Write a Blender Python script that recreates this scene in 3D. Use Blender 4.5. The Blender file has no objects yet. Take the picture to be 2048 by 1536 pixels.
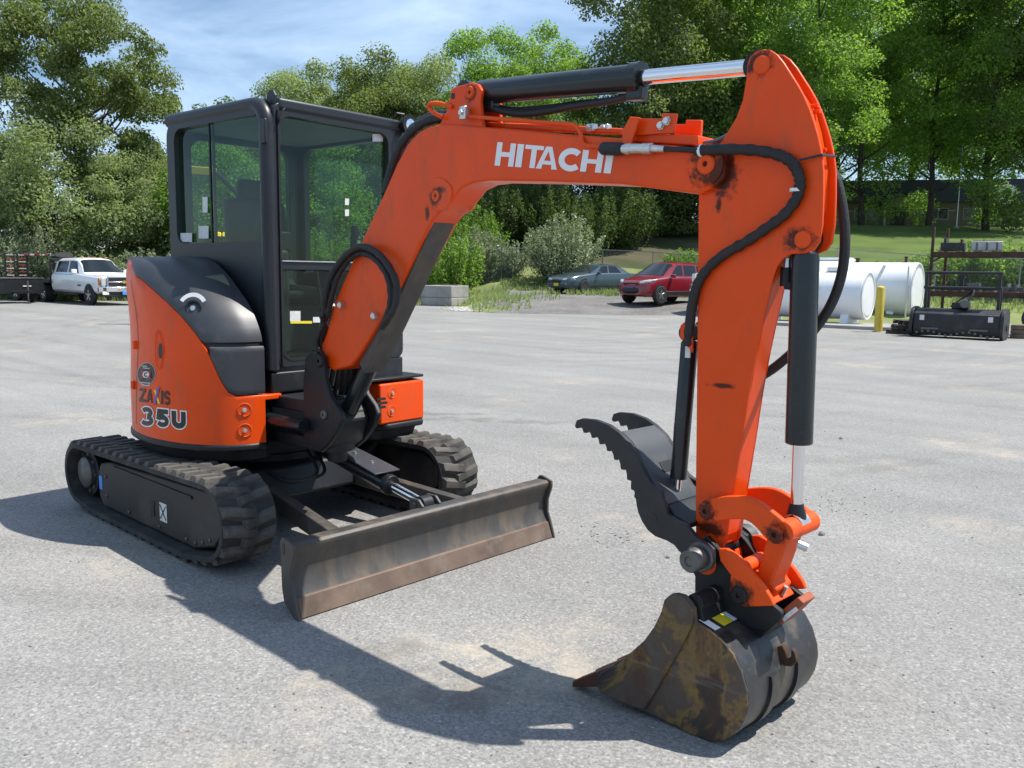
import bpy, bmesh, math, random
import numpy as np
from mathutils import Vector, Matrix
random.seed(7); RNG = np.random.default_rng(7)
R = math.radians
scene = bpy.context.scene
COL = scene.collection

# ------------------------------------------------------------------ camera
CAM = np.array([4.842, -2.884, 1.534]); YAW, PIT, ROL, FPX = 2.324, 0.128, 0.013, 1724.5   # measured from the photograph (2048 px wide)
_d = np.array([math.cos(YAW)*math.cos(PIT), math.sin(YAW)*math.cos(PIT), -math.sin(PIT)])
_r = np.array([math.sin(YAW), -math.cos(YAW), 0.0]); _u = np.cross(_r, _d)
CR = _r*math.cos(ROL) + _u*math.sin(ROL); CU = -_r*math.sin(ROL) + _u*math.cos(ROL); CD = _d
cam = bpy.data.cameras.new('camera'); camo = bpy.data.objects.new('camera', cam); COL.objects.link(camo)
cam.sensor_width = 36; cam.lens = FPX/2048*36; cam.clip_start = 0.05; cam.clip_end = 3000
camo.matrix_world = Matrix(((CR[0], CU[0], -CD[0], CAM[0]), (CR[1], CU[1], -CD[1], CAM[1]), (CR[2], CU[2], -CD[2], CAM[2]), (0, 0, 0, 1)))
scene.camera = camo

# ------------------------------------------------------------------ sky, sun, exposure
SUN_AZ, SUN_EL = R(45.5), R(61.5)
SUNV = Vector((math.cos(SUN_AZ)*math.cos(SUN_EL), math.sin(SUN_AZ)*math.cos(SUN_EL), math.sin(SUN_EL)))
world = bpy.data.worlds.new('World'); scene.world = world; world.use_nodes = True
nt = world.node_tree; nt.nodes.clear()
def N(t, typ, **kw):
    n = t.nodes.new(typ)
    for k, v in kw.items(): setattr(n, k, v)
    return n
wo = N(nt, 'ShaderNodeOutputWorld'); bg = N(nt, 'ShaderNodeBackground'); bg.inputs[1].default_value = 0.08
sky = N(nt, 'ShaderNodeTexSky', sky_type='NISHITA'); sky.sun_disc = False
sky.sun_elevation = SUN_EL; sky.sun_rotation = math.pi/2 - SUN_AZ; sky.air_density = 1.0; sky.dust_density = 0.3; sky.ozone_density = 2.0
tc = N(nt, 'ShaderNodeTexCoord'); mp = N(nt, 'ShaderNodeMapping')
mp.inputs['Rotation'].default_value = (0, R(-14), R(40)); mp.inputs['Scale'].default_value = (1.2, 2.0, 7.0)
ns = N(nt, 'ShaderNodeTexNoise'); ns.inputs['Scale'].default_value = 1.7; ns.inputs['Detail'].default_value = 7; ns.inputs['Roughness'].default_value = 0.55; ns.inputs['Distortion'].default_value = 0.4
cr = N(nt, 'ShaderNodeValToRGB'); cr.color_ramp.elements[0].position = 0.31; cr.color_ramp.elements[1].position = 0.68
cr.color_ramp.elements[1].color = (0.9, 0.9, 0.9, 1)
mx = N(nt, 'ShaderNodeMixRGB'); mx.inputs[2].default_value = (7.2, 9.2, 12.0, 1)
hs = N(nt, 'ShaderNodeHueSaturation'); hs.inputs['Saturation'].default_value = 1.3
L = nt.links.new
L(tc.outputs['Generated'], mp.inputs['Vector']); L(mp.outputs[0], ns.inputs['Vector']); L(ns.outputs['Fac'], cr.inputs[0])
L(cr.outputs[0], mx.inputs[0]); L(sky.outputs[0], hs.inputs['Color']); L(hs.outputs[0], mx.inputs[1]); L(mx.outputs[0], bg.inputs[0]); L(bg.outputs[0], wo.inputs[0])
sl = bpy.data.lights.new('sun', 'SUN'); sl.energy = 5.0; sl.angle = R(0.53); sl.color = (1.0, 0.955, 0.88)
so = bpy.data.objects.new('sun', sl); COL.objects.link(so); so.rotation_euler = SUNV.to_track_quat('Z', 'Y').to_euler(); so.location = SUNV*60
vs = scene.view_settings; vs.view_transform = 'Standard'; vs.look = 'None'; vs.exposure = 0.5; vs.gamma = 1; vs.use_curve_mapping = False
try:
    scene.cycles.max_bounces = 8; scene.cycles.transparent_max_bounces = 16; scene.cycles.caustics_reflective = False; scene.cycles.caustics_refractive = False
except Exception: pass

# ------------------------------------------------------------------ pixels of the photograph -> places
def ray(u, v): return CD + CR*(u-1024)/FPX + CU*(768-v)/FPX
def at(u, v, d): return CAM + ray(u, v)*d                      # d: metres along the view axis
def onplane(u, v, p0, n): r = ray(u, v); return CAM + r*(((np.asarray(p0)-CAM)@n)/(r@n))
def onz(u, v, z=0.0): r = ray(u, v); return CAM + r*((z-CAM[2])/r[2])
PO = np.array([0.965, -0.145, 0.0]); PHI = -0.028                # boom swing axis and direction
FX = np.array([math.cos(PHI), math.sin(PHI), 0]); FY = np.array([-math.sin(PHI), math.cos(PHI), 0]); ZZ = np.array([0, 0, 1.0])
def b2(u, v, off): q = onplane(u, v, PO+FY*off, FY); return ((q-PO)@FX, q[2])     # in-plane (x, z)
def B(x, z, off): return PO + FX*x + FY*off + ZZ*z
def b3(u, v, off): return onplane(u, v, PO+FY*off, FY)
TH = 0.055
UX = np.array([math.cos(TH), math.sin(TH), 0]); UY = np.array([-math.sin(TH), math.cos(TH), 0])
def U(x, y, z): return UX*x + UY*y + ZZ*z                       # upper structure frame -> world
def u_side(u, v, y): q = onplane(u, v, UY*y, UY); return (q@UX, q[2])
def u_front(u, v, x): q = onplane(u, v, UX*x, UX); return (q@UY, q[2])

# ------------------------------------------------------------------ materials
MATS = {}
def mat(name, col, rough=0.5, metal=0.0, var=0.0, vscale=6.0, dirt=None, dirt_amt=0.0, dscale=3.0, bump=0.0, bscale=60, coat=0.0, spec=0.5, dstretch=None):
    m = bpy.data.materials.new(name); m.use_nodes = True; t = m.node_tree; p = t.nodes['Principled BSDF']; MATS[name] = m
    p.inputs['Roughness'].default_value = rough; p.inputs['Metallic'].default_value = metal; p.inputs['Base Color'].default_value = (*col, 1)
    p.inputs['Coat Weight'].default_value = coat; p.inputs['Coat Roughness'].default_value = 0.12; p.inputs['Specular IOR Level'].default_value = spec
    c = None; tcn = N(t, 'ShaderNodeTexCoord')
    if var or dirt:
        n = N(t, 'ShaderNodeTexNoise'); n.inputs['Scale'].default_value = vscale; n.inputs['Detail'].default_value = 6; t.links.new(tcn.outputs['Object'], n.inputs['Vector'])
        mr = N(t, 'ShaderNodeMapRange'); mr.inputs['From Min'].default_value = 0.3; mr.inputs['From Max'].default_value = 0.7
        mr.inputs['To Min'].default_value = 1-var; mr.inputs['To Max'].default_value = 1+var; t.links.new(n.outputs['Fac'], mr.inputs['Value'])
        mm = N(t, 'ShaderNodeMixRGB', blend_type='MULTIPLY'); mm.inputs[0].default_value = 1; mm.inputs[1].default_value = (*col, 1)
        t.links.new(mr.outputs[0], mm.inputs[2]); c = mm.outputs[0]
    if dirt:
        n2 = N(t, 'ShaderNodeTexNoise'); n2.inputs['Scale'].default_value = dscale; n2.inputs['Detail'].default_value = 9; n2.inputs['Roughness'].default_value = 0.65
        if dstretch: mpd = N(t, 'ShaderNodeMapping'); mpd.inputs['Scale'].default_value = dstretch; t.links.new(tcn.outputs['Object'], mpd.inputs['Vector']); t.links.new(mpd.outputs[0], n2.inputs['Vector'])
        else: t.links.new(tcn.outputs['Object'], n2.inputs['Vector'])
        rp = N(t, 'ShaderNodeValToRGB'); rp.color_ramp.elements[0].position = 0.62-0.3*dirt_amt; rp.color_ramp.elements[1].position = 0.78-0.2*dirt_amt
        t.links.new(n2.outputs['Fac'], rp.inputs[0])
        md = N(t, 'ShaderNodeMixRGB'); md.inputs[2].default_value = (*dirt, 1)
        sc_ = N(t, 'ShaderNodeMath', operation='MULTIPLY'); sc_.inputs[1].default_value = min(1, 0.35+dirt_amt*0.6)
        t.links.new(rp.outputs[0], sc_.inputs[0]); t.links.new(sc_.outputs[0], md.inputs[0]); t.links.new(c, md.inputs[1]); c = md.outputs[0]
        ra = N(t, 'ShaderNodeMapRange'); ra.inputs['To Min'].default_value = rough; ra.inputs['To Max'].default_value = min(0.95, rough+0.3)
        t.links.new(sc_.outputs[0], ra.inputs['Value']); t.links.new(ra.outputs[0], p.inputs['Roughness'])
    if c: t.links.new(c, p.inputs['Base Color'])
    if bump:
        n3 = N(t, 'ShaderNodeTexNoise'); n3.inputs['Scale'].default_value = bscale; n3.inputs['Detail'].default_value = 4; t.links.new(tcn.outputs['Object'], n3.inputs['Vector'])
        b = N(t, 'ShaderNodeBump'); b.inputs['Strength'].default_value = bump; b.inputs['Distance'].default_value = 0.01
        t.links.new(n3.outputs['Fac'], b.inputs['Height']); t.links.new(b.outputs[0], p.inputs['Normal'])
    return m
def emis(name, col, s):
    m = bpy.data.materials.new(name); m.use_nodes = True; p = m.node_tree.nodes['Principled BSDF']
    p.inputs['Base Color'].default_value = (*col, 1); p.inputs['Emission Color'].default_value = (*col, 1); p.inputs['Emission Strength'].default_value = s; return m
def glassm(name, tint, refl=0.10):
    m = bpy.data.materials.new(name); m.use_nodes = True; t = m.node_tree; t.nodes.clear()
    o = N(t, 'ShaderNodeOutputMaterial'); mix = N(t, 'ShaderNodeMixShader'); tr = N(t, 'ShaderNodeBsdfTransparent'); gl = N(t, 'ShaderNodeBsdfGlossy')
    tr.inputs[0].default_value = (*tint, 1); gl.inputs['Roughness'].default_value = 0.02; gl.inputs[0].default_value = (0.9, 1, 0.95, 1)
    fr = N(t, 'ShaderNodeFresnel'); ge = N(t, 'ShaderNodeNewGeometry'); io = N(t, 'ShaderNodeMapRange'); io.inputs['To Min'].default_value = 1.5; io.inputs['To Max'].default_value = 1/1.5
    t.links.new(ge.outputs['Backfacing'], io.inputs['Value']); t.links.new(io.outputs[0], fr.inputs[0])
    ad = N(t, 'ShaderNodeMath', operation='MULTIPLY', use_clamp=True); ad.inputs[1].default_value = refl
    t.links.new(fr.outputs[0], ad.inputs[0]); t.links.new(ad.outputs[0], mix.inputs[0]); t.links.new(tr.outputs[0], mix.inputs[1]); t.links.new(gl.outputs[0], mix.inputs[2]); t.links.new(mix.outputs[0], o.inputs[0])
    return m
ORANGE = mat('orange_paint', (0.78, 0.072, 0.004), 0.33, var=0.10, vscale=1.8, dirt=(0.42, 0.10, 0.045), dirt_amt=0.32, dscale=11, bump=0.02, bscale=40, spec=0.28, dstretch=(1, 1, 0.35))
ORANGE_W = mat('worn_orange_paint', (0.78, 0.080, 0.006), 0.5, var=0.1, vscale=5, dirt=(0.16, 0.05, 0.02), dirt_amt=0.22, dscale=9, bump=0.03, bscale=40, spec=0.3)
GREY = mat('dark_grey_plastic', (0.038, 0.041, 0.048), 0.42, var=0.12, vscale=4, dirt=(0.13, 0.13, 0.125), dirt_amt=0.15, dscale=4, bump=0.05, bscale=260)
CABM = mat('dark_grey_cab_paint', (0.017, 0.020, 0.025), 0.38, var=0.1, vscale=4, dirt=(0.07, 0.07, 0.07), dirt_amt=0.1, dscale=4, bump=0.02, bscale=150, spec=0.4)
BLACK = mat('black_steel_paint', (0.010, 0.011, 0.013), 0.48, var=0.2, vscale=8, dirt=(0.055, 0.05, 0.043), dirt_amt=0.2, dscale=6, bump=0.05, bscale=70, spec=0.38)
BLADEM = mat('worn_grey_steel', (0.066, 0.062, 0.058), 0.48, 0.25, var=0.2, vscale=8, dirt=(0.16, 0.12, 0.085), dirt_amt=0.5, dscale=9, bump=0.06, bscale=50, dstretch=(1, 1, 0.22))
RUBBER = mat('dusty_rubber', (0.030, 0.029, 0.028), 0.85, var=0.15, vscale=5, dirt=(0.12, 0.11, 0.095), dirt_amt=0.4, dscale=5, bump=0.15, bscale=50)
LUGM = mat('dusty_rubber_lug', (0.045, 0.042, 0.038), 0.9, var=0.15, vscale=9, dirt=(0.15, 0.135, 0.115), dirt_amt=0.6, dscale=7, bump=0.15, bscale=60)
HOSE = mat('black_hose', (0.014, 0.014, 0.015), 0.6, var=0.2, vscale=20, bump=0.25, bscale=120)
CHROME = mat('chrome_rod', (0.80, 0.80, 0.82), 0.10, 1.0)
ZINC = mat('zinc_fitting', (0.62, 0.62, 0.60), 0.32, 0.9, var=0.1, vscale=30)
CYL = mat('black_cylinder_paint', (0.010, 0.015, 0.018), 0.26, var=0.15, vscale=6, dirt=(0.045, 0.052, 0.052), dirt_amt=0.12, dscale=8, spec=0.5)
GREASE = mat('black_grease', (0.018, 0.012, 0.009), 0.55)
STEEL = mat('bare_steel_pin', (0.13, 0.13, 0.125), 0.5, 0.6, var=0.2, vscale=30)
WHITE = mat('white_decal', (0.80, 0.80, 0.80), 0.4)
BLACKD = mat('black_decal', (0.012, 0.012, 0.012), 0.4)
YELLOWD = mat('yellow_decal', (0.75, 0.62, 0.03), 0.45)
VIOLET = mat('violet_decal', (0.14, 0.08, 0.42), 0.45)
BLUED = mat('blue_decal', (0.06, 0.28, 0.75), 0.45)
REDD = mat('red_decal', (0.45, 0.02, 0.02), 0.45)
PAPER = mat('paper_sticker', (0.62, 0.63, 0.62), 0.6, var=0.12, vscale=60)
SEATM = mat('seat_vinyl', (0.012, 0.012, 0.013), 0.6)
INTER = mat('cab_interior_plastic', (0.03, 0.032, 0.033), 0.6)
LINER = mat('grey_cab_liner', (0.16, 0.165, 0.16), 0.8)
CABGLASS = glassm('green_cab_glass', (0.54, 0.69, 0.59), 0.8)
RUST = mat('rusty_steel', (0.055, 0.030, 0.018), 0.75, 0.2, var=0.35, vscale=5, dirt=(0.16, 0.07, 0.03), dirt_amt=0.4, dscale=6, bump=0.15, bscale=40)

def bucket_material():
    m = bpy.data.materials.new('rusty_worn_bucket_steel'); m.use_nodes = True; t = m.node_tree; p = t.nodes['Principled BSDF']
    tcn = N(t, 'ShaderNodeTexCoord'); 
    def ramp(src, stops):
        r_ = N(t, 'ShaderNodeValToRGB'); e = r_.color_ramp.elements
        while len(e) < len(stops): e.new(0.5)
        for k, (pos, c) in enumerate(stops): e[k].position = pos; e[k].color = (*c, 1)
        t.links.new(src, r_.inputs[0]); return r_.outputs[0]
    def noise(sc, det=8, ro=0.6, dist=0.0, stretch=None):
        n = N(t, 'ShaderNodeTexNoise'); n.inputs['Scale'].default_value = sc; n.inputs['Detail'].default_value = det; n.inputs['Roughness'].default_value = ro; n.inputs['Distortion'].default_value = dist
        if stretch:
            mpn = N(t, 'ShaderNodeMapping'); mpn.inputs['Scale'].default_value = stretch; t.links.new(tcn.outputs['Object'], mpn.inputs['Vector']); t.links.new(mpn.outputs[0], n.inputs['Vector'])
        else: t.links.new(tcn.outputs['Object'], n.inputs['Vector'])
        return n.outputs['Fac']
    a = ramp(noise(3.2, 9, 0.62, 0.6), [(0.36, (0.022, 0.020, 0.019)), (0.44, (0.045, 0.034, 0.026)), (0.48, (0.19, 0.115, 0.036)), (0.525, (0.080, 0.058, 0.042)), (0.70, (0.11, 0.09, 0.072))])
    st = ramp(noise(5, 7, 0.6, 0.2, (1, 1, 0.18)), [(0.55, (0, 0, 0)), (0.66, (1, 1, 1))])
    mixr = N(t, 'ShaderNodeMixRGB'); mixr.inputs[2].default_value = (0.075, 0.026, 0.013, 1)
    s2 = N(t, 'ShaderNodeMath', operation='MULTIPLY'); s2.inputs[1].default_value = 0.75
    t.links.new(st, s2.inputs[0]); t.links.new(s2.outputs[0], mixr.inputs[0]); t.links.new(a, mixr.inputs[1]); t.links.new(mixr.outputs[0], p.inputs['Base Color'])
    p.inputs['Roughness'].default_value = 0.58; p.inputs['Metallic'].default_value = 0.15
    sc2 = ramp(noise(16, 4, 0.7, 0.1, (0.12, 1, 1.4)), [(0.60, (0, 0, 0)), (0.70, (1, 1, 1))]); s3 = N(t, 'ShaderNodeMath', operation='MULTIPLY'); s3.inputs[1].default_value = 0.35; t.links.new(sc2, s3.inputs[0])
    mx2 = N(t, 'ShaderNodeMixRGB'); mx2.inputs[2].default_value = (0.21, 0.19, 0.165, 1); t.links.new(s3.outputs[0], mx2.inputs[0]); t.links.new(mixr.outputs[0], mx2.inputs[1]); t.links.new(mx2.outputs[0], p.inputs['Base Color'])
    b = N(t, 'ShaderNodeBump'); b.inputs['Strength'].default_value = 0.2; b.inputs['Distance'].default_value = 0.01; t.links.new(noise(40, 5), b.inputs['Height']); t.links.new(b.outputs[0], p.inputs['Normal'])
    return m
BUCKETM = bucket_material()

# ------------------------------------------------------------------ mesh building
class G:
    def __init__(s): s.v = []; s.f = []
    def add(s, vs, fs):
        o = len(s.v); s.v += [tuple(float(c) for c in q) for q in vs]; s.f += [tuple(i+o for i in f) for f in fs]; return s
    def box(s, c, d, ax=None):
        ax = ax or (np.array([1., 0, 0]), np.array([0, 1., 0]), np.array([0, 0, 1.])); c = np.asarray(c, float)
        vs = [c + ax[0]*d[0]/2*i + ax[1]*d[1]/2*j + ax[2]*d[2]/2*k for i in (-1, 1) for j in (-1, 1) for k in (-1, 1)]
        return s.add(vs, [(0, 1, 3, 2), (4, 6, 7, 5), (0, 4, 5, 1), (2, 3, 7, 6), (0, 2, 6, 4), (1, 5, 7, 3)])
    def prism(s, a, b):
        n = len(a); return s.add(list(a)+list(b), [tuple(range(n))[::-1], tuple(range(n, 2*n))] + [(i, (i+1) % n, n+(i+1) % n, n+i) for i in range(n)])
    def ring(s, outer, inner, w):
        # flat ring with thickness vector w (same point count outer / inner)
        n = len(outer); o = [np.asarray(q) for q in outer]; i_ = [np.asarray(q) for q in inner]
        vs = o + i_ + [q+w for q in o] + [q+w for q in i_]; fs = []
        for k in range(n):
            j = (k+1) % n
            fs += [(k, j, n+j, n+k), (2*n+k, 3*n+k, 3*n+j, 2*n+j), (k, 2*n+k, 2*n+j, j), (n+k, n+j, 3*n+j, 3*n+k)]
        return s.add(vs, fs)
    def tube(s, pts, r, n=10, cap=True):
        P = [np.asarray(q, float) for q in pts]; m = len(P); rr = r if hasattr(r, '__len__') else [r]*m
        vs = []; fs = []; nrm = None
        for i in range(m):
            tg = P[min(i+1, m-1)] - P[max(i-1, 0)]; tg = tg/(np.linalg.norm(tg)+1e-12)
            if nrm is None:
                h = np.array([0, 0, 1.]) if abs(tg[2]) < 0.9 else np.array([1., 0, 0]); nrm = np.cross(tg, h)
            nrm = nrm - tg*(nrm@tg); nrm /= np.linalg.norm(nrm)+1e-12; bi = np.cross(tg, nrm)
            for k in range(n):
                a = 2*math.pi*k/n; vs.append(P[i] + (nrm*math.cos(a)+bi*math.sin(a))*rr[i])
        for i in range(m-1):
            for k in range(n): j = (k+1) % n; fs.append((i*n+k, i*n+j, (i+1)*n+j, (i+1)*n+k))
        if cap: fs += [tuple(range(n))[::-1], tuple((m-1)*n+k for k in range(n))]
        return s.add(vs, fs)
    def cyl(s, a, b, r, n=20, r2=None): return s.tube([a, b], [r, r if r2 is None else r2], n)
    def lathe(s, o, ax, prof, n=24):
        # profile: list of (along, radius)
        o = np.asarray(o, float); ax = np.asarray(ax, float); ax = ax/np.linalg.norm(ax)
        h = np.array([0, 0, 1.]) if abs(ax[2]) < 0.9 else np.array([1., 0, 0]); e1 = np.cross(ax, h); e1 /= np.linalg.norm(e1); e2 = np.cross(ax, e1)
        vs = []; fs = []; m = len(prof)
        for (t_, r_) in prof:
            for k in range(n): a = 2*math.pi*k/n; vs.append(o+ax*t_+(e1*math.cos(a)+e2*math.sin(a))*max(r_, 1e-4))
        for i in range(m-1):
            for k in range(n): j = (k+1) % n; fs.append((i*n+k, i*n+j, (i+1)*n+j, (i+1)*n+k))
        fs += [tuple(range(n))[::-1], tuple((m-1)*n+k for k in range(n))]
        return s.add(vs, fs)
    def grid(s, rows):
        m = len(rows); n = len(rows[0]); vs = [q for r_ in rows for q in r_]
        return s.add(vs, [(i*n+k, i*n+k+1, (i+1)*n+k+1, (i+1)*n+k) for i in range(m-1) for k in range(n-1)])
    def poly(s, pts): return s.add(pts, [tuple(range(len(pts)))])
    def mesh(s, name, m, origin=None, smooth=35, recalc=True):
        me = bpy.data.meshes.new(name); v = s.v
        if origin is not None: v = [(a-origin[0], b-origin[1], c-origin[2]) for a, b, c in v]
        me.from_pydata(v, [], s.f)
        if recalc:
            bm = bmesh.new(); bm.from_mesh(me); bmesh.ops.recalc_face_normals(bm, faces=bm.faces); bm.to_mesh(me); bm.free()
        me.materials.append(m); me.update()
        if smooth: me.shade_smooth(); me.set_sharp_from_angle(angle=R(smooth))
        return me
    def build(s, name, m, parent=None, bevel=0.0, smooth=35, seg=2, solid=0.0, recalc=True):
        org = None; q = parent
        while q is not None:
            org = q.get('_o', None) if q.type == 'EMPTY' else org
            q = q.parent
        me = s.mesh(name, m, org, smooth, recalc); o = bpy.data.objects.new(name, me); COL.objects.link(o)
        if parent is not None: o.parent = parent
        if solid: md = o.modifiers.new('solid', 'SOLIDIFY'); md.thickness = solid; md.offset = -1
        if bevel:
            md = o.modifiers.new('bevel', 'BEVEL'); md.width = bevel; md.segments = seg; md.limit_method = 'ANGLE'; md.angle_limit = R(35); md.harden_normals = False
        return o
def thing(name, label, cat, loc=(0, 0, 0), rz=0.0, group=None, world_coords=False):
    o = bpy.data.objects.new(name, None); COL.objects.link(o); o.location = tuple(float(c) for c in loc); o.rotation_euler = (0, 0, rz); o.empty_display_size = 0.2
    tag(o, label, cat, group)
    if world_coords: o['_o'] = [float(c) for c in loc]
    return o
def tag(o, label, cat, group=None):
    o['label'] = label; o['category'] = cat
    if group: o['group'] = group
    return o
def struct(o): o['kind'] = 'structure'; return o
def chaikin(pts, it=2, closed=True, q=0.25):
    P = [np.asarray(p_, float) for p_ in pts]
    for _ in range(it):
        o = []; n = len(P)
        for i in range(n if closed else n-1):
            a, b = P[i], P[(i+1) % n]; o += [a*(1-q)+b*q, a*q+b*(1-q)]
        P = o if closed else [P[0]]+o+[P[-1]]
    return P
def catmull(pts, sub=8):
    P = [np.asarray(p_, float) for p_ in pts]; P = [2*P[0]-P[1]]+P+[2*P[-1]-P[-2]]; o = []
    for i in range(1, len(P)-2):
        for k in range(sub):
            t_ = k/sub; a, b, c, d = P[i-1], P[i], P[i+1], P[i+2]
            o.append(0.5*((2*b)+(c-a)*t_+(2*a-5*b+4*c-d)*t_*t_+(-a+3*b-3*c+d)*t_**3))
    o.append(P[-2]); return o
def bplate(px, off, o0, o1, rnd=0, fix=None):
    """outline in photo pixels on the boom plane at offset off, extruded between offsets o0 and o1"""
    P = [b2(u, v, off) for u, v in px]
    if fix: P = [fix(*q) for q in P]
    if rnd: P = chaikin(P, rnd)
    return [B(x, z, o0) for x, z in P], [B(x, z, o1) for x, z in P]

# ------------------------------------------------------------------ lettering: polygons in a unit box, y up
def ribbon(pts, w, cap=True):
    P = [np.asarray(p_, float) for p_ in pts]; l = []; r_ = []
    for i in range(len(P)):
        a = P[max(i-1, 0)]; b = P[min(i+1, len(P)-1)]; d = b-a
        if 0 < i < len(P)-1:
            d1 = (P[i]-a)/np.linalg.norm(P[i]-a); d2 = (b-P[i])/np.linalg.norm(b-P[i]); d = d1+d2; k = 1/max(0.55, math.sqrt(max(1e-6, (1+d1@d2)/2)))
        else: k = 1
        d = d/np.linalg.norm(d); n = np.array([-d[1], d[0]])*w/2*k; l.append(P[i]+n); r_.append(P[i]-n)
    return l+r_[::-1]
def arc(cx, cy, rx, ry, a0, a1, n=12): return [(cx+rx*math.cos(R(a0+(a1-a0)*i/n)), cy+ry*math.sin(R(a0+(a1-a0)*i/n))) for i in range(n+1)]
def glyph(c, w=0.24):
    h = w/2
    if c == 'H': return [[(0, 0), (w, 0), (w, 0.4), (1-w, 0.4), (1-w, 0), (1, 0), (1, 1), (1-w, 1), (1-w, 0.6), (w, 0.6), (w, 1), (0, 1)]]
    if c == 'I': return [[(0, 0), (1, 0), (1, 1), (0, 1)]]
    if c == 'T': return [[(0.5-h, 0), (0.5+h, 0), (0.5+h, 0.82), (1, 0.82), (1, 1), (0, 1), (0, 0.82), (0.5-h, 0.82)]]
    if c == 'A':
        a = [(0, 0), (w*.95, 0), (0.29, 0.2), (0.5, 0.2), (0.5, 0.37), (0.345, 0.37), (0.5, 0.8), (0.5, 1), (0.5-h, 1)]
        return [a, [(1-x, y) for x, y in a][::-1]]
    if c == 'C': return [ribbon(arc(0.57, 0.5, 0.58-h, 0.51-h*.8, 44, 316, 22), w*.95)]
    if c == 'Z': return [[(0, 0), (1, 0), (1, .2), (.36, .2), (1, .82), (1, 1), (0, 1), (0, .8), (.62, .8), (0, .2)]]
    if c == 'S': return [ribbon([(.96, .80)]+arc(.5, .71, .5-h, .29-h*.6, 35, 235, 9)+arc(.5, .29, .5-h, .29-h*.6, 60, -145, 10), w*.85)]
    if c == 'U': return [ribbon([(h, 1), (h, .5)]+arc(.5, .40, .5-h, .40-h*.75, 180, 360, 10)+[(1-h, .5), (1-h, 1)], w)]
    if c == '3': return [ribbon(arc(.46, .73, .48-h, .27-h*.55, 155, -80, 12), w*.78), ribbon(arc(.46, .28, .54-h, .28-h*.55, 85, -155, 12), w*.78)]
    if c == '5': return [ribbon([(.92, .88), (.22, .88), (.16, .52)]+arc(.48, .32, .52-h, .32-h*.6, 125, -155, 12), w*.82)]
    return []

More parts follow.
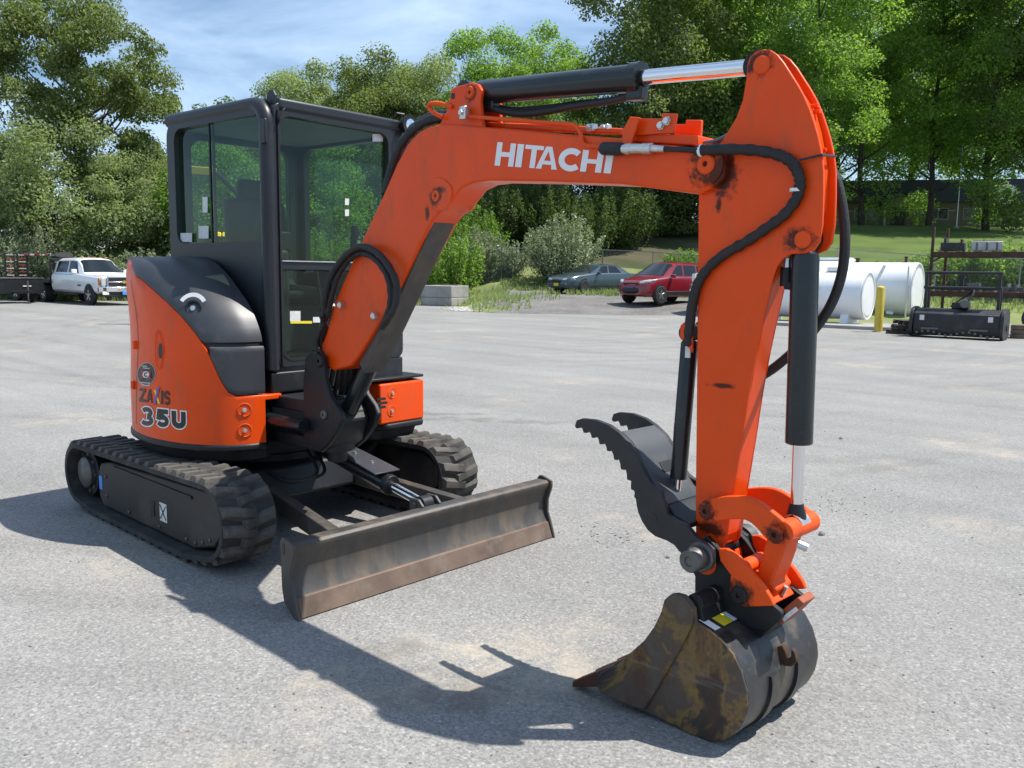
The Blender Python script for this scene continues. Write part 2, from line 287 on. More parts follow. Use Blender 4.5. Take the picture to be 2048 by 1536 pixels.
# ------------------------------------------------------------------ the setting
def fieldz(x, y): return -0.05*math.exp(-((x-2.9)**2/0.12+(y+0.38)**2/0.16))     # shallow dip in the paving under the bucket
def ground_material():
    m = bpy.data.materials.new('weathered_asphalt'); m.use_nodes = True; t = m.node_tree; p = t.nodes['Principled BSDF']; lk = t.links.new
    tcn = N(t, 'ShaderNodeTexCoord'); co = tcn.outputs['Object']
    def noise(sc, det=5, ro=0.6, vec=None):
        n = N(t, 'ShaderNodeTexNoise'); n.inputs['Scale'].default_value = sc; n.inputs['Detail'].default_value = det; n.inputs['Roughness'].default_value = ro; lk(vec or co, n.inputs['Vector']); return n.outputs['Fac']
    def rng(src, a, b, c, d):
        r_ = N(t, 'ShaderNodeMapRange'); r_.inputs['From Min'].default_value = a; r_.inputs['From Max'].default_value = b; r_.inputs['To Min'].default_value = c; r_.inputs['To Max'].default_value = d; lk(src, r_.inputs['Value']); return r_.outputs[0]
    def mixc(f, a, b, bt='MIX'):
        q = N(t, 'ShaderNodeMixRGB', blend_type=bt)
        for k, s_ in ((0, f), (1, a), (2, b)):
            if hasattr(s_, 'is_linked'): lk(s_, q.inputs[k])
            elif isinstance(s_, tuple): q.inputs[k].default_value = (*s_, 1)
            else: q.inputs[k].default_value = s_
        return q.outputs[0]
    def mul(a, b):
        q = N(t, 'ShaderNodeMath', operation='MULTIPLY'); lk(a, q.inputs[0])
        if hasattr(b, 'is_linked'): lk(b, q.inputs[1])
        else: q.inputs[1].default_value = b
        return q.outputs[0]
    base = mixc(rng(noise(0.35, 4), 0.35, 0.65, 0, 1), (0.212, 0.208, 0.200), (0.258, 0.252, 0.241))
    vor = N(t, 'ShaderNodeTexVoronoi'); vor.inputs['Scale'].default_value = 105; lk(co, vor.inputs['Vector'])
    sep = N(t, 'ShaderNodeSeparateColor'); lk(vor.outputs['Color'], sep.inputs[0])
    chips = mixc(1.0, base, mixc(rng(sep.outputs[0], 0.0, 1.0, 0, 1), (0.74, 0.74, 0.745), (1.26, 1.255, 1.245)), 'MULTIPLY')
    vor2 = N(t, 'ShaderNodeTexVoronoi'); vor2.inputs['Scale'].default_value = 52; lk(co, vor2.inputs['Vector'])
    sep2 = N(t, 'ShaderNodeSeparateColor'); lk(vor2.outputs['Color'], sep2.inputs[0])
    spot = mul(rng(sep2.outputs[1], 0.80, 0.83, 0, 1), rng(vor2.outputs['Distance'], 0.25, 0.45, 1, 0))
    c1 = mixc(mul(spot, 0.5), chips, (0.46, 0.455, 0.44))
    spot2 = mul(rng(sep2.outputs[2], 0.93, 0.95, 0, 1), rng(vor2.outputs['Distance'], 0.2, 0.4, 1, 0))
    c2 = mixc(mul(spot2, 0.5), c1, (0.09, 0.085, 0.08))
    fine = rng(noise(190, 3, 0.7), 0.25, 0.75, 0.72, 1.28); c2 = mixc(1.0, c2, fine, 'MULTIPLY')
    dust = mul(rng(noise(0.55, 6, 0.62), 0.56, 0.72, 0, 1), rng(noise(7, 6, 0.7), 0.38, 0.62, 0, 1))
    c3 = mixc(mul(dust, 0.75), c2, (0.46, 0.39, 0.295))
    # faint curved tyre tracks (stretched noise)
    mpn = N(t, 'ShaderNodeMapping'); mpn.inputs['Rotation'].default_value = (0, 0, R(52)); mpn.inputs['Scale'].default_value = (0.06, 1.5, 1); lk(co, mpn.inputs['Vector'])
    n5 = N(t, 'ShaderNodeTexNoise'); n5.inputs['Scale'].default_value = 1.0; n5.inputs['Detail'].default_value = 5; n5.inputs['Distortion'].default_value = 0.5; lk(mpn.outputs[0], n5.inputs['Vector'])
    c4 = mixc(1.0, c3, rng(n5.outputs['Fac'], 0.3, 0.7, 0.90, 1.09), 'MULTIPLY')
    wv = N(t, 'ShaderNodeTexWave', wave_type='RINGS', rings_direction='Z'); wm = N(t, 'ShaderNodeMapping'); wm.inputs['Location'].default_value = (14, -16, 0); lk(co, wm.inputs['Vector']); lk(wm.outputs[0], wv.inputs['Vector']); wv.inputs['Scale'].default_value = 0.42; wv.inputs['Distortion'].default_value = 2.5; wv.inputs['Detail'].default_value = 4; wv.inputs['Detail Scale'].default_value = 1.6
    c4 = mixc(rng(noise(0.25, 3), 0.45, 0.6, 0, 1), c4, mixc(1.0, c4, rng(wv.outputs['Fac'], 0.6, 0.98, 1.02, 0.91), 'MULTIPLY'))
    # damp stains lying on the paving
    geo = tcn.outputs['Object']
    out = c4
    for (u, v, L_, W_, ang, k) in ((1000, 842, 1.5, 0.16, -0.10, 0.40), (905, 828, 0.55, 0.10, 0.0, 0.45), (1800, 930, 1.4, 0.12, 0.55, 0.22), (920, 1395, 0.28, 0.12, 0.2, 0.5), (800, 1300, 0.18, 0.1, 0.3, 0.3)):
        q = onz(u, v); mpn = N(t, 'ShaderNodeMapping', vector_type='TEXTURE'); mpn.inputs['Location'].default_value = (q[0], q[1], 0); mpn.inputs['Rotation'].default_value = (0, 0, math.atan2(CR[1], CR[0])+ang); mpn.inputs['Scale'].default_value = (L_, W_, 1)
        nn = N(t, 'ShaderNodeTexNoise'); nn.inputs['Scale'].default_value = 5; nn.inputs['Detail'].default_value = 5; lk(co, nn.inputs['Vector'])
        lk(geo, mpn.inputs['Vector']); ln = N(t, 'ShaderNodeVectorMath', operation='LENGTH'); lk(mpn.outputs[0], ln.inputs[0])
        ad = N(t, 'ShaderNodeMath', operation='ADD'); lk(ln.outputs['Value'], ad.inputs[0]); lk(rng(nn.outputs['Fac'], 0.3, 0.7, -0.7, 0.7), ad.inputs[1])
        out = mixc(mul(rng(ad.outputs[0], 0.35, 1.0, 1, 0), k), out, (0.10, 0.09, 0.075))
    lk(out, p.inputs['Base Color']); p.inputs['Roughness'].default_value = 0.82; p.inputs['Specular IOR Level'].default_value = 0.35
    b = N(t, 'ShaderNodeBump'); b.inputs['Strength'].default_value = 0.5; b.inputs['Distance'].default_value = 0.006
    hh = N(t, 'ShaderNodeMath', operation='ADD'); lk(noise(110, 4, 0.7), hh.inputs[0]); lk(sep.outputs[0], hh.inputs[1]); lk(hh.outputs[0], b.inputs['Height']); lk(b.outputs[0], p.inputs['Normal'])
    return m
def soil_material(name, c1, c2, c3, s1, s2, bump=0.4):
    m = bpy.data.materials.new(name); m.use_nodes = True; t = m.node_tree; p = t.nodes['Principled BSDF']; lk = t.links.new
    tcn = N(t, 'ShaderNodeTexCoord')
    n1 = N(t, 'ShaderNodeTexNoise'); n1.inputs['Scale'].default_value = s1; n1.inputs['Detail'].default_value = 8; lk(tcn.outputs['Object'], n1.inputs['Vector'])
    n2 = N(t, 'ShaderNodeTexNoise'); n2.inputs['Scale'].default_value = s2; n2.inputs['Detail'].default_value = 6; n2.inputs['Roughness'].default_value = 0.75; lk(tcn.outputs['Object'], n2.inputs['Vector'])
    r1 = N(t, 'ShaderNodeValToRGB'); r1.color_ramp.elements[0].position = 0.4; r1.color_ramp.elements[1].position = 0.62; r1.color_ramp.elements[0].color = (*c1, 1); r1.color_ramp.elements[1].color = (*c2, 1); lk(n1.outputs['Fac'], r1.inputs[0])
    r2 = N(t, 'ShaderNodeValToRGB'); r2.color_ramp.elements[0].position = 0.5; r2.color_ramp.elements[1].position = 0.7; lk(n2.outputs['Fac'], r2.inputs[0])
    mxx = N(t, 'ShaderNodeMixRGB'); mxx.inputs[2].default_value = (*c3, 1); lk(r2.outputs[0], mxx.inputs[0]); lk(r1.outputs[0], mxx.inputs[1]); lk(mxx.outputs[0], p.inputs['Base Color'])
    p.inputs['Roughness'].default_value = 0.95; p.inputs['Specular IOR Level'].default_value = 0.2
    b = N(t, 'ShaderNodeBump'); b.inputs['Strength'].default_value = bump; b.inputs['Distance'].default_value = 0.05; lk(n2.outputs['Fac'], b.inputs['Height']); lk(b.outputs[0], p.inputs['Normal'])
    return m
GRAVEL = soil_material('dark_gravel', (0.13, 0.125, 0.12), (0.18, 0.17, 0.165), (0.26, 0.25, 0.23), 0.8, 9)
LAWN = soil_material('lawn_grass', (0.070, 0.112, 0.024), (0.105, 0.152, 0.036), (0.095, 0.12, 0.04), 0.35, 10, 0.8)
ROUGH = soil_material('rough_grass', (0.14, 0.18, 0.06), (0.20, 0.23, 0.085), (0.26, 0.24, 0.13), 0.7, 8)
LITTER = soil_material('leaf_litter', (0.055, 0.065, 0.028), (0.12, 0.095, 0.06), (0.07, 0.09, 0.03), 0.35, 6)

def ground():
    # fine near patch inside a sheet reaching the horizon
    xs = sorted(set(list(np.linspace(-4, 6, 61)) + [-1500, -400, -120, -40, -15, 15, 40, 120, 400, 1500])); ys = sorted(set(list(np.linspace(-4, 4, 49)) + [-1500, -400, -120, -40, -15, 15, 40, 120, 400, 1500]))
    g = G(); g.grid([[(x, y, fieldz(x, y)) for y in ys] for x in xs]); o = g.build('ground', ground_material(), smooth=60); return struct(o)
ground()
HORD = np.array([math.cos(YAW), math.sin(YAW)]); HORR = np.array([math.sin(YAW), -math.cos(YAW)])
def interp(tab, x):
    return float(np.interp(x, [a for a, _ in tab], [b for _, b in tab]))
T_L = [(38, -0.3), (41, 0.02), (45, 0.3), (60, 1.6), (100, 3.5), (200, 6)]
T_C = [(31.5, -0.3), (33, 0.02), (36, 0.36), (43, 0.6), (46, 0.9), (58, 3.9), (70, 5.6), (100, 8), (200, 11)]
T_R = [(27, -0.3), (30, 0.02), (33, 0.5), (36, 0.95), (52, 3.3), (70, 5.7), (80, 6.2), (110, 8), (200, 11)]
def tz(x, y):
    q = np.array([x, y])-CAM[:2]; d = q@HORD; s = q@HORR; uu = 1024+FPX*s/max(d, 1)
    wl = np.clip((uu-895)/95, 0, 1); wr = np.clip((uu-1430)/160, 0, 1)
    z = interp(T_L, d)*(1-wl) + wl*(interp(T_C, d)*(1-wr)+interp(T_R, d)*wr)
    return z + 0.05*math.sin(x*0.9+1.3*math.sin(y*0.5))*min(1, max(0, d-33)/6)
def terrain():
    ds = list(np.linspace(27, 48, 43)) + list(np.linspace(50, 110, 31)) + [130, 160, 200]; us = list(np.linspace(-500, 2600, 156))
    V = []; idx = {}
    for i, d in enumerate(ds):
        for j, u in enumerate(us):
            xy = CAM[:2]+HORD*d+HORR*(u-1024)/FPX*d; V.append((xy[0], xy[1], tz(*xy)))
    F = {'gravel_bank': [], 'lawn': [], 'rough_grass_bank': [], 'woodland_floor': []}; n = len(us)
    for i in range(len(ds)-1):
        for j in range(n-1):
            d = (ds[i]+ds[i+1])/2; u = (us[j]+us[j+1])/2; wob = 22*math.sin(d*1.7)+16*math.sin(d*4.1)
            if 985+wob < u < 1560 and d < 44.2: k = 'gravel_bank'
            elif u > 1500+wob*2 and d > 41 or (u > 1420 and 46 < d < 52): k = 'lawn'
            elif d < 50 or u < 600: k = 'rough_grass_bank'
            else: k = 'woodland_floor'
            F[k].append((i*n+j, i*n+j+1, (i+1)*n+j+1, (i+1)*n+j))
    for k, m in (('gravel_bank', GRAVEL), ('lawn', LAWN), ('rough_grass_bank', ROUGH), ('woodland_floor', LITTER)):
        used = sorted({a for f in F[k] for a in f}); mp_ = {a: i for i, a in enumerate(used)}
        g = G(); g.add([V[a] for a in used], [tuple(mp_[a] for a in f) for f in F[k]]); o = g.build(k, m, smooth=80, recalc=False); struct(o)
terrain()
def gpos(u, d):
    xy = CAM[:2]+HORD*d+HORR*(u-1024)/FPX*d*1.0; return np.array([xy[0], xy[1], max(0.0, tz(*xy))])

# ------------------------------------------------------------------ the excavator
EX = thing('mini_excavator', 'orange mini excavator with grey cab, dozer blade, thumb and rusty bucket on the paving', 'excavator', (0, 0, 0), world_coords=True)

def hull(pts):
    P = sorted(set((round(a, 5), round(b, 5)) for a, b in pts)); 
    def half(ps):
        h = []
        for q in ps:
            while len(h) > 1 and (h[-1][0]-h[-2][0])*(q[1]-h[-2][1])-(h[-1][1]-h[-2][1])*(q[0]-h[-2][0]) <= 0: h.pop()
            h.append(q)
        return h
    a = half(P); b = half(P[::-1]); return a[:-1]+b[:-1]
def resample(P, n):
    P = [np.asarray(q, float) for q in P]; P.append(P[0]); L_ = np.r_[0, np.cumsum([np.linalg.norm(P[i+1]-P[i]) for i in range(len(P)-1)])]
    out = []
    for s_ in np.linspace(0, L_[-1], n, endpoint=False):
        i = min(np.searchsorted(L_, s_, 'right')-1, len(P)-2); k = (s_-L_[i])/(L_[i+1]-L_[i]+1e-9); out.append(P[i]*(1-k)+P[i+1]*k)
    return out, L_[-1]
FRAMEM = mat('dusty_black_frame', (0.016, 0.016, 0.017), 0.55, var=0.2, vscale=6, dirt=(0.085, 0.075, 0.06), dirt_amt=0.45, dscale=4, bump=0.08, bscale=60)
def make_tracks():
    circ = lambda x, z, r: [(x+r*math.cos(2*math.pi*k/64), z+r*math.sin(2*math.pi*k/64)) for k in range(64)]
    path = hull(circ(-0.825, 0.237, 0.19)+circ(0.83, 0.265, 0.20)+circ(-0.62, 0.075, 0.05)+circ(0.60, 0.075, 0.05))
    n = 192; P, per = resample(path, n)
    tang = [(P[(i+1) % n]-P[i-1])/np.linalg.norm(P[(i+1) % n]-P[i-1]) for i in range(n)]; nor = [np.array([t_[1], -t_[0]]) for t_ in tang]
    # lug: trapezoid bar; local x along the path, y across, z outwards
    def lugmesh(s):
        g = G(); h = 0.024; y0, y1 = (-0.148, 0.045) if s < 0 else (-0.045, 0.148)
        sk = 0.018
        lo = [(-0.036+sk*s*(-1), y0), (0.036+sk*s*(-1), y0), (0.036+sk*s, y1), (-0.036+sk*s, y1)]; hi = [(-0.020-sk*s, y0+0.014), (0.020-sk*s, y0+0.014), (0.020+sk*s, y1-0.014), (-0.020+sk*s, y1-0.014)]
        g.prism([(x, y, -0.004) for x, y in lo], [(x, y, h) for x, y in hi]); me = g.mesh('lug', LUGM, smooth=30); return me
    lm = {-1: lugmesh(-1), 1: lugmesh(1)}
    for side in (-1, 1):
        yc = 0.72*side; g = G(); rows = []
        th = 0.028
        for i in range(n+1):
            a = P[i % n]; b = a-nor[i % n]*th
            rows.append([(a[0], yc-0.15, a[1]), (a[0], yc+0.15, a[1]), (b[0], yc+0.148, b[1]), (b[0], yc-0.148, b[1]), (a[0], yc-0.15, a[1])])
        g.grid(rows); tr = g.build('track', RUBBER, EX, smooth=40)
        m = 42
        for k in range(m):
            for s in (-1, 1):
                i = int(round((k+(0.25 if s > 0 else 0.75))*n/m)) % n; a, t_, nn = P[i], tang[i], nor[i]
                o = bpy.data.objects.new('lug', lm[s]); COL.objects.link(o); o.parent = tr
                o.matrix_local = Matrix(((t_[0], 0, nn[0], a[0]), (0, 1, 0, yc), (t_[1], 0, nn[1], a[1]), (0, 0, 0, 1)))
        yo = yc+0.075*side
        # side frame
        out = [(-0.64, 0.12), (-0.58, 0.062), (0.60, 0.062), (0.82, 0.12), (0.92, 0.22), (0.90, 0.34), (0.78, 0.405), (-0.46, 0.36), (-0.60, 0.33), (-0.64, 0.27)]
        g = G(); g.prism([(x, yc-0.085, z) for x, z in out], [(x, yc+0.085, z) for x, z in out]); fr = g.build('track_frame', FRAMEM, EX, bevel=0.012)
        for bx_, bz_ in ((0.70, 0.12), (0.78, 0.15), (0.62, 0.10), (-0.52, 0.14), (-0.52, 0.26), (0.52, 0.10), (0.20, 0.10), (-0.2, 0.10)):
            G().lathe((bx_, yc+side*0.085, bz_), (0, side, 0), [(-.002, .011), (.006, .011), (.008, .007), (.008, 0)], 6).build('bolt', STEEL, fr)
        G().box((0.1, yc+side*0.088, 0.34), (1.0, 0.012, 0.016)).build('frame_rib', FRAMEM, fr, bevel=.003)
        if side < 0:
            yf = yc-0.0865
            def stick(u, v, w, h, m_, nm, off=0.002):
                q = onplane(u, v, (0, yf, 0), np.array([0, 1., 0])); G().box((q[0], yf-off/2, q[2]), (w, off, h)).build(nm, m_, fr); return q
            stick(202, 965, 0.045, 0.085, BLUED, 'blue_sticker'); q = stick(327, 1025, 0.085, 0.105, PAPER, 'lifting_sticker')
            for k in range(2): 
                a = (q[0]-0.035, yf-0.0035, q[2]+(0.04 if k else -0.04)); b = (q[0]+0.035, yf-0.0035, q[2]-(0.04 if k else -0.04)); G().tube([a, b], 0.003, 4).build('sticker_line', BLACKD, fr)
            q = onplane(306, 1017, (0, yf, 0), np.array([0, 1., 0])); G().box((q[0], yf-0.0005, q[2]), (0.04, 0.004, 0.085)).build('frame_slot', BLACKD, fr)
        # sprocket, idler, rollers
        sx, sz = -0.825, 0.237
        g = G(); g.lathe((sx, yc-0.07, sz), (0, 1, 0), [(0, 0.06), (0, 0.15), (0.14, 0.15), (0.14, 0.06)], 40); sp = g.build('drive_sprocket', BLACK, EX, bevel=0.004)
        g = G(); g.lathe((sx, yc, sz), (0, side, 0), [(0.06, 0.10), (0.095, 0.10), (0.108, 0.085), (0.112, 0.0)], 36); g.build('hub_motor', STEEL, sp, smooth=40)
        for k in range(9):
            a = 2*math.pi*k/9; g = G(); q = np.array([sx+0.122*math.cos(a), yc+0.075*side, sz+0.122*math.sin(a)]); g.lathe(q, (0, side, 0), [(-0.01, 0.010), (0.006, 0.010)], 6); g.build('bolt', STEEL, sp)
        g = G(); g.lathe((0.83, yc-0.06, 0.265), (0, 1, 0), [(0, 0.05), (0, 0.165), (0.045, 0.165), (0.05, 0.14), (0.07, 0.14), (0.075, 0.165), (0.12, 0.165), (0.12, 0.05)], 40); g.build('idler_wheel', BLACK, EX)
        for x in (-0.42, -0.14, 0.14, 0.42):
            g = G(); g.lathe((x, yc-0.07, 0.105), (0, 1, 0), [(0, 0.03), (0, 0.055), (0.04, 0.055), (0.045, 0.035), (0.095, 0.035), (0.1, 0.055), (0.14, 0.055), (0.14, 0.03)], 20); g.build('track_roller', BLACK, EX)
    # centre of the undercarriage
    g = G(); out = [(-0.55, -0.40), (-0.35, -0.64), (0.35, -0.64), (0.55, -0.40), (0.55, 0.40), (0.35, 0.64), (-0.35, 0.64), (-0.55, 0.40)]
    g.prism([(x, y, 0.22) for x, y in out], [(x*0.9, y, 0.40) for x, y in out]); g.build('carriage_frame', BLACK, EX, bevel=0.02)
    g = G(); g.lathe((0, 0, 0.39), (0, 0, 1), [(0, 0.40), (0.05, 0.40), (0.05, 0.36), (0.15, 0.36)], 40); g.build('slewing_ring', BLACK, EX)
make_tracks()

def make_blade():
    bx = 1.672
    prof = [(bx-0.115, 0.335), (bx-0.045, 0.338), (bx-0.028, 0.325), (bx-0.030, 0.305), (bx-0.052, 0.27), (bx-0.066, 0.22), (bx-0.066, 0.17), (bx-0.052, 0.12), (bx-0.034, 0.09), (bx-0.050, 0.085), (bx-0.085, 0.12), (bx-0.10, 0.19), (bx-0.10, 0.27), (bx-0.118, 0.31)]
    g = G(); g.prism([(x, -0.855, z) for x, z in prof], [(x, 0.855, z) for x, z in prof]); bl = g.build('dozer_blade', BLADEM, EX, smooth=50, bevel=0.004)
    ce = [(bx-0.040, 0.095), (bx-0.026, 0.090), (bx+0.008, 0.004), (bx-0.010, 0.004)]
    g = G(); g.prism([(x, -0.852, z) for x, z in ce], [(x, 0.852, z) for x, z in ce]); g.build('cutting_edge', mat('rusty_cutting_edge', (0.14, 0.095, 0.07), 0.6, 0.3, var=0.3, vscale=7, dirt=(0.22, 0.19, 0.16), dirt_amt=0.3, dscale=8, bump=0.1), bl, bevel=0.003)
    ep = [(bx-0.125, 0.335), (bx-0.108, 0.356), (bx-0.085, 0.356), (bx-0.015, 0.338), (bx-0.012, 0.30), (bx-0.040, 0.22), (bx-0.040, 0.15), (bx-0.012, 0.08), (bx+0.016, 0.0), (bx-0.02, 0.0), (bx-0.10, 0.06), (bx-0.115, 0.12), (bx-0.12, 0.26)]
    for s in (-1, 1):
        g = G(); g.prism([(x, s*0.856, z) for x, z in ep], [(x, s*0.872, z) for x, z in ep]); e = g.build('end_plate', BLADEM, bl, bevel=0.004)
    g = G(); g.prism([(x, -0.8735, z) for x, z in arc(bx-0.095, 0.305, 0.012, 0.028, 0, 345, 14)], [(x, -0.8705, z) for x, z in arc(bx-0.095, 0.305, 0.012, 0.028, 0, 345, 14)]); g.build('tie_down_slot', BLACKD, bl)
    # push arms
    for s in (-1, 1):
        a = np.array([0.42, 0.30*s, 0.27]); b = np.array([bx-0.09, 0.47*s, 0.185]); d = b-a; L_ = np.linalg.norm(d); ex_ = d/L_; ey = np.cross([0, 0, 1.], ex_); ey /= np.linalg.norm(ey); ez = np.cross(ex_, ey)
        g = G(); g.box((a+b)/2, (L_, 0.065, 0.10), (ex_, ey, ez)); g.build('push_arm', BLADEM, EX, bevel=0.006)
    # lift cylinder under its cover plate
    a = np.array([0.62, 0.0, 0.50]); b = np.array([bx-0.15, 0.0, 0.335]); d = b-a; L_ = np.linalg.norm(d); ex_ = d/L_; ey = np.array([0, 1., 0]); ez = np.cross(ex_, ey)
    g = G(); g.cyl(a, a+ex_*0.62, 0.048); lc = g.build('blade_cylinder', CYL, EX, bevel=0.004)
    g = G(); g.cyl(a+ex_*0.60, b, 0.026); g.build('rod', CHROME, lc)
    g = G(); g.lathe(b+ey*-0.035, ey, [(0, 0.045), (0.07, 0.045)], 20); g.build('rod_eye', BLACK, lc, bevel=0.004)
    g = G(); g.lathe(a+ex_*0.61, ex_, [(0, 0.056), (0.035, 0.056)], 24); g.build('gland', BLACK, lc, bevel=0.004)
    for s in (-1, 1):
        q = [b+ey*0.05*s+ex_*x+ez*z for x, z in ((-0.05, 0.03), (0.02, 0.045), (0.06, 0.02), (0.09, -0.10), (-0.02, -0.10))]
        g = G(); g.prism(q, [p_+ey*0.016*s for p_ in q]); g.build('clevis', BLADEM, bl, bevel=0.004)
    g = G(); g.cyl(b-ey*0.075, b+ey*0.075, 0.02); g.build('pin', STEEL, bl)
    cp = [(0.02, -0.055), (0.30, -0.075), (0.60, -0.085), (0.60, 0.085), (0.30, 0.075), (0.02, 0.055)]
    g = G(); g.prism([a+ex_*x+ey*y+ez*0.058 for x, y in cp], [a+ex_*x+ey*y+ez*0.066 for x, y in cp]); c = g.build('cover_plate', GREY, EX, bevel=0.002)
    for x, y in ((0.30, 0), (0.46, 0.0)):
        g = G(); g.lathe(a+ex_*x+ey*y+ez*0.066, ez, [(0, 0.013), (0.004, 0.013), (0.004, 0.009), (0.012, 0.009)], 6); g.build('bolt', ZINC, c)
make_blade()

# ---- upper structure
PLAN = catmull([(-.78, 0), (-.74, -.28), (-.64, -.49), (-.45, -.652), (-.22, -.735), (.05, -.76), (.3, -.715), (.46, -.62), (.545, -.5), (.57, -.39)], 8)
PLEN = np.r_[0, np.cumsum([np.linalg.norm(PLAN[i+1]-PLAN[i]) for i in range(len(PLAN)-1)])]; PLEN /= PLEN[-1]
def plan(t_): return np.array([np.interp(t_, PLEN, [q[0] for q in PLAN]), np.interp(t_, PLEN, [q[1] for q in PLAN])])
FRONT_X = [(1.10, .57), (1.2, .535), (1.28, .487), (1.36, .415), (1.47, .27), (1.54, .14), (1.58, .03), (1.60, -.08)]
def shell(t_, z, grow=0.0):
    q = plan(t_); xf = interp(FRONT_X, z); x = -.78+(q[0]+.78)*(xf+.78)/1.35
    tp = 1-0.065*max(0, min(1, (z-.8)/.75))*min(1, max(0, (0.80-t_)/0.2)); x *= tp if x < 0 else 1
    k = 1.0 if z < 1.36 else 1-0.16*(1-math.sqrt(max(0, 1-((z-1.36)/0.245)**2)))
    y = q[1]*(k*(0.5+0.5*tp) if q[1] < -0.37 else 1)
    if z < 0.62: pass
    e = 0.002; a = plan(max(0, t_-e)); b = plan(min(1, t_+e)); tg = (b-a)/np.linalg.norm(b-a); nn = np.array([tg[1], -tg[0]])
    if nn@q < 0: nn = -nn
    return U(x+nn[0]*grow, min(y, -0.0)+nn[1]*grow, z)
def shell_hit(u, v, grow=0.003):
    o = np.array([CAM@UX, CAM@UY]); r = ray(u, v); d = np.array([r@UX, r@UY]); best = None
    for i in range(len(PLAN)-1):
        a, b = PLAN[i], PLAN[i+1]; e = b-a; M_ = np.array([[d[0], -e[0]], [d[1], -e[1]]])
        if abs(np.linalg.det(M_)) < 1e-9: continue
        t_, s_ = np.linalg.solve(M_, a-o)
        if -1e-6 <= s_ <= 1+1e-6 and t_ > 0 and (best is None or t_ < best[0]): best = (t_, PLEN[i]+s_*(PLEN[i+1]-PLEN[i]))
    z = CAM[2]+r[2]*best[0]; return shell(best[1], z, grow), best[1], z
BOUND = []                                                            # orange / grey seam along the cover
for uv in [(284, 540), (288, 553), (310, 563), (330, 580), (352, 605), (375, 635), (395, 667), (410, 695), (427, 730), (440, 760), (455, 785), (475, 795)]:
    _, tt, zz = shell_hit(*uv); BOUND.append((tt, zz))
BOUND = [(0, 1.585), (BOUND[0][0]-0.02, 1.58)] + BOUND + [(0.93, 0.842), (1.0, 0.842)]
def make_body():
    ts = list(np.linspace(0, 1, 90)); z0 = 0.575
    g = G(); rows = []
    for t_ in ts:
        zb = interp(BOUND, t_); rows.append([shell(t_, z0+(zb-z0)*k/16) for k in range(17)])
    # edge turns inwards at the seam
    for i, t_ in enumerate(ts): zb = interp(BOUND, t_); rows[i].append(shell(t_, zb+0.004, -0.004)); rows[i].append(shell(t_, zb+0.004, -0.03))
    g.grid(rows); bc = g.build('side_cover', ORANGE, EX, smooth=50)
    # grey hood in two panels: above and below the horizontal groove
    def panel(za, zb_, name, t0):
        g = G(); rows = []
        for t_ in [t for t in ts if t >= t0]:
            b = interp(BOUND, t_)+0.010; lo = max(b, za(t_)); hi = zb_(t_)
            if lo >= hi-0.004: lo = hi-0.004
            col = [shell(t_, lo, -0.03), shell(t_, lo, 0.0)] + [shell(t_, lo+(hi-lo)*k/18, 0.004) for k in range(1, 18)] + [shell(t_, hi, 0.0), shell(t_, hi, -0.03)]
            rows.append(col)
        g.grid(rows); return g.build(name, GREY, EX, smooth=50)
    groove = lambda t_: 1.128-0.0*t_
    ho = panel(lambda t_: groove(t_)+0.012, lambda t_: 1.60, 'engine_hood', 0.30)
    panel(lambda t_: 0, lambda t_: groove(t_)-0.012, 'lower_hood_panel', [t for t in ts if interp(BOUND, t) < 1.10][0])
    g = G(); g.grid([[shell(t_, 1.10, -0.022), shell(t_, 1.16, -0.022)] for t_ in ts if t_ > 0.7]); g.build('hood_groove', BLACKD, EX)
    # hood top
    top = [shell(t_, 1.599, -0.012) for t_ in ts]; inner = [q for q in top]
    ctr = [U(min(0.02, max(-0.80, (q@UX))), -0.10, 1.607) for q in top]
    mid = [a*0.55+b*0.45+ZZ*0.006 for a, b in zip(top, ctr)]
    g = G(); g.grid([top, mid, ctr]); g.build('hood_top', GREY, EX, smooth=60)
    # inner side wall of the hood by the cab
    zz_ = np.linspace(0.85, 1.60, 14); g = G(); g.grid([[shell(1.0, z), U(-0.6, -0.385, z)] for z in zz_]); g.build('hood_inner_wall', BLACK, EX)
    # rear and left cover
    LP = [(-.78, 0), (-.77, .25), (-.72, .45), (-.6, .64), (-.42, .75), (-.2, .785), (.2, .785), (.56, .785)]
    LPc = catmull(LP, 6); g = G(); rows = []
    for q in LPc:
        zt = 1.5 if q[0] < -.55 else (1.5-(q[0]+.55)*3.5 if q[0] < -.36 else 0.835)
        rows.append([U(q[0], q[1], 0.575+(zt-0.575)*k/6) for k in range(7)] + [U(q[0]*0.93, q[1]*0.93, zt+0.01)])
    g.grid(rows); g.build('rear_cover', ORANGE, EX, smooth=50)
    g = G(); g.prism([U(-.70, -.30, .6), U(-.72, .35, .6), U(-.55, .65, .6), U(-.48, .65, .6), U(-.48, -.6, .6), U(-.6, -.55, .6)], [U(-.68, -.25, 1.49), U(-.70, .35, 1.49), U(-.55, .6, 1.49), U(-.48, .6, 1.49), U(-.48, -.55, 1.49), U(-.6, -.5, 1.49)]); g.build('counterweight', BLACK, EX, bevel=0.02)
    # black base rim
    outl = [(q[0]*1.012, q[1]*1.012) for q in PLAN] + [(.50, -.30), (.46, 0.0), (.50, .36), (.60, .42), (.64, .46), (.64, .76), (.60, .795)] + [(q[0], q[1]*1.01) for q in LPc[::-1][3:-1]]
    g = G(); g.prism([U(x, y, 0.535) for x, y in outl], [U(x, y, 0.578) for x, y in outl]); g.build('base_rim', BLACK, EX, bevel=0.016, seg=3)
    g = G(); g.prism([U(x*0.93, y*0.93, 0.48) for x, y in outl], [U(x*0.95, y*0.95, 0.536) for x, y in outl]); g.build('swing_frame', BLACK, EX)
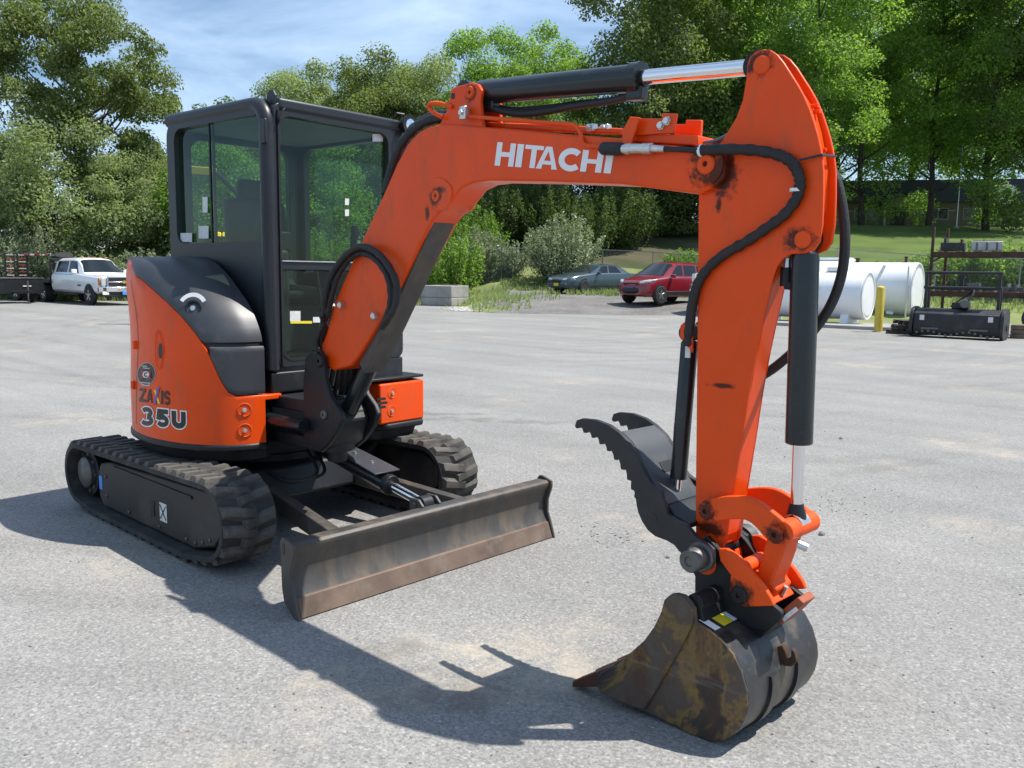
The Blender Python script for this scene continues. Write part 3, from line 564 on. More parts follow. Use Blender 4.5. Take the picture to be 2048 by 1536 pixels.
    # orange corner panel right of the swing post, with two bolts
    cp = [U(.572, -.385, .58), U(.572, -.385, .845), U(.535, -.30, .845), U(.535, -.30, .80), U(.555, -.365, .77), U(.555, -.375, .58)]
    for uv in ((489, 820), (490, 861)):
        q, tt, z = shell_hit(*uv, 0.0); q2, _, _ = shell_hit(*uv, 0.05); nn = (q2-q)/np.linalg.norm(q2-q)
        g = G(); g.lathe(q, nn, [(-0.012, 0.001), (-0.012, 0.026), (0.003, 0.033), (0.004, 0.036), (0.001, 0.040)], 24); g.build('bolt_recess', ORANGE_W, bc, smooth=60)
        g = G(); g.lathe(q-nn*0.004, nn, [(0, 0.013), (0.006, 0.013), (0.006, 0.009), (0.014, 0.009)], 6); g.build('bolt', ZINC, bc)
    # orange lip over the post recess
    g = G(); lip = [shell(t_, 0.842) for t_ in np.linspace(0.93, 1, 8)] + [U(.57, -.28, .842), U(.47, -.28, .842), U(.45, -.45, .842)]
    g.prism(lip, [q-ZZ*0.03 for q in lip]); g.build('cover_lip', ORANGE, EX, bevel=0.006)
    # left front panel
    xf = 0.63; y0 = .40; y1 = .775; zt = .835
    pn = [U(xf, y0, .578), U(xf, y1, .578), U(xf-.02, y1+.012, .578), U(.40, y1+.012, .578), U(.40, y0, .578)]
    g = G(); g.prism(pn, [q+ZZ*(zt-.578) for q in pn]); fp = g.build('front_panel', ORANGE, EX, bevel=0.012, seg=3)
    for (u, v) in ((784, 786), (783, 822)):
        y, z = u_front(u, v, xf); q = U(xf, y, z); g = G(); g.lathe(q, UX, [(-0.001, 0.001), (0.0005, 0.030), (0.003, 0.033), (0.001, 0.037)], 22); g.build('bolt_recess', ORANGE_W, fp, smooth=60)
        g = G(); g.lathe(q, UX, [(0, 0.012), (0.006, 0.012), (0.006, 0.008), (0.014, 0.008)], 6); g.build('bolt', ZINC, fp)
    yc, zc = u_front(763, 806, xf)
    for k, (dz, w) in enumerate(((0.026, 0.036), (0.0, 0.050), (-0.026, 0.036))):
        pts = [(yc-w, zc+dz-0.007), (yc+w, zc+dz-0.007), (yc+w, zc+dz+0.004), (yc+w*0.6, zc+dz+0.008), (yc-w*0.6, zc+dz+0.008), (yc-w, zc+dz+0.004)]
        g = G(); g.prism([U(xf-.004, a, b) for a, b in pts], [U(xf+.0015, a, b) for a, b in pts]); g.build('horn_slot', BLACKD, fp)
    # door latch slot, key lock, fuel knob
    (q, tt, z) = shell_hit(320, 702)
    sl_ = []
    for a in arc(320, 702, 4.5, 15.5, 0, 340, 16): sl_.append(shell_hit(a[0], a[1], 0.0035)[0])
    G().poly(sl_).build('latch_slot', BLACKD, bc, smooth=0)
    q, tt, z = shell_hit(408, 618, 0.004); q2, _, _ = shell_hit(408, 618, 0.1); nn = (q2-q)/np.linalg.norm(q2-q); nn = nn*0.9+ZZ*0.25; nn /= np.linalg.norm(nn); q = shell(tt, z+0.0, 0.004)
    g = G(); g.lathe(q-nn*0.01, nn, [(0, 0.046), (0.012, 0.046), (0.014, 0.036), (0.004, 0.03), (0.004, 0.0)], 28); kb = g.build('filler_lock', BLACK, EX, smooth=50)
    g = G(); g.lathe(q-nn*0.004, nn, [(0, 0.016), (0.012, 0.014), (0.014, 0)], 16); g.build('key_barrel', ZINC, kb)
    e1 = np.cross(ZZ, nn); e1 /= np.linalg.norm(e1); e2 = np.cross(nn, e1)
    g = G(); ra = arc(0, 0, 0.062, 0.062, 30, 150, 12); rb = arc(0, 0, 0.085, 0.085, 30, 150, 12)[::-1]
    G().poly([q+nn*0.012+e1*x+e2*y for x, y in ra+rb]).build('lock_sticker', WHITE, kb, smooth=0)
    def seam_strip(uvs, w, m_, nm, gr=0.0022):
        ts_ = [shell_hit(u, v, 0)[1:] for u, v in uvs]; g = G(); g.grid([[shell(t_-w, z, gr), shell(t_+w, z, gr)] for t_, z in ts_]); g.build(nm, m_, bc, smooth=0)
    seam_strip([(273, v) for v in range(560, 866, 18)], .0016, mat('dark_seam', (.10, .012, .004), .7), 'panel_seam')
    g = G(); ra_ = [shell_hit(a, b, .006)[0] for a, b in arc(318, 700, 8, 38, 0, 345, 24)]; G().tube(ra_+[ra_[0]], .0022, 6).build('latch_surround', ORANGE, bc)
    for (u, v) in ((268, 690), (268, 770)):
        q = shell_hit(u, v, .004)[0]; G().box(q, (.03, .03, .05), (UX, UY, ZZ)).build('cover_hinge', ORANGE, bc, bevel=.008)
    # lettering on the cover
    def letters(txt, px, widths, gap, mt, w, grow, nm, wide=0.0, swap=None):
        (x0, y0), (x1, y1), (x2, y2), (x3, y3) = px                        # bottom-left, bottom-right, top-right, top-left
        tot = sum(widths)+gap*(len(txt)-1); s_ = 0
        for c, wd in zip(txt, widths):
            polys = glyph(c, w)
            if wide: polys = [ribbon_grow(pl, wide) for pl in polys]
            m_ = mt
            if c == 'X': polys = [[(0.0, 1), (0.32, 1), (1.0, 0), (0.68, 0)], [(0.68, 1.25), (1.0, 1.25), (0.30, -0.1), (-0.02, -0.1)]]
            for k, pl in enumerate(polys):
                out = []
                for (a, b) in pl:
                    sx = (s_+a*wd)/tot; u = (x0+(x1-x0)*sx)*(1-b)+(x3+(x2-x3)*sx)*b; v = (y0+(y1-y0)*sx)*(1-b)+(y3+(y2-y3)*sx)*b
                    out.append(shell_hit(u, v, grow+(0.0012*k if c == 'X' else 0.0005*k))[0])
                G().poly(out).build(nm, (VIOLET if k else YELLOWD) if c == 'X' else m_, bc, smooth=0, recalc=False)
            s_ += wd+gap
    def ribbon_grow(pl, w):
        P = [np.array(q, float) for q in pl]; n = len(P); ar = sum(P[i][0]*P[(i+1) % n][1]-P[(i+1) % n][0]*P[i][1] for i in range(n)); sg = 1 if ar > 0 else -1; o = []
        for i in range(n):
            d1 = P[i]-P[i-1]; d2 = P[(i+1) % n]-P[i]; d1 /= np.linalg.norm(d1)+1e-9; d2 /= np.linalg.norm(d2)+1e-9; nn = np.array([d1[1]+d2[1], -(d1[0]+d2[0])])*sg; k = np.linalg.norm(nn); nn = nn/(k+1e-9); o.append(P[i]+nn*w/max(0.6, k/2))
        return o
    letters('ZAXIS', ((279, 803), (341, 810), (340, 783), (279, 776)), [1, 1, 1, .32, .95], .14, BLACKD, 0.27, 0.003, 'letter')
    letters('35U', ((283, 849), (373, 857), (372, 824), (283, 814)), [.95, .95, 1.05], .18, WHITE, 0.33, 0.0025, 'letter_outline', wide=0.075)
    letters('35U', ((283, 849), (373, 857), (372, 824), (283, 814)), [.95, .95, 1.05], .18, BLACKD, 0.33, 0.0042, 'letter')
    # round dealer badge
    def disc(cx, cy, rx, ry, m_, gr, nm): G().poly([shell_hit(a, b, gr)[0] for a, b in arc(cx, cy, rx, ry, 0, 350, 24)]).build(nm, m_, bc, smooth=0, recalc=False)
    disc(292, 748, 18.5, 23, PAPER, 0.0025, 'badge_rim'); disc(292, 748, 17.6, 22, BLACKD, 0.0035, 'dealer_badge')
    G().poly([shell_hit(a, b, 0.0045)[0] for a, b in ((283, 741), (301, 743), (301, 757), (283, 755))]).build('badge_panel', REDD, bc, smooth=0, recalc=False)
    disc(292, 749, 6.5, 6.5, WHITE, 0.0055, 'badge_emblem')
    G().poly([shell_hit(292+4*(a-.5)*2, 749-4.5*(b-.5)*2, 0.0065)[0] for a, b in glyph('C', .3)[0]]).build('badge_letter', BLACKD, bc, smooth=0, recalc=False)
    for (a, b, w) in ((285, 735, 14), (281, 764, 20), (284, 769, 16), (283, 731, 10)):
        G().poly([shell_hit(x, y, 0.0045)[0] for x, y in ((a, b), (a+w, b+w*.08), (a+w, b+w*.08+1.6), (a, b+1.6))]).build('badge_text', PAPER, bc, smooth=0, recalc=False)
make_body()

def rrect(x0, y0, x1, y1, r, n=6):
    o = []
    for (cx, cy, a0) in ((x1-r, y1-r, 0), (x0+r, y1-r, 90), (x0+r, y0+r, 180), (x1-r, y0+r, 270)): o += arc(cx, cy, r, r, a0, a0+90, n)
    return o
def make_cab():
    XF, XB, YR, YL, Z0, ZT = .554, -.498, -.336, .666, .985, 2.48
    floor = rrect(XB+.02, YR+.02, XF-.01, YL-.02, .06)
    g = G(); g.prism([U(x, y, Z0-.03) for x, y in floor], [U(x, y, Z0+.03) for x, y in floor]); cb = g.build('cab', CABM, EX, bevel=0.008)
    def ringpart(nm, f, outer, inner, w, m_=CABM): g = G(); g.ring([f(*q) for q in outer], [f(*q) for q in inner], w); return g.build(nm, m_, cb, bevel=0.006)
    fr = lambda y, z: U(XF, y, z)
    ringpart('front_frame', fr, rrect(YR+.05, Z0, YL, ZT-.035, .05), rrect(-.252, 1.03, .548, 2.382, .075), -UX*.06)
    g = G(); g.ring([U(XF+.004, *q) for q in rrect(-.262, 1.02, .558, 2.392, .08)], [U(XF+.004, *q) for q in rrect(-.248, 1.034, .544, 2.378, .072)], -UX*.03); g.build('window_seal', BLACKD, cb)
    sd = lambda x, z: U(x, YR, z)
    xg0, _ = u_side(350, 350, YR); xg1, _ = u_side(531, 350, YR); _, zg0 = u_side(480, 484, YR)
    ringpart('side_frame', sd, rrect(XB, Z0, XF-.03, ZT-.05, .10), rrect(xg0, zg0, xg1, 2.375, .07), UY*.05)
    lf = lambda x, z: U(x, YL-.05, z)
    ringpart('door_frame', lf, rrect(XB, Z0, XF-.005, ZT-.035, .06), rrect(-.40, 1.12, .47, 2.36, .08), UY*.05)
    rr = lambda y, z: U(XB, y, z)
    ringpart('rear_frame', rr, rrect(YR+.055, Z0, YL-.055, ZT-.04, .06), rrect(-.20, 1.62, .53, 2.34, .07), UX*.05)
    # side rail bending down into the round front pillar
    yr = YR+.034; bend = [U(.40+.115*math.sin(a), yr, 2.32+.115*math.cos(a)) for a in np.linspace(0, math.pi/2, 10)]
    g = G(); g.tube([U(XB, yr, 2.435), U(XB+.05, yr, 2.435), U(.2, yr, 2.435)] + bend + [U(.515, yr, 1.9), U(.515, yr, Z0-.01)], .044, 16); g.build('rail_pillar', CABM, cb, smooth=60)
    g = G(); g.box(U(XF+.004, YR+.075, 1.70), (.012, .008, 1.40), (UX, UY, ZZ)); g.build('pillar_seam', BLACKD, cb)
    ro = [(XB-.02, YR+.035), (XF-.15, YR+.035), (XF+.008, YR+.085), (XF+.008, YL-.03), (XF-.03, YL+.012), (XB-.02, YL+.012)]; g = G(); g.prism([U(x, y, ZT-.075) for x, y in ro], [U(x, y, ZT-.008) for x, y in ro]); g.build('roof', CABM, cb, bevel=0.018, seg=3)
    g = G(); li = rrect(XB+.06, YR+.06, XF-.07, YL-.06, .05); g.prism([U(x, y, ZT-.10) for x, y in li], [U(x, y, ZT-.066) for x, y in li]); g.build('headliner', LINER, cb)
    # lifting eye, hinge block, grab bits
    q = b2  # noqa
    xe, ze = u_side(522, 190, YR); le = [(-.05, -.03), (.035, -.06), (.04, .0), (.02, .03), (-.005, .034), (-.03, .018)]
    g = G(); c0 = U(XF-.045, YR+.075, ZT-.0); g.prism([c0+UX*x+ZZ*z-UY*.008 for x, z in le], [c0+UX*x+ZZ*z+UY*.008 for x, z in le]); g.build('lifting_eye', CABM, cb, bevel=0.003)
    x1, z1 = u_side(528, 262, YR-.01); g = G(); g.box(U(x1, YR-.012, z1), (.05, .02, .13), (UX, UY, ZZ)); g.build('hinge_block', CABM, cb, bevel=0.006)
    g = G(); q0 = U(XF+.008, -.262, 2.33); g.tube([q0, q0+UX*.02+ZZ*.02, q0+UX*.02+ZZ*.07+UY*.02, q0+ZZ*.085+UY*.045], .006, 8); g.build('wiper_nozzle', BLACK, cb)
    # glass panes
    def pane(nm, pts): G().poly(pts).build(nm, CABGLASS, cb, smooth=0)
    pane('front_window', [U(XF-.03, *q) for q in rrect(-.262, 1.585, .558, 2.392, .08)])
    pane('lower_front_window', [U(XF-.03, *q) for q in rrect(-.262, 1.02, .558, 1.53, .08)])
    g = G(); g.box(U(XF-.028, .148, 1.558), (.024, .81, .05), (UX, UY, ZZ)); g.build('window_bar', CABM, cb, bevel=0.006)
    g = G(); g.box(U(XF-.012, .148, 1.585), (.008, .80, .006), (UX, UY, ZZ)); g.build('window_trim', ZINC, cb)
    xm, _ = u_side(418, 350, YR)
    pane('side_window_rear', [U(x, YR+.03, z) for x, z in rrect(xg0-.01, zg0-.01, xm+.02, 2.385, .04)])
    pane('side_window_front', [U(x, YR+.018, z) for x, z in rrect(xm-.02, zg0-.01, xg1+.01, 2.385, .04)])
    for dx in (-.012, .012):
        g = G(); g.box(U(xm+dx, YR+.024+dx*.4, (zg0+2.375)/2), (.012, .012, 2.375-zg0), (UX, UY, ZZ)); g.build('window_divider', BLACK, cb)
    pane('door_window', [U(x, YL-.025, z) for x, z in rrect(-.41, 1.11, .48, 2.37, .08)])
    pane('rear_window', [U(XB+.025, y, z) for y, z in rrect(-.21, 1.61, .54, 2.35, .07)])
    # seat, console, levers
    def sq(pts, y0, y1, nm, m_, bv=.02): g = G(); g.prism([U(x, y0, z) for x, z in pts], [U(x, y1, z) for x, z in pts]); return g.build(nm, m_, cb, bevel=bv, seg=3)
    sq([(-.30, 1.30), (.16, 1.32), (.18, 1.42), (-.22, 1.44), (-.34, 2.00), (-.43, 1.98), (-.40, 1.45)], -.02, .42, 'seat', SEATM, .04)
    sq([(-.36, 1.98), (-.34, 2.12), (-.41, 2.12), (-.43, 1.98)], .08, .32, 'headrest', SEATM, .03)
    sq([(-.30, 1.02), (.10, 1.02), (.12, 1.32), (-.30, 1.32)], -.02, .42, 'seat_base', INTER)
    for y0, y1 in ((-.24, -.10), (.48, .60)):
        sq([(-.30, 1.02), (.16, 1.02), (.26, 1.52), (.22, 1.58), (-.28, 1.52)], y0, y1, 'side_console', INTER, .025)
        g = G(); yc = (y0+y1)/2; g.tube([U(.20, yc, 1.56), U(.21, yc, 1.62), U(.215, yc, 1.70)], [.03, .016, .014], 12); g.tube([U(.215, yc, 1.68), U(.225, yc, 1.74), U(.235, yc, 1.80), U(.235, yc, 1.825)], [.020, .024, .028, .02], 12); g.build('control_lever', SEATM, cb)
    g = G(); g.tube([U(.36, .18, 1.03), U(.34, .18, 1.35), U(.30, .17, 1.58)], .011, 8); g.tube([U(.36, .28, 1.03), U(.34, .28, 1.35), U(.30, .29, 1.58)], .011, 8); g.build('travel_lever', SEATM, cb)
    g = G(); g.box(U(.40, -.17, 1.35), (.10, .10, .60), (UX, UY, ZZ)); g.build('instrument_column', INTER, cb, bevel=.02)
    g = G(); g.box(U(.38, -.14, 1.70), (.05, .13, .11), (UX, UY, ZZ)); g.build('monitor', SEATM, cb, bevel=.01)
    # paper notes on the windows
    def note(u0, v0, u1, v1, pl_, nm='window_note', m_=PAPER):
        if pl_ == 's': pts = [U(x, YR+.015, z) for x, z in (u_side(u0, v0, YR+.015), u_side(u1, v0, YR+.015), u_side(u1, v1, YR+.015), u_side(u0, v1, YR+.015))]
        else: pts = [U(XF-.026, y, z) for y, z in (u_front(u0, v0, XF-.026), u_front(u1, v0, XF-.026), u_front(u1, v1, XF-.026), u_front(u0, v1, XF-.026))]
        G().poly(pts).build(nm, m_, cb, smooth=0)
    note(397, 452, 417, 477, 's'); note(405, 394, 415, 425, 's'); note(361, 466, 384, 484, 's')
    note(745, 268, 766, 283, 'f'); note(580, 622, 601, 642, 'f'); note(626, 634, 640, 645, 'f'); note(581, 642, 624, 647, 'f', m_=YELLOWD)
    note(690, 397, 698, 410, 'f'); note(690, 419, 698, 432, 'f')
    # work lamp on the left front corner
    yy, zz2 = u_front(822, 250, XF+.06); c = U(XF+.05, yy, zz2)
    g = G(); g.lathe(c-UX*.05, UX, [(0, .02), (.01, .052), (.05, .064), (.06, .064), (.058, .056)], 22); lp = g.build('work_lamp', BLACK, EX, smooth=40)
    g = G(); g.lathe(c+UX*.003, UX, [(0, .056), (.004, .05), (.008, 0)], 22); g.build('lamp_lens', CHROME, lp)
    g = G(); g.tube([U(XF-.03, .60, ZT-.02), U(XF+.0, .62, ZT+.03), U(XF+.015, yy-.02, ZT+.03), c-UX*.04], .008, 8); g.build('lamp_bracket', BLACK, lp)
    # panels below the cab
    def bx(c_, d_, nm, m_=BLACK, bv=.01): g = G(); g.box(U(*c_), d_, (UX, UY, ZZ)); return g.build(nm, m_, EX, bevel=bv)
    bx((.05, .16, .90), (1.0, .98, .12), 'cab_mount'); bx((.30, .05, .70), (.34, .66, .26), 'valve_cover'); bx((.0, .2, .66), (.9, 1.0, .18), 'machinery_deck')
    bx((.525, .475, .915), (.055, .38, .145), 'lower_front_panel', CABM)
    g = G(); g.box(U(.53, .51, .862), (.19, .54, .018), (UX, UY, ZZ)); g.build('floor_edge', BLACK, EX, bevel=.006)
make_cab()

# ---- boom, arm, bucket (all in the boom plane)
def bpin(u, v, off, r, nm, parent, m_=None, ext=0.012, both=True, hole=True, far=None):
    x, z = b2(u, v, off); m_ = m_ or ORANGE_W
    for s, o in ((-1, off), (1, far if far is not None else -off)) if both else ((-1, off),):
        g = G(); c = B(x, z, o); g.lathe(c-FY*s*0.004, FY*s, [(0, r), (ext*.6, r), (ext, r*.85), (ext, r*.30 if hole else 0)] + ([(ext*.3, r*.28), (ext*.3, 0)] if hole else []), 22); g.build(nm, m_, parent, smooth=40)
    return x, z
def grease(*a, **k): pass
def stained(name, base, pts):
    m = base.copy(); m.name = name; t = m.node_tree; lk = t.links.new; p = t.nodes['Principled BSDF']; src = p.inputs['Base Color'].links[0].from_socket
    tcn = N(t, 'ShaderNodeTexCoord'); nz = N(t, 'ShaderNodeTexNoise'); nz.inputs['Scale'].default_value = 28; nz.inputs['Detail'].default_value = 5; nz.inputs['Roughness'].default_value = 0.7; lk(tcn.outputs['Object'], nz.inputs['Vector']); tot = None
    for (u, v, off, r, sx, sz) in pts:
        q = b3(u, v, off); mp_ = N(t, 'ShaderNodeMapping', vector_type='TEXTURE'); mp_.inputs['Location'].default_value = tuple(q); mp_.inputs['Rotation'].default_value = (0, 0, PHI); mp_.inputs['Scale'].default_value = (r*sx, r*2.0, r*sz); lk(tcn.outputs['Object'], mp_.inputs['Vector'])
        ln = N(t, 'ShaderNodeVectorMath', operation='LENGTH'); lk(mp_.outputs[0], ln.inputs[0]); ad = N(t, 'ShaderNodeMath', operation='ADD'); lk(ln.outputs['Value'], ad.inputs[0])
        nr = N(t, 'ShaderNodeMapRange'); nr.inputs['From Min'].default_value = 0.3; nr.inputs['From Max'].default_value = 0.7; nr.inputs['To Min'].default_value = -0.45; nr.inputs['To Max'].default_value = 0.45; lk(nz.outputs['Fac'], nr.inputs['Value']); lk(nr.outputs[0], ad.inputs[1])
        mr = N(t, 'ShaderNodeMapRange', interpolation_type='SMOOTHSTEP'); mr.inputs['From Min'].default_value = 0.45; mr.inputs['From Max'].default_value = 1.1; mr.inputs['To Min'].default_value = 1; mr.inputs['To Max'].default_value = 0; lk(ad.outputs[0], mr.inputs['Value'])
        if tot is None: tot = mr.outputs[0]
        else: mxm = N(t, 'ShaderNodeMath', operation='MAXIMUM'); lk(tot, mxm.inputs[0]); lk(mr.outputs[0], mxm.inputs[1]); tot = mxm.outputs[0]
    sc = N(t, 'ShaderNodeMath', operation='MULTIPLY'); sc.inputs[1].default_value = 0.92; lk(tot, sc.inputs[0])
    md = N(t, 'ShaderNodeMixRGB'); md.inputs[2].default_value = (0.022, 0.010, 0.006, 1); lk(sc.outputs[0], md.inputs[0]); lk(src, md.inputs[1]); lk(md.outputs[0], p.inputs['Base Color']); return m
STAINS = [(873, 393, -.08, .046, 1, 1.1), (882, 380, -.08, .03, 1.3, .7), (855, 425, -.08, .03, .7, 1.3), (1412, 330, -.09, .075, 1, 1), (1438, 345, -.08, .085, .8, 1), (1524, 122, -.05, .055, 1, .9), (1503, 134, -.05, .022, .8, 1.4), (1600, 478, -.05, .052, 1.1, .9), (1437, 412, -.05, .020, .7, 1.6), (1445, 772, -.05, .028, 2.0, .4), (941, 185, -.066, .042, 1, 1), (1412, 1022, -.098, .048, 1, 1), (1420, 1056, -.05, .042, 1.4, .7), (1550, 1069, -.098, .046, 1, 1), (1480, 1190, -.12, .055, 1.2, 1)]
ORANGE_S = stained('stained_orange_paint', ORANGE, STAINS); ORANGE_WS = stained('stained_worn_orange_paint', ORANGE_W, STAINS)
def make_boom():
    hw = .08
    near = [(636, 704), (652, 668), (672, 598), (697, 540), (720, 487), (745, 435), (770, 381), (792, 330), (814, 289), (836, 265), (858, 252), (884, 247), (930, 250), (1014, 257), (1132, 268), (1242, 276), (1262, 284), (1330, 292), (1395, 298), (1425, 297), (1444, 311), (1451, 332), (1445, 356), (1428, 374), (1398, 388), (1330, 380), (1242, 368), (1101, 363), (975, 361), (945, 365), (922, 376), (905, 398), (893, 417), (878, 425), (862, 445), (840, 487), (814, 541), (790, 592), (760, 640), (735, 683), (712, 718), (700, 732), (668, 741), (648, 733)]
    A, Bb = bplate(near, -hw, -hw, hw); g = G(); g.prism(A, Bb); bm_ = g.build('boom', ORANGE_S, EX, bevel=0.010, seg=3, smooth=30)
    # foot clamp (black)
    # HITACHI on the near face
    def letters(txt, px, spans, off):
        (x0, y0), (x1, y1), (x2, y2), (x3, y3) = px; tot = 745
        for c, (s_, wd) in zip(txt, spans):
            for pl in glyph(c, .285 if c != 'I' else 1):
                out = []
                for (a, b) in pl:
                    sx = (s_+a*wd)/tot; u = (x0+(x1-x0)*sx)*(1-b)+(x3+(x2-x3)*sx)*b; v = (y0+(y1-y0)*sx)*(1-b)+(y3+(y2-y3)*sx)*b; out.append(b3(u, v, off))
                G().poly(out).build('letter', WHITE, bm_, smooth=0)
    letters('HITACHI', ((989, 331), (1221, 347), (1228, 305), (995, 284)), [(0, 120), (131, 40), (181, 118), (264, 136), (402, 140), (548, 135), (700, 45)], -hw-0.0015)
    # arm cylinder bracket on the top
    br = [(878, 250), (893, 222), (902, 180), (908, 174), (944, 165), (955, 168), (963, 180), (960, 200), (962, 232), (966, 258)]
    for o0, o1 in ((-.066, -.046), (.046, .066)):
        A, Bb = bplate(br, -.066, o0, o1); g = G(); g.prism(A, Bb); g.build('cylinder_bracket', ORANGE_S, bm_, bevel=0.004)
    g = G(); x, z = b2(906, 192, -.066); g.lathe(B(x, z, -.067), -FY, [(0, .013), (.0012, .013)], 14); g.build('bracket_hole', BLACKD, bm_)
    bpin(941, 185, -.066, .027, 'pin', bm_); grease(941, 185, -.066, .032, bm_, 1)
    bpin(873, 392, -hw, .028, 'pin', bm_); grease(874, 391, -hw, .034, bm_, 2, 1.0, .01)
    bpin(1412, 328, -hw-.012, .034, 'pin', bm_); 
    x, z = b2(1412, 330, -hw); g = G(); g.lathe(B(x, z, -hw+.002), -FY, [(0, .070), (.010, .070), (.014, .064), (.014, .03)], 30); g.build('pin_boss', ORANGE_WS, bm_, smooth=40)
    grease(1412, 330, -hw-.0135, .050, bm_, 3, 1.0, .02)
    # raised cylinder boss plate below the elbow
    bp = chaikin([(858, 360), (880, 352), (905, 372), (903, 398), (892, 417), (876, 424), (860, 412), (854, 385)], 2)
    A, Bb = bplate(bp, -hw-.004, -hw-.006, -hw+.01); g = G(); g.prism(A, Bb); g.build('boss_plate', ORANGE_S, bm_, bevel=0.003)
    # orange hydraulic pipes on the boom
    def pipe(px, r, m_, nm, parent, n=10, sub=8):
        P = [b3(u, v, o) for u, v, o in px]; P = catmull(P, sub) if sub else P; g = G(); g.tube(P, r, n); return g.build(nm, m_, parent, smooth=60)
    pipe([(928, 232, -.085), (1000, 238, -.085), (1090, 245, -.085), (1135, 248, -.085), (1153, 253, -.087), (1161, 268, -.09), (1166, 286, -.092), (1178, 292, -.094), (1210, 293, -.095)], .0085, ORANGE_WS, 'boom_pipe', bm_)
    pipe([(930, 243, .02), (1010, 252, .02), (1100, 258, .0), (1180, 262, -.02), (1245, 264, -.03)], .010, ORANGE_WS, 'boom_pipe', bm_)
    pipe([(1010, 250, .05), (1100, 253, .05), (1180, 258, .05), (1245, 262, .05)], .010, ORANGE_WS, 'boom_pipe', bm_)
    pipe([(905, 214, -.07), (880, 207, -.08), (860, 208, -.085), (858, 216, -.085), (868, 226, -.085), (885, 235, -.08)], .0095, ORANGE_WS, 'hose_guard', bm_)
    for (u, v, o) in ((929, 226, -.095), (1184, 256, -.03), (1212, 257, .04)):
        g = G(); q = b3(u, v, o); g.box(q, (.035, .03, .055 if u < 1000 else .03), (FX, FY, ZZ)); cl = g.build('pipe_clamp', ZINC, bm_, bevel=.004)
        g = G(); g.lathe(q-FY*.015, -FY, [(0, .012), (.012, .012)], 6); g.build('bolt', ZINC, bm_)
    pipe([(928, 366, .06), (940, 384, .06), (944, 405, .06), (940, 418, .06), (926, 420, .06)], .008, ORANGE_WS, 'hose_guide', bm_)
    # bracket stack near the tip
    for px, off, o0, o1 in (([(1245, 307), (1245, 262), (1261, 233), (1280, 235), (1268, 272), (1258, 308)], -.10, -.104, -.092), ([(1279, 236), (1324, 237), (1325, 226), (1354, 227), (1348, 266), (1268, 272)], -.07, -.074, -.060), ([(1350, 249), (1373, 248), (1373, 240), (1404, 240), (1402, 274), (1350, 274)], .03, .024, .04)):
        A, Bb = bplate(px, off, o0, o1); g = G(); g.prism(A, Bb); g.build('hose_bracket', ORANGE_S, bm_, bevel=.003)
    g = G(); A, Bb = bplate([(1262, 268), (1402, 272), (1402, 292), (1262, 284)], -.04, -.06, .05); g.prism(A, Bb); g.build('bracket_base', ORANGE_S, bm_, bevel=.004)
    for u, v in ((1323, 251), (1335, 242)):
        g = G(); g.lathe(b3(u, v, -.074), -FY, [(0, .016), (.004, .016), (.004, .012), (.014, .012)], 6); g.build('bolt', ZINC, bm_)
    # quick coupling and thumb hose
    def run(px, r, m_, nm, off, n=12): pts = [b3(u, v, off) for u, v in px]; g = G(); g.tube(pts, r, n); return g.build(nm, m_, EX, smooth=40)
    o = -.105
    run([(1203, 296), (1207, 297), (1240, 298), (1246, 298)], [.018, .024, .024, .02], HOSE, 'coupling_cap', o)
    cpl = run([(1246, 298), (1252, 298), (1253, 298), (1262, 297), (1263, 297), (1285, 297), (1286, 297), (1304, 297), (1305, 297), (1330, 298)], [.017, .017, .021, .021, .018, .018, .020, .020, .013, .012], ZINC, 'hose_coupling', o, 16)
    def hose(px, r, nm='hydraulic_hose', m_=HOSE, parent=EX, n=12):
        P = catmull([b3(u, v, w) for u, v, w in px], 8); rr = random.Random(len(px)); g = G(); g.tube(P, [r*(1+(0.16*math.sin(i*1.3)*rr.random()+0.08*(rr.random()-.5)) if r > .014 else r) for i in range(len(P))] if r > .014 else r, n); return g.build(nm, m_, parent, smooth=60)
    hose([(1325, 298, -.105), (1360, 299, -.104), (1400, 301, -.10)], .0095)
    th = hose([(1394, 301, -.102), (1440, 299, -.10), (1500, 300, -.085), (1550, 308, -.075), (1580, 322, -.072), (1596, 345, -.07), (1600, 368, -.068), (1594, 395, -.066), (1570, 428, -.066), (1535, 455, -.066), (1495, 482, -.066), (1450, 508, -.066), (1415, 538, -.066), (1394, 572, -.066), (1384, 615, -.06), (1379, 655, -.05), (1376, 690, -.04)], .0175, 'thumb_hose')
    for u, v in ((1403, 301), (1596, 383)):
        g = G(); g.lathe(b3(u, v, -.101 if u < 1500 else -.068)-FX*.006, FX if u < 1500 else ZZ, [(0, .0205), (.01, .0205)], 14); g.build('cable_tie', WHITE, th)
    g = G(); g.tube([b3(1578, 327, -.094), b3(1600, 320, -.072), b3(1643, 310, -.062), b3(1672, 313, .06)], .0045, 6); g.build('cable_tie', BLACKD, th)
    # hoses over the boom and between boom and arm
    for k, dz in enumerate((0, 9, 18)):
        hose([(1336, 273+dz*.4, -.02+.03*k), (1375, 284+dz*.6, -.02+.03*k), (1410, 286+dz*.7, -.02+.03*k), (1442, 278+dz*.6, -.02+.02*k), (1475, 258+dz*.7, -.01+.02*k), (1500, 240+dz, 0.0+.02*k)], .008, m_=mat('grey_hose', (.10, .11, .13), .35) if k == 0 else MATS['grey_hose'])
    hose([(775, 372, 0), (790, 322, 0), (810, 280, 0), (838, 250, 0), (868, 234, 0), (900, 230, 0), (935, 233, 0)], .026); hose([(772, 385, -.05), (786, 330, -.05), (806, 285, -.05), (834, 254, -.05), (866, 238, -.05), (905, 236, -.03)], .022)
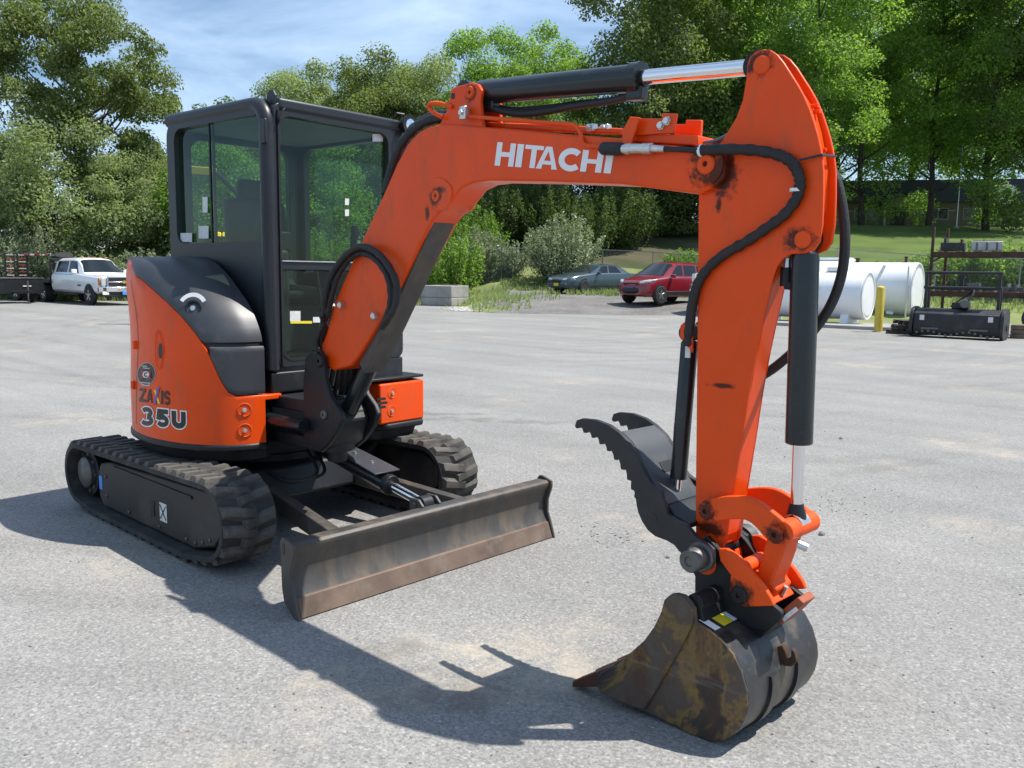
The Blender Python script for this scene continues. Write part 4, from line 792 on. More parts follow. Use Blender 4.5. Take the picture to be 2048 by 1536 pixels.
    hose([(985, 216, -.01), (1010, 224, -.01), (1050, 228, -.01), (1100, 222, -.01), (1150, 212, -.01), (1220, 202, -.01), (1275, 188, -.01)], .014)
    hose([(985, 212, .03), (1030, 219, .03), (1090, 215, .03), (1160, 206, .03), (1230, 200, .03)], .011)
    # loop hoses at the boom foot
    for dx, dy, o2 in ((0, 0, -.105), (13, 8, -.13)):
        hose([(655-dx*.3, 632, -.09), (664-dx, 590, o2), (676-dx, 552-dy*.3, o2), (697-dx*.5, 520-dy, o2), (722, 506-dy*1.6, o2), (750+dx*.6, 517-dy, o2), (774+dx, 550, o2), (782+dx, 590, o2), (777+dx*.6, 625, o2), (765, 655, -.09)], .0165)
    for u, v in ((660, 612), (683, 610), (750, 632)):
        g = G(); q = b3(u, v, -.09); g.lathe(q, -FY, [(-.02, .018), (.016, .018), (.02, .012)], 8); g.build('hose_fitting', ZINC, EX)
    # boom cylinder with its guard
    xb, zb = b2(694, 830, 0); xt, zt = b2(893, 400, 0); a = B(xb, zb, 0); b = B(xt, zt, 0); d = (b-a)/np.linalg.norm(b-a); up = np.cross(FY, d); L_ = np.linalg.norm(b-a)
    g = G(); g.cyl(a, a+d*.62*L_, .046); bc = g.build('boom_cylinder', CYL, EX, bevel=.004)
    g = G(); g.cyl(a+d*.6*L_, b, .024); g.build('rod', CHROME, bc)
    g = G(); g.lathe(b-FY*.05, FY, [(0, .045), (.1, .045)], 22); g.build('rod_eye', BLACK, bc)
    g = G(); g.lathe(a-FY*.09, FY, [(0, .05), (.18, .05)], 22); g.build('base_eye', BLACK, bc)
    gp = [(-.055, -.020), (-.062, .052), (.062, .052), (.055, -.020), (.050, -.020), (.056, .046), (-.056, .046), (-.050, -.020)]
    g = G(); sgn = 1 if up[0] > 0 else -1
    g.prism([a+d*.26*L_+FY*y+up*sgn*z for y, z in gp], [a+d*.98*L_+FY*y+up*sgn*z for y, z in gp]); g.build('cylinder_guard', BLADEM, bc, bevel=.003)
    # arm cylinder on the top
    xa, za = b2(941, 187, 0); xr, zr = b2(1522, 133, 0); a = B(xa, za, 0); b = B(xr, zr, 0); d = (b-a)/np.linalg.norm(b-a); x1, z1 = b2(1283, 165, 0); Lb = np.linalg.norm(B(x1, z1, 0)-a)
    g = G(); g.tube([a+d*.05, a+d*.07, a+d*(Lb-.02), a+d*Lb], [.045, .050, .050, .050], 28); ac = g.build('arm_cylinder', CYL, EX, smooth=40)
    g = G(); g.lathe(a+d*(Lb-.012), d, [(-.03, .050), (-.03, .056), (.012, .056), (.014, .03), (.03, .03)], 28); g.build('gland', CYL, ac, smooth=40)
    g = G(); g.cyl(a+d*Lb, b-d*.03, .027, 28); g.build('rod', CHROME, ac)
    g = G(); g.lathe(a-FY*.042, FY, [(0, .05), (.084, .05)], 22); g.build('base_eye', CYL, ac); g = G(); g.lathe(b-FY*.035, FY, [(0, .046), (.07, .046)], 22); g.build('rod_eye', BLACK, ac)
    q = a+d*(Lb-.02)-ZZ*.055; g = G(); g.box(q, (.07, .05, .05), (d, FY, np.cross(d, FY))); g.build('port_block', CYL, ac, bevel=.008)
    q = a+d*.12-ZZ*.055; g = G(); g.box(q, (.09, .05, .05), (d, FY, np.cross(d, FY))); g.build('port_block', CYL, ac, bevel=.008)
make_boom()

def make_post():
    ps = [(609, 716), (622, 703), (645, 712), (648, 756), (660, 795), (676, 819), (683, 838), (674, 864), (655, 892), (640, 905), (615, 900), (606, 870), (606, 770)]
    hw = .13
    for o0, o1 in ((-hw, -.098), (.098, hw)):
        A, Bb = bplate(ps, -hw, o0, o1); g = G(); g.prism(A, Bb); po = g.build('swing_post', BLACK, EX, bevel=.008)
    A, Bb = bplate([(605, 800), (650, 800), (668, 845), (655, 890), (640, 903), (618, 898), (608, 870)], -hw, -.097, .097); g = G(); g.prism(A, Bb); g.build('post_core', BLACK, EX, bevel=.01)
    bpin(640, 722, -hw, .034, 'pin', po, BLACK, .016); bpin(649, 829, -hw, .026, 'pin', po, STEEL, .016)
    g = G(); g.cyl(B(.0, .50, 0), B(.0, .86, 0), .055, 24); g.build('king_pin', BLACK, EX, bevel=.006)
    for z0, z1 in ((.56, .63), (.76, .83)):
        c0 = B(-.02, 0, 0); pl = []
        for k in range(13): a = R(-90+15*k); pl.append(c0+UX*.11*math.cos(a)+UY*.11*math.sin(a))
        pl += [U(.42, .20, 0), U(.42, -.30, 0)]
        g = G(); g.prism([q+ZZ*z0 for q in pl], [q+ZZ*z1 for q in pl]); g.build('post_bracket', BLACK, EX, bevel=.008)
    # swing cylinder and hoses in the recess
    g = G(); a = U(.42, -.34, .70); b = B(-.06, .70, -.17); g.cyl(a, b, .035); sc_ = g.build('swing_cylinder', CYL, EX)
    q = onplane(600, 802, U(.62, 0, 0), UX); g = G(); g.box(q, (.004, .035, .03), (UX, UY, ZZ)); g.build('swing_sticker', PAPER, EX)
    for k in range(5):
        y = -.10+.05*k; P = catmull([B(-.12, .62+.02*k, y), B(.0, .92, y*.8), B(.02, 1.05, y*.7), B(-.02, 1.15, y*.6-.05), B(.06, 1.30, -.09-.01*k)], 8); g = G(); g.tube(P, .013, 8); g.build('swing_hose', HOSE, EX, smooth=60)
    # cables drooping into the undercarriage
    for k in range(2):
        P = catmull([(.62, -.06-.05*k, .50), (.80, -.12-.05*k, .40), (.72, -.26-.04*k, .36), (.50, -.30, .38)], 8); g = G(); g.tube(P, .010, 8); g.build('carriage_hose', HOSE, EX, smooth=60)
make_post()

def make_arm():
    hw = .05
    near = [(1494, 130), (1499, 114), (1511, 103), (1525, 98.7), (1539, 99), (1553, 108), (1567, 125), (1581, 147), (1595, 169), (1607, 191), (1619, 219), (1628, 247), (1635, 271), (1640, 294), (1644, 318), (1646, 341), (1646, 390), (1644, 448), (1638, 484), (1627, 500), (1608, 507), (1581, 508), (1566, 516), (1554, 533), (1543, 566), (1526, 642), (1512, 708), (1498, 785), (1484, 880), (1466, 991), (1452, 1085), (1440, 1102), (1405, 1092), (1391, 1076), (1391, 985), (1393, 800), (1395, 571), (1397, 388), (1393, 340), (1405, 305), (1436, 292), (1457, 261), (1473, 233), (1485, 200), (1492, 158)]
    # the two upper side plates and the closed lower box
    n0 = [p_ for p_ in near]
    for o0, o1 in ((-hw, -hw+.014), (hw-.014, hw)):
        A, Bb = bplate(near, -hw, o0, o1); g = G(); g.prism(A, Bb); o = g.build('arm', ORANGE_S, EX, bevel=.0035, smooth=30); arm = o if o0 < 0 else arm0
        if o0 < 0: arm0 = o
        else: o.name = 'far_side_plate'; o.parent = arm0
    arm = arm0
    box = [(1585, 180), (1608, 217), (1621, 262), (1630, 310), (1634, 340), (1630, 420), (1600, 470), (1560, 508), (1552, 533), (1541, 566), (1524, 642), (1510, 708), (1496, 785), (1482, 880), (1464, 991), (1448, 1090), (1405, 1088), (1395, 1076), (1395, 985), (1397, 800), (1399, 571), (1401, 388), (1450, 320), (1520, 240)]
    A, Bb = bplate(box, -hw, -hw+.0145, hw-.0145); g = G(); g.prism(A, Bb); g.build('arm_web', ORANGE_S, arm, bevel=.004)
    # lower front cover slightly proud: the lit front face of the box section
    lo = [(1553, 536), (1543, 566), (1526, 642), (1512, 708), (1498, 785), (1484, 880), (1466, 991), (1455, 1070), (1448, 1068), (1460, 985), (1478, 876), (1492, 783), (1506, 706), (1520, 640), (1537, 566), (1547, 536)]
    A, Bb = bplate(lo, -hw, -hw+.001, hw-.001); g = G(); g.prism(A, Bb); g.build('front_plate', ORANGE_S, arm)
    bpin(1524, 130, -hw, .030, 'pin', arm, hole=False); grease(1524, 128, -hw, .042, arm, 5)
    bpin(1606, 479, -hw, .028, 'pin', arm, hole=False); grease(1603, 479, -hw, .036, arm, 6)
    for (u, v) in ((1627, 212), (1631, 224), (1643, 300)):
        g = G(); g.lathe(b3(u, v, .02), FX, [(-.02, .006), (.016, .006)], 8); g.build('grease_fitting', ORANGE_WS, arm)
    grease(1440, 410, -hw, .02, arm, 11, .5, .02); grease(1445, 771, -hw, .012, arm, 12, 2.2)
    # bucket cylinder
    xa, za = b2(1612, 478, 0); xr, zr = b2(1592, 1048, .0); a = B(xa, za, 0); b = B(xr, zr, 0); d = (b-a)/np.linalg.norm(b-a)
    x0, z0 = b2(1606, 520, 0); x1, z1 = b2(1590, 884, 0); La = np.linalg.norm(B(x0, z0, 0)-a); Lb = np.linalg.norm(B(x1, z1, 0)-a)
    g = G(); g.tube([a+d*(La-.03), a+d*(La-.02), a+d*La, a+d*Lb, a+d*(Lb+.004)], [.030, .042, .044, .044, .040], 28); bc = g.build('bucket_cylinder', CYL, EX, smooth=40)
    g = G(); g.tube([a-ZZ*.0, a+d*.03, a+d*(La)], [.034, .034, .03], 20); g.build('base_neck', CYL, bc)
    g = G(); g.lathe(a-FY*.034, FY, [(0, .042), (.068, .042)], 22); g.build('base_eye', CYL, bc)
    g = G(); g.cyl(a+d*Lb, b-d*.02, .020, 24); g.build('rod', CHROME, bc)
    g = G(); g.tube([b-d*.07, b-d*.03, b], [.022, .032, .034], 18); g.build('rod_end', BLACK, bc)
    g = G(); g.lathe(b-FY*.03, FY, [(0, .038), (.06, .038)], 20); g.build('rod_eye', ZINC, bc)
    q = b3(1574, 535, -.01); g = G(); g.tube([q+ZZ*.0, q-ZZ*.03, q-ZZ*.06], [.018, .02, .02], 12); g.tube([q-ZZ*.055, q-ZZ*.06+FX*.05], .016, 10); g.build('port_fitting', BLACK, bc); g = G(); g.tube([q+ZZ*.03, q], [.011, .013], 8); g.build('hose_nut', ZINC, bc)
    # right-hand hose hanging beside the arm
    P = catmull([b3(u, v, o) for u, v, o in ((1640, 318, .075), (1668, 350, .085), (1684, 410, .09), (1690, 480, .09), (1684, 545, .09), (1664, 605, .09), (1632, 655, .085), (1590, 700, .08), (1545, 738, .07), (1500, 765, .06))], 8); g = G(); g.tube(P, .0165, 12); g.build('hydraulic_hose', HOSE, EX, smooth=60)
    # thumb cylinder behind the arm
    xa, za = b2(1381, 665, 0); xr, zr = b2(1352, 1008, 0); a = B(xa, za, 0); b = B(xr, zr, 0); d = (b-a)/np.linalg.norm(b-a); x1, z1 = b2(1361, 957, 0); Lb = np.linalg.norm(B(x1, z1, 0)-a)
    g = G(); g.tube([a+d*.03, a+d*.04, a+d*Lb], [.026, .031, .031], 22); tc_ = g.build('thumb_cylinder', CYL, EX, smooth=40)
    g = G(); g.cyl(a+d*Lb, b, .014, 16); g.build('rod', CHROME, tc_); g = G(); g.lathe(a-FY*.03, FY, [(0, .03), (.06, .03)], 18); g.build('base_eye', BLACK, tc_); g = G(); g.lathe(b-FY*.03, FY, [(0, .026), (.06, .026)], 18); g.build('rod_eye', STEEL, tc_)
    g = G(); q = b3(1376, 700, -.033); g.box(q, (.02, .006, .055), (FX, FY, ZZ)); g.build('cylinder_sticker', PAPER, tc_)
    for s in (-1, 1):
        A, Bb = bplate([(1399, 630), (1375, 650), (1374, 672), (1399, 705)], 0, s*.036, s*.048); g = G(); g.prism(A, Bb); g.build('thumb_bracket', ORANGE_S, arm, bevel=.004)
make_arm()

def make_bucket_link():
    mat('rusty_orange', (.30, .065, .02), .6, var=.2, vscale=9, dirt=(.12, .05, .03), dirt_amt=.4, dscale=9)
    # guide links: curved plates either side
    lk = chaikin([(1398, 1020), (1402, 1003), (1418, 998), (1455, 992), (1492, 993), (1520, 1005), (1545, 1025), (1570, 1045), (1578, 1062), (1572, 1085), (1550, 1090), (1530, 1078), (1515, 1058), (1497, 1042), (1478, 1038), (1450, 1040), (1420, 1045), (1402, 1040)], 2)
    first = None
    for o0, o1 in ((-.098, -.074), (.074, .098)):
        A, Bb = bplate(lk, -.098, o0, o1); g = G(); g.prism(A, Bb); o = g.build('guide_link', ORANGE_WS, EX, bevel=.004); first = first or o
    bpin(1412, 1022, -.098, .030, 'pin', first, ORANGE_WS); grease(1412, 1022, -.0985, .030, first, 21); grease(1420, 1060, -.0505, .035, first, 22, 1.4)
    bpin(1550, 1069, -.098, .030, 'pin', first, ORANGE_WS); grease(1550, 1069, -.0985, .028, first, 23)
    x, z = b2(1552, 1066, -.098); x2, z2 = b2(1594, 1052, 0)
    g = G(); g.cyl(B(x2, z2, -.098), B(x2, z2, .098), .036, 22); g.build('link_tube', ORANGE_WS, first, bevel=.004)
    g = G(); g.cyl(B(x2+.02, z2-.05, -.03), B(x2+.05, z2-.06, -.02), .014, 8); g.build('pin_lock_bolt', ZINC, first)
    # H-link down to the coupler
    hl = [(1540, 1058), (1578, 1062), (1575, 1085), (1545, 1165), (1555, 1180), (1543, 1200), (1515, 1195), (1505, 1175), (1520, 1130), (1530, 1090)]
    A, Bb = bplate(hl, -.05, -.055, .055); g = G(); g.prism(A, Bb); hlk = g.build('bucket_link', ORANGE_WS, EX, bevel=.008)
    x, z = b2(1530, 1185, -.03); g = G(); g.cyl(B(x, z, -.085), B(x, z, .085), .034, 20); g.build('link_boss', ORANGE_WS, hlk, bevel=.004)
    # quick coupler
    cp = [(1436, 1098), (1452, 1098), (1475, 1112), (1526, 1172), (1541, 1196), (1547, 1212), (1486, 1214), (1458, 1188), (1461, 1150), (1440, 1122)]
    first = None
    for o0, o1 in ((-.120, -.100), (.100, .120)):
        A, Bb = bplate(cp, -.120, o0, o1); g = G(); g.prism(A, Bb); o = g.build('quick_coupler', ORANGE_WS, EX, bevel=.004); first = first or o
    A, Bb = bplate([(1450, 1150), (1530, 1190), (1545, 1212), (1490, 1212), (1460, 1186)], -.088, -.0695, .0695); g = G(); g.prism(A, Bb); g.build('coupler_body', ORANGE_WS, first, bevel=.006)
    bpin(1478, 1190, -.120, .030, 'pin', first, BLACK); grease(1480, 1190, -.0885, .036, first, 31)
    x, z = b2(1440, 1112, 0); g = G(); g.cyl(B(x, z, -.099), B(x, z, .099), .045, 22); g.build('coupler_boss', ORANGE_WS, first, bevel=.004)
    x, z = b2(1486, 1135, -.07); g = G(); g.cyl(B(x, z, -.06), B(x, z, .06), .026, 18); g.build('coupler_spacer', ORANGE_WS, first, bevel=.004)
    # label bracket at the rear of the coupler
    A, Bb = bplate([(1552, 1232), (1600, 1192), (1612, 1205), (1566, 1248)], -.06, -.075, .01); g = G(); g.prism(A, Bb); g.build('coupler_latch', MATS['rusty_orange'], first, bevel=.004)
    q = b3(1575, 1222, -.0765); g = G(); A, Bb = bplate([(1562, 1236), (1592, 1213), (1597, 1220), (1569, 1243)], -.0755, -.0775, -.0755); g.prism(A, Bb); g.build('coupler_label', PAPER, first)
    x, z = b2(1560, 1198, 0); g = G(); g.cyl(B(x, z, .0), B(x+.02, z+.05, .0), .008, 8); g.build('latch_bolt', ZINC, first)
make_bucket_link()

def make_bucket():
    def fix(x, z): return (x, z + np.interp(x, [1.92, 2.2, 2.552], [.045, .025, -.028]) if z < .2 else z + np.interp(x, [1.92, 2.2, 2.552], [.045, .025, -.028])*max(0, 1-(z-.2)/.25))
    z9 = lambda L_: [(1120+a*.29297, 1040+b*.29297) for a, b in L_]
    side = z9([(720, 540), (760, 505), (800, 500), (850, 515), (890, 560), (918, 605), (930, 690), (1020, 740), (1100, 800), (1180, 890), (1240, 1000), (1275, 1120), (1280, 1200), (1260, 1300), (1200, 1400), (1120, 1450), (1040, 1465), (900, 1440), (700, 1370), (500, 1310), (350, 1260), (270, 1210), (258, 1150), (280, 1100), (330, 1060), (390, 1040), (480, 950), (580, 840), (650, 730), (700, 620)])
    hw = .25; P = [fix(*b2(u, v, -hw)) for u, v in side]
    first = None
    # shell: the curved back from the top edge round to the lip
    idx = list(range(6, 23)); C = catmull([np.array(P[i]) for i in idx], 4); inn = []
    for i in range(len(C)):
        t_ = C[min(i+1, len(C)-1)]-C[max(i-1, 0)]; t_ /= np.linalg.norm(t_); n = np.array([t_[1], -t_[0]]); inn.append(C[i]+n*.014)
    cen = np.mean(np.array(P), 0)
    if np.linalg.norm(inn[10]-cen) > np.linalg.norm(C[10]-cen): inn = [2*a-b for a, b in zip(C, inn)]
    ring = [tuple(q) for q in C]+[tuple(q) for q in inn[::-1]]
    g = G(); g.prism([B(x, z, -hw+.006) for x, z in ring], [B(x, z, hw-.006) for x, z in ring])
    SHELLM = mat('scraped_black_bucket_back', (.040, .041, .044), .36, .35, var=.3, vscale=10, dirt=(.22, .17, .11), dirt_amt=.42, dscale=6, bump=.06)
    bk = g.build('bucket', SHELLM, EX, smooth=50, bevel=.003)
    for s in (-1, 1):
        g = G(); a, b = s*hw, s*(hw-.016); g.prism([B(x, z, a) for x, z in P], [B(x, z, b) for x, z in P]); g.build('side_plate', BUCKETM, bk, bevel=.004)
        # side cutter: doubler along the mouth edge
        cut = z9([(722, 542), (760, 507), (800, 502), (848, 517), (888, 562), (915, 606), (922, 650), (905, 720), (850, 830), (780, 960), (710, 1090), (640, 1220), (585, 1315), (500, 1308), (350, 1258), (272, 1208), (260, 1150), (282, 1102), (332, 1062), (392, 1042), (482, 952), (582, 842), (652, 732), (702, 622)])
        Q = [fix(*b2(u, v, -hw)) for u, v in cut]; g = G(); g.prism([B(x, z, s*(hw-.002)) for x, z in Q], [B(x, z, s*(hw+.012)) for x, z in Q]); g.build('side_cutter', BUCKETM, bk, bevel=.005)
    # torsion tube along the top of the mouth
    x, z = fix(*b2(1382, 1210, -hw)); g = G(); g.cyl(B(x, z, -hw+.02), B(x, z, hw-.02), .032, 18); g.build('torsion_tube', BLACK, bk, bevel=.003)
    xx0, zz0 = fix(*b2(1392, 1243, -hw)); A = [(x-.005, z+.02), (x+.02, z+.015), (xx0+.02, zz0+.0), (xx0-.01, zz0-.02)]; g = G(); g.prism([B(a, b, -hw+.018) for a, b in A], [B(a, b, hw-.018) for a, b in A]); g.build('top_plate', BLACK, bk, bevel=.003)
    # lip and teeth
    l0 = fix(*b2(1200, 1378, -hw)); lip = [(l0[0]-.015, l0[1]+.03), (l0[0]-.015, l0[1]+.008), (l0[0]+.12, l0[1]-.02), (l0[0]+.12, l0[1]+.0)]
    g = G(); g.prism([B(a, b, -hw+.005) for a, b in lip], [B(a, b, hw-.005) for a, b in lip]); g.build('bucket_lip', BUCKETM, bk, bevel=.003)
    t0 = fix(*b2(1152, 1389, -.21)); rootx, rootz = l0[0]+.03, l0[1]+.012
    TOOTHM = mat('worn_red_brown_tooth', (.085, .028, .016), .6, .2, var=.3, vscale=12, bump=.08)
    for k in range(4):
        yc = -.205+.41*k/3; g = G()
        a = [B(rootx, rootz+dz, yc+dy) for dy, dz in ((-.036, -.030), (.036, -.030), (.036, .046), (-.036, .046))]; b = [B(t0[0], t0[1]+dz, yc+dy) for dy, dz in ((-.030, -.008), (.030, -.008), (.030, .018), (-.030, .018))]
        g.prism(a, b); g.build('tooth', TOOTHM, bk, bevel=.005)
    # ears carrying the coupler pins (black plates)
    ear = z9([(1000, 110), (1090, 210), (1180, 340), (1165, 480), (1240, 570), (1380, 545), (1400, 540), (1500, 620), (1520, 650), (1500, 690), (1420, 760), (1300, 740), (1150, 660), (1000, 600), (920, 560), (920, 460), (920, 380), (870, 300), (880, 180)])
    for s in (-1, 1):
        A, Bb = bplate(ear, -.096, s*.074, s*.097); g = G(); g.prism(A, Bb); g.build('ear_plate', BLACK, bk, bevel=.004)
    A, Bb = bplate(z9([(920, 560), (1150, 640), (1300, 720), (1420, 750), (1300, 860), (1100, 740), (940, 660)]), -.096, -.0735, .0735); g = G(); g.prism(A, Bb); g.build('ear_base', BLACK, bk, bevel=.004)
    # lifting hook on the back
    hk = z9([(1490, 860), (1530, 850), (1555, 910), (1560, 940), (1585, 935), (1590, 870), (1612, 900), (1625, 960), (1590, 995), (1540, 990), (1500, 950)])
    hk0 = z9([(1490, 850), (1525, 850), (1560, 1000), (1500, 1010)])
    A, Bb = bplate(hk, 0.0, -.012, .012, fix=None); g = G(); g.prism(A, Bb); g.build('lifting_hook', RUST, bk, bevel=.003)
    # wear strips round the back
    for yc in (-.08, .10):
        seg = [q for q in C[20:56]]; og = [q+(q-cen)/np.linalg.norm(q-cen)*.010 for q in seg]; rg = [tuple(q) for q in og]+[tuple(q) for q in seg[::-1]]
        g = G(); g.prism([B(x, z, yc-.025) for x, z in rg], [B(x, z, yc+.025) for x, z in rg]); g.build('wear_strip', SHELLM, bk)
    # stickers on the bucket top
    def stick(uvs, off_y, m_, nm):
        pass
    n0 = len(C)
    def onback(i, y, h=.003):
        q = C[i]; d = (q-cen)/np.linalg.norm(q-cen); return B(q[0]+d[0]*h, q[1]+d[1]*h, y)
    G().poly([onback(0, -.238, .005), onback(5, -.238, .005), onback(5, -.205, .005), onback(0, -.205, .005)]).build('white_sticker', WHITE, bk, smooth=0)
    G().poly([onback(0, -.185, .005), onback(0, -.125, .005), onback(5, -.125, .005), onback(5, -.185, .005)]).build('yellow_sticker', YELLOWD, bk, smooth=0)
    G().poly([onback(0, -.123, .005), onback(0, -.099, .005), onback(5, -.099, .005), onback(5, -.123, .005)]).build('white_sticker', WHITE, bk, smooth=0)
make_bucket()

def make_thumb():
    z8 = lambda L_: [(1120+a*.29297, 780+b*.29297) for a, b in L_]
    teeth = [(100, 245), (108, 262), (128, 262), (142, 250), (152, 268), (160, 292), (180, 294), (198, 282), (208, 300), (216, 328), (236, 328), (252, 316), (262, 340), (268, 370), (288, 372), (303, 362), (314, 388), (320, 416), (338, 420), (350, 414), (362, 442), (368, 476), (388, 480), (400, 474), (410, 508), (414, 542), (436, 546), (448, 545), (454, 578), (456, 612), (474, 618), (484, 622), (482, 652), (484, 680), (502, 686), (508, 700), (504, 728), (516, 744)]
    out = z8(teeth + [(522, 790), (532, 835), (560, 900), (600, 960), (650, 1000), (730, 1030), (780, 1060), (810, 1100), (860, 1140), (920, 1230), (990, 1240), (1045, 1180), (1040, 1090), (985, 1045), (925, 1005), (860, 925), (790, 890), (735, 850), (715, 790), (692, 735), (690, 690), (650, 668), (620, 640), (590, 590), (555, 520), (520, 440), (470, 360), (400, 290), (330, 240), (240, 205), (150, 195), (112, 207)])
    hw = .125; first = None
    TM = mat('dark_thumb_steel', (.020, .021, .024), .45, .15, var=.2, vscale=7, dirt=(.085, .08, .072), dirt_amt=.25, dscale=5, bump=.05)
    for o0, o1 in ((-hw, -hw+.022), (hw-.022, hw)):
        A, Bb = bplate(out, -hw, o0, o1); g = G(); g.prism(A, Bb); o = g.build('hydraulic_thumb', TM, EX, bevel=.002); 
        if first is None: first = o
        else: o.name = 'thumb_side_plate'; o.parent = first
    # cross plate between the sides, along the inner edge
    ce = [(395, 285), (470, 356), (520, 436), (555, 516), (590, 586), (625, 640), (690, 735), (712, 790), (700, 800), (672, 745), (610, 655), (575, 595), (540, 525), (505, 448), (458, 370), (385, 300)]
    A, Bb = bplate(z8(ce), -hw, -hw+.0225, hw-.0225); g = G(); g.prism(A, Bb); g.build('cross_plate', mat('grey_thumb_plate', (.06, .063, .068), .42, .15, var=.15, vscale=5, dirt=(.12, .12, .11), dirt_amt=.3, dscale=6), first, bevel=.003)
    A, Bb = bplate(z8([(715, 790), (760, 860), (860, 925), (850, 960), (740, 890), (690, 800)]), -hw, -hw+.0225, hw-.0225); g = G(); g.prism(A, Bb); g.build('cylinder_seat', BLACK, first, bevel=.003)
    # rating plate
    A, Bb = bplate(z8([(555, 522), (592, 592), (594, 590), (557, 520)]), -hw, -.02, .06); g = G(); g.prism([q+FX*.002 for q in A], [q+FX*.002 for q in Bb]); g.build('rating_plate', BLACK, first)
    # pivot pin with its round head standing proud of the near side
    x, z = b2(1405, 1112, -hw); c = B(x, z, -hw); 
    g = G(); g.lathe(c+FY*.02, -FY, [(0, .034), (.05, .034), (.05, .040), (.10, .040), (.105, .036), (.105, .018), (.100, .016), (.100, .0)], 30); g.build('pivot_pin', STEEL, first, smooth=40)
    g = G(); g.cyl(B(x, z, -hw-.03), B(x, z, hw+.03), .032, 20); g.build('pivot_shaft', BLACK, first)
    g = G(); g.lathe(c, -FY, [(0, .052), (.018, .052), (.022, .048), (.022, .03)], 28); g.build('pivot_washer', STEEL, first, smooth=40)
    g = G(); g.lathe(B(x, z, hw), FY, [(0, .055), (.045, .055), (.05, .05), (.05, .0)], 24); g.build('pivot_cap', STEEL, first, smooth=40)
    x2, z2 = b2(1308, 1036, -hw); g = G(); g.lathe(B(x2, z2, -hw-.0005), -FY, [(0, .013), (.001, .013)], 16); g.build('thumb_hole', BLACKD, first)
make_thumb()

# ------------------------------------------------------------------ vegetation
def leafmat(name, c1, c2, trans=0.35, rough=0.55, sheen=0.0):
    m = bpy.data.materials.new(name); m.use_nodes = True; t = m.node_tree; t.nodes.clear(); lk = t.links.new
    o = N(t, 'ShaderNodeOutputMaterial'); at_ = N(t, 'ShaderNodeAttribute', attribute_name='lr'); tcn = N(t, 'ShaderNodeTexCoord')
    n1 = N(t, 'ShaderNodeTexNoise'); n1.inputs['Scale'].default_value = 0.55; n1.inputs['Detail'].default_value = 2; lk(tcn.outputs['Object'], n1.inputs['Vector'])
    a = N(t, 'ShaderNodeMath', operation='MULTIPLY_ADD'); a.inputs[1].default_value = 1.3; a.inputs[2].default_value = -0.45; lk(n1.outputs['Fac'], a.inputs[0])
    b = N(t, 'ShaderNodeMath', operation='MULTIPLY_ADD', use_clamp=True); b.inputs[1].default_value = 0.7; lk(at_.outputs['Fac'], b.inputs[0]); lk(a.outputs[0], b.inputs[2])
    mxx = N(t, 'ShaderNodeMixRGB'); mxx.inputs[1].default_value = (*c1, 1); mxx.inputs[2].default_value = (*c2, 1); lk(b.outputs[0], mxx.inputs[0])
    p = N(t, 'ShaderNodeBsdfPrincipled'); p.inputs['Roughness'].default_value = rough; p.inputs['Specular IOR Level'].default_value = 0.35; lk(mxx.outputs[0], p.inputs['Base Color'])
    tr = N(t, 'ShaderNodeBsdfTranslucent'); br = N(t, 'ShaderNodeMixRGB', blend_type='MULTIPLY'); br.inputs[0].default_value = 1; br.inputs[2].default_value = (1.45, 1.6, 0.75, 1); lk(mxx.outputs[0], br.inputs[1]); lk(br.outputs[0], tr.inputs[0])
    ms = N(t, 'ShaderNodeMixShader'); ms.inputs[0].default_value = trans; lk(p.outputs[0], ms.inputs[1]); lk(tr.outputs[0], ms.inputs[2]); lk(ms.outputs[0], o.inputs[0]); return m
LEAF = {'oak': leafmat('oak_leaves', (0.085, 0.115, 0.034), (0.20, 0.24, 0.085), 0.5), 'maple': leafmat('maple_leaves', (0.11, 0.185, 0.036), (0.24, 0.36, 0.085), 0.58),
        'bright': leafmat('bright_leaves', (0.125, 0.205, 0.042), (0.25, 0.37, 0.09), 0.55), 'pale': leafmat('pale_spring_leaves', (0.16, 0.20, 0.095), (0.28, 0.33, 0.17), 0.5),
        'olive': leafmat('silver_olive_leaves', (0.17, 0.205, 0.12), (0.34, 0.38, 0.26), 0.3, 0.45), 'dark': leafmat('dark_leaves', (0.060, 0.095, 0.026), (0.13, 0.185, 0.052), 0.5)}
BARK = mat('grey_brown_bark', (0.060, 0.047, 0.036), 0.9, var=0.35, vscale=4, bump=0.5, bscale=14)
def leaf_mesh(name, C, Nn, size, rng, mt, aspect=0.6):
    n = len(C); a = rng.normal(size=(n, 3)); t1 = np.cross(Nn, a); t1 /= np.linalg.norm(t1, axis=1)[:, None]+1e-9; t2 = np.cross(Nn, t1)
    L_ = size*(0.6+0.8*rng.random((n, 1))); W_ = L_*aspect
    V = np.empty((n, 4, 3)); V[:, 0] = C-t1*L_/2; V[:, 1] = C+t2*W_/2-t1*L_*0.05; V[:, 2] = C+t1*L_/2-Nn*L_*0.12; V[:, 3] = C-t2*W_/2-t1*L_*0.05
    me = bpy.data.meshes.new(name); me.vertices.add(n*4); me.vertices.foreach_set('co', V.astype(np.float32).ravel()); me.loops.add(n*4); me.polygons.add(n)
    me.loops.foreach_set('vertex_index', np.arange(n*4, dtype=np.int32)); me.polygons.foreach_set('loop_start', np.arange(0, n*4, 4, dtype=np.int32)); me.polygons.foreach_set('loop_total', np.full(n, 4, dtype=np.int32))
    me.update(calc_edges=True); at_ = me.attributes.new('lr', 'FLOAT', 'FACE'); at_.data.foreach_set('value', rng.random(n).astype(np.float32)); me.materials.append(mt); return me
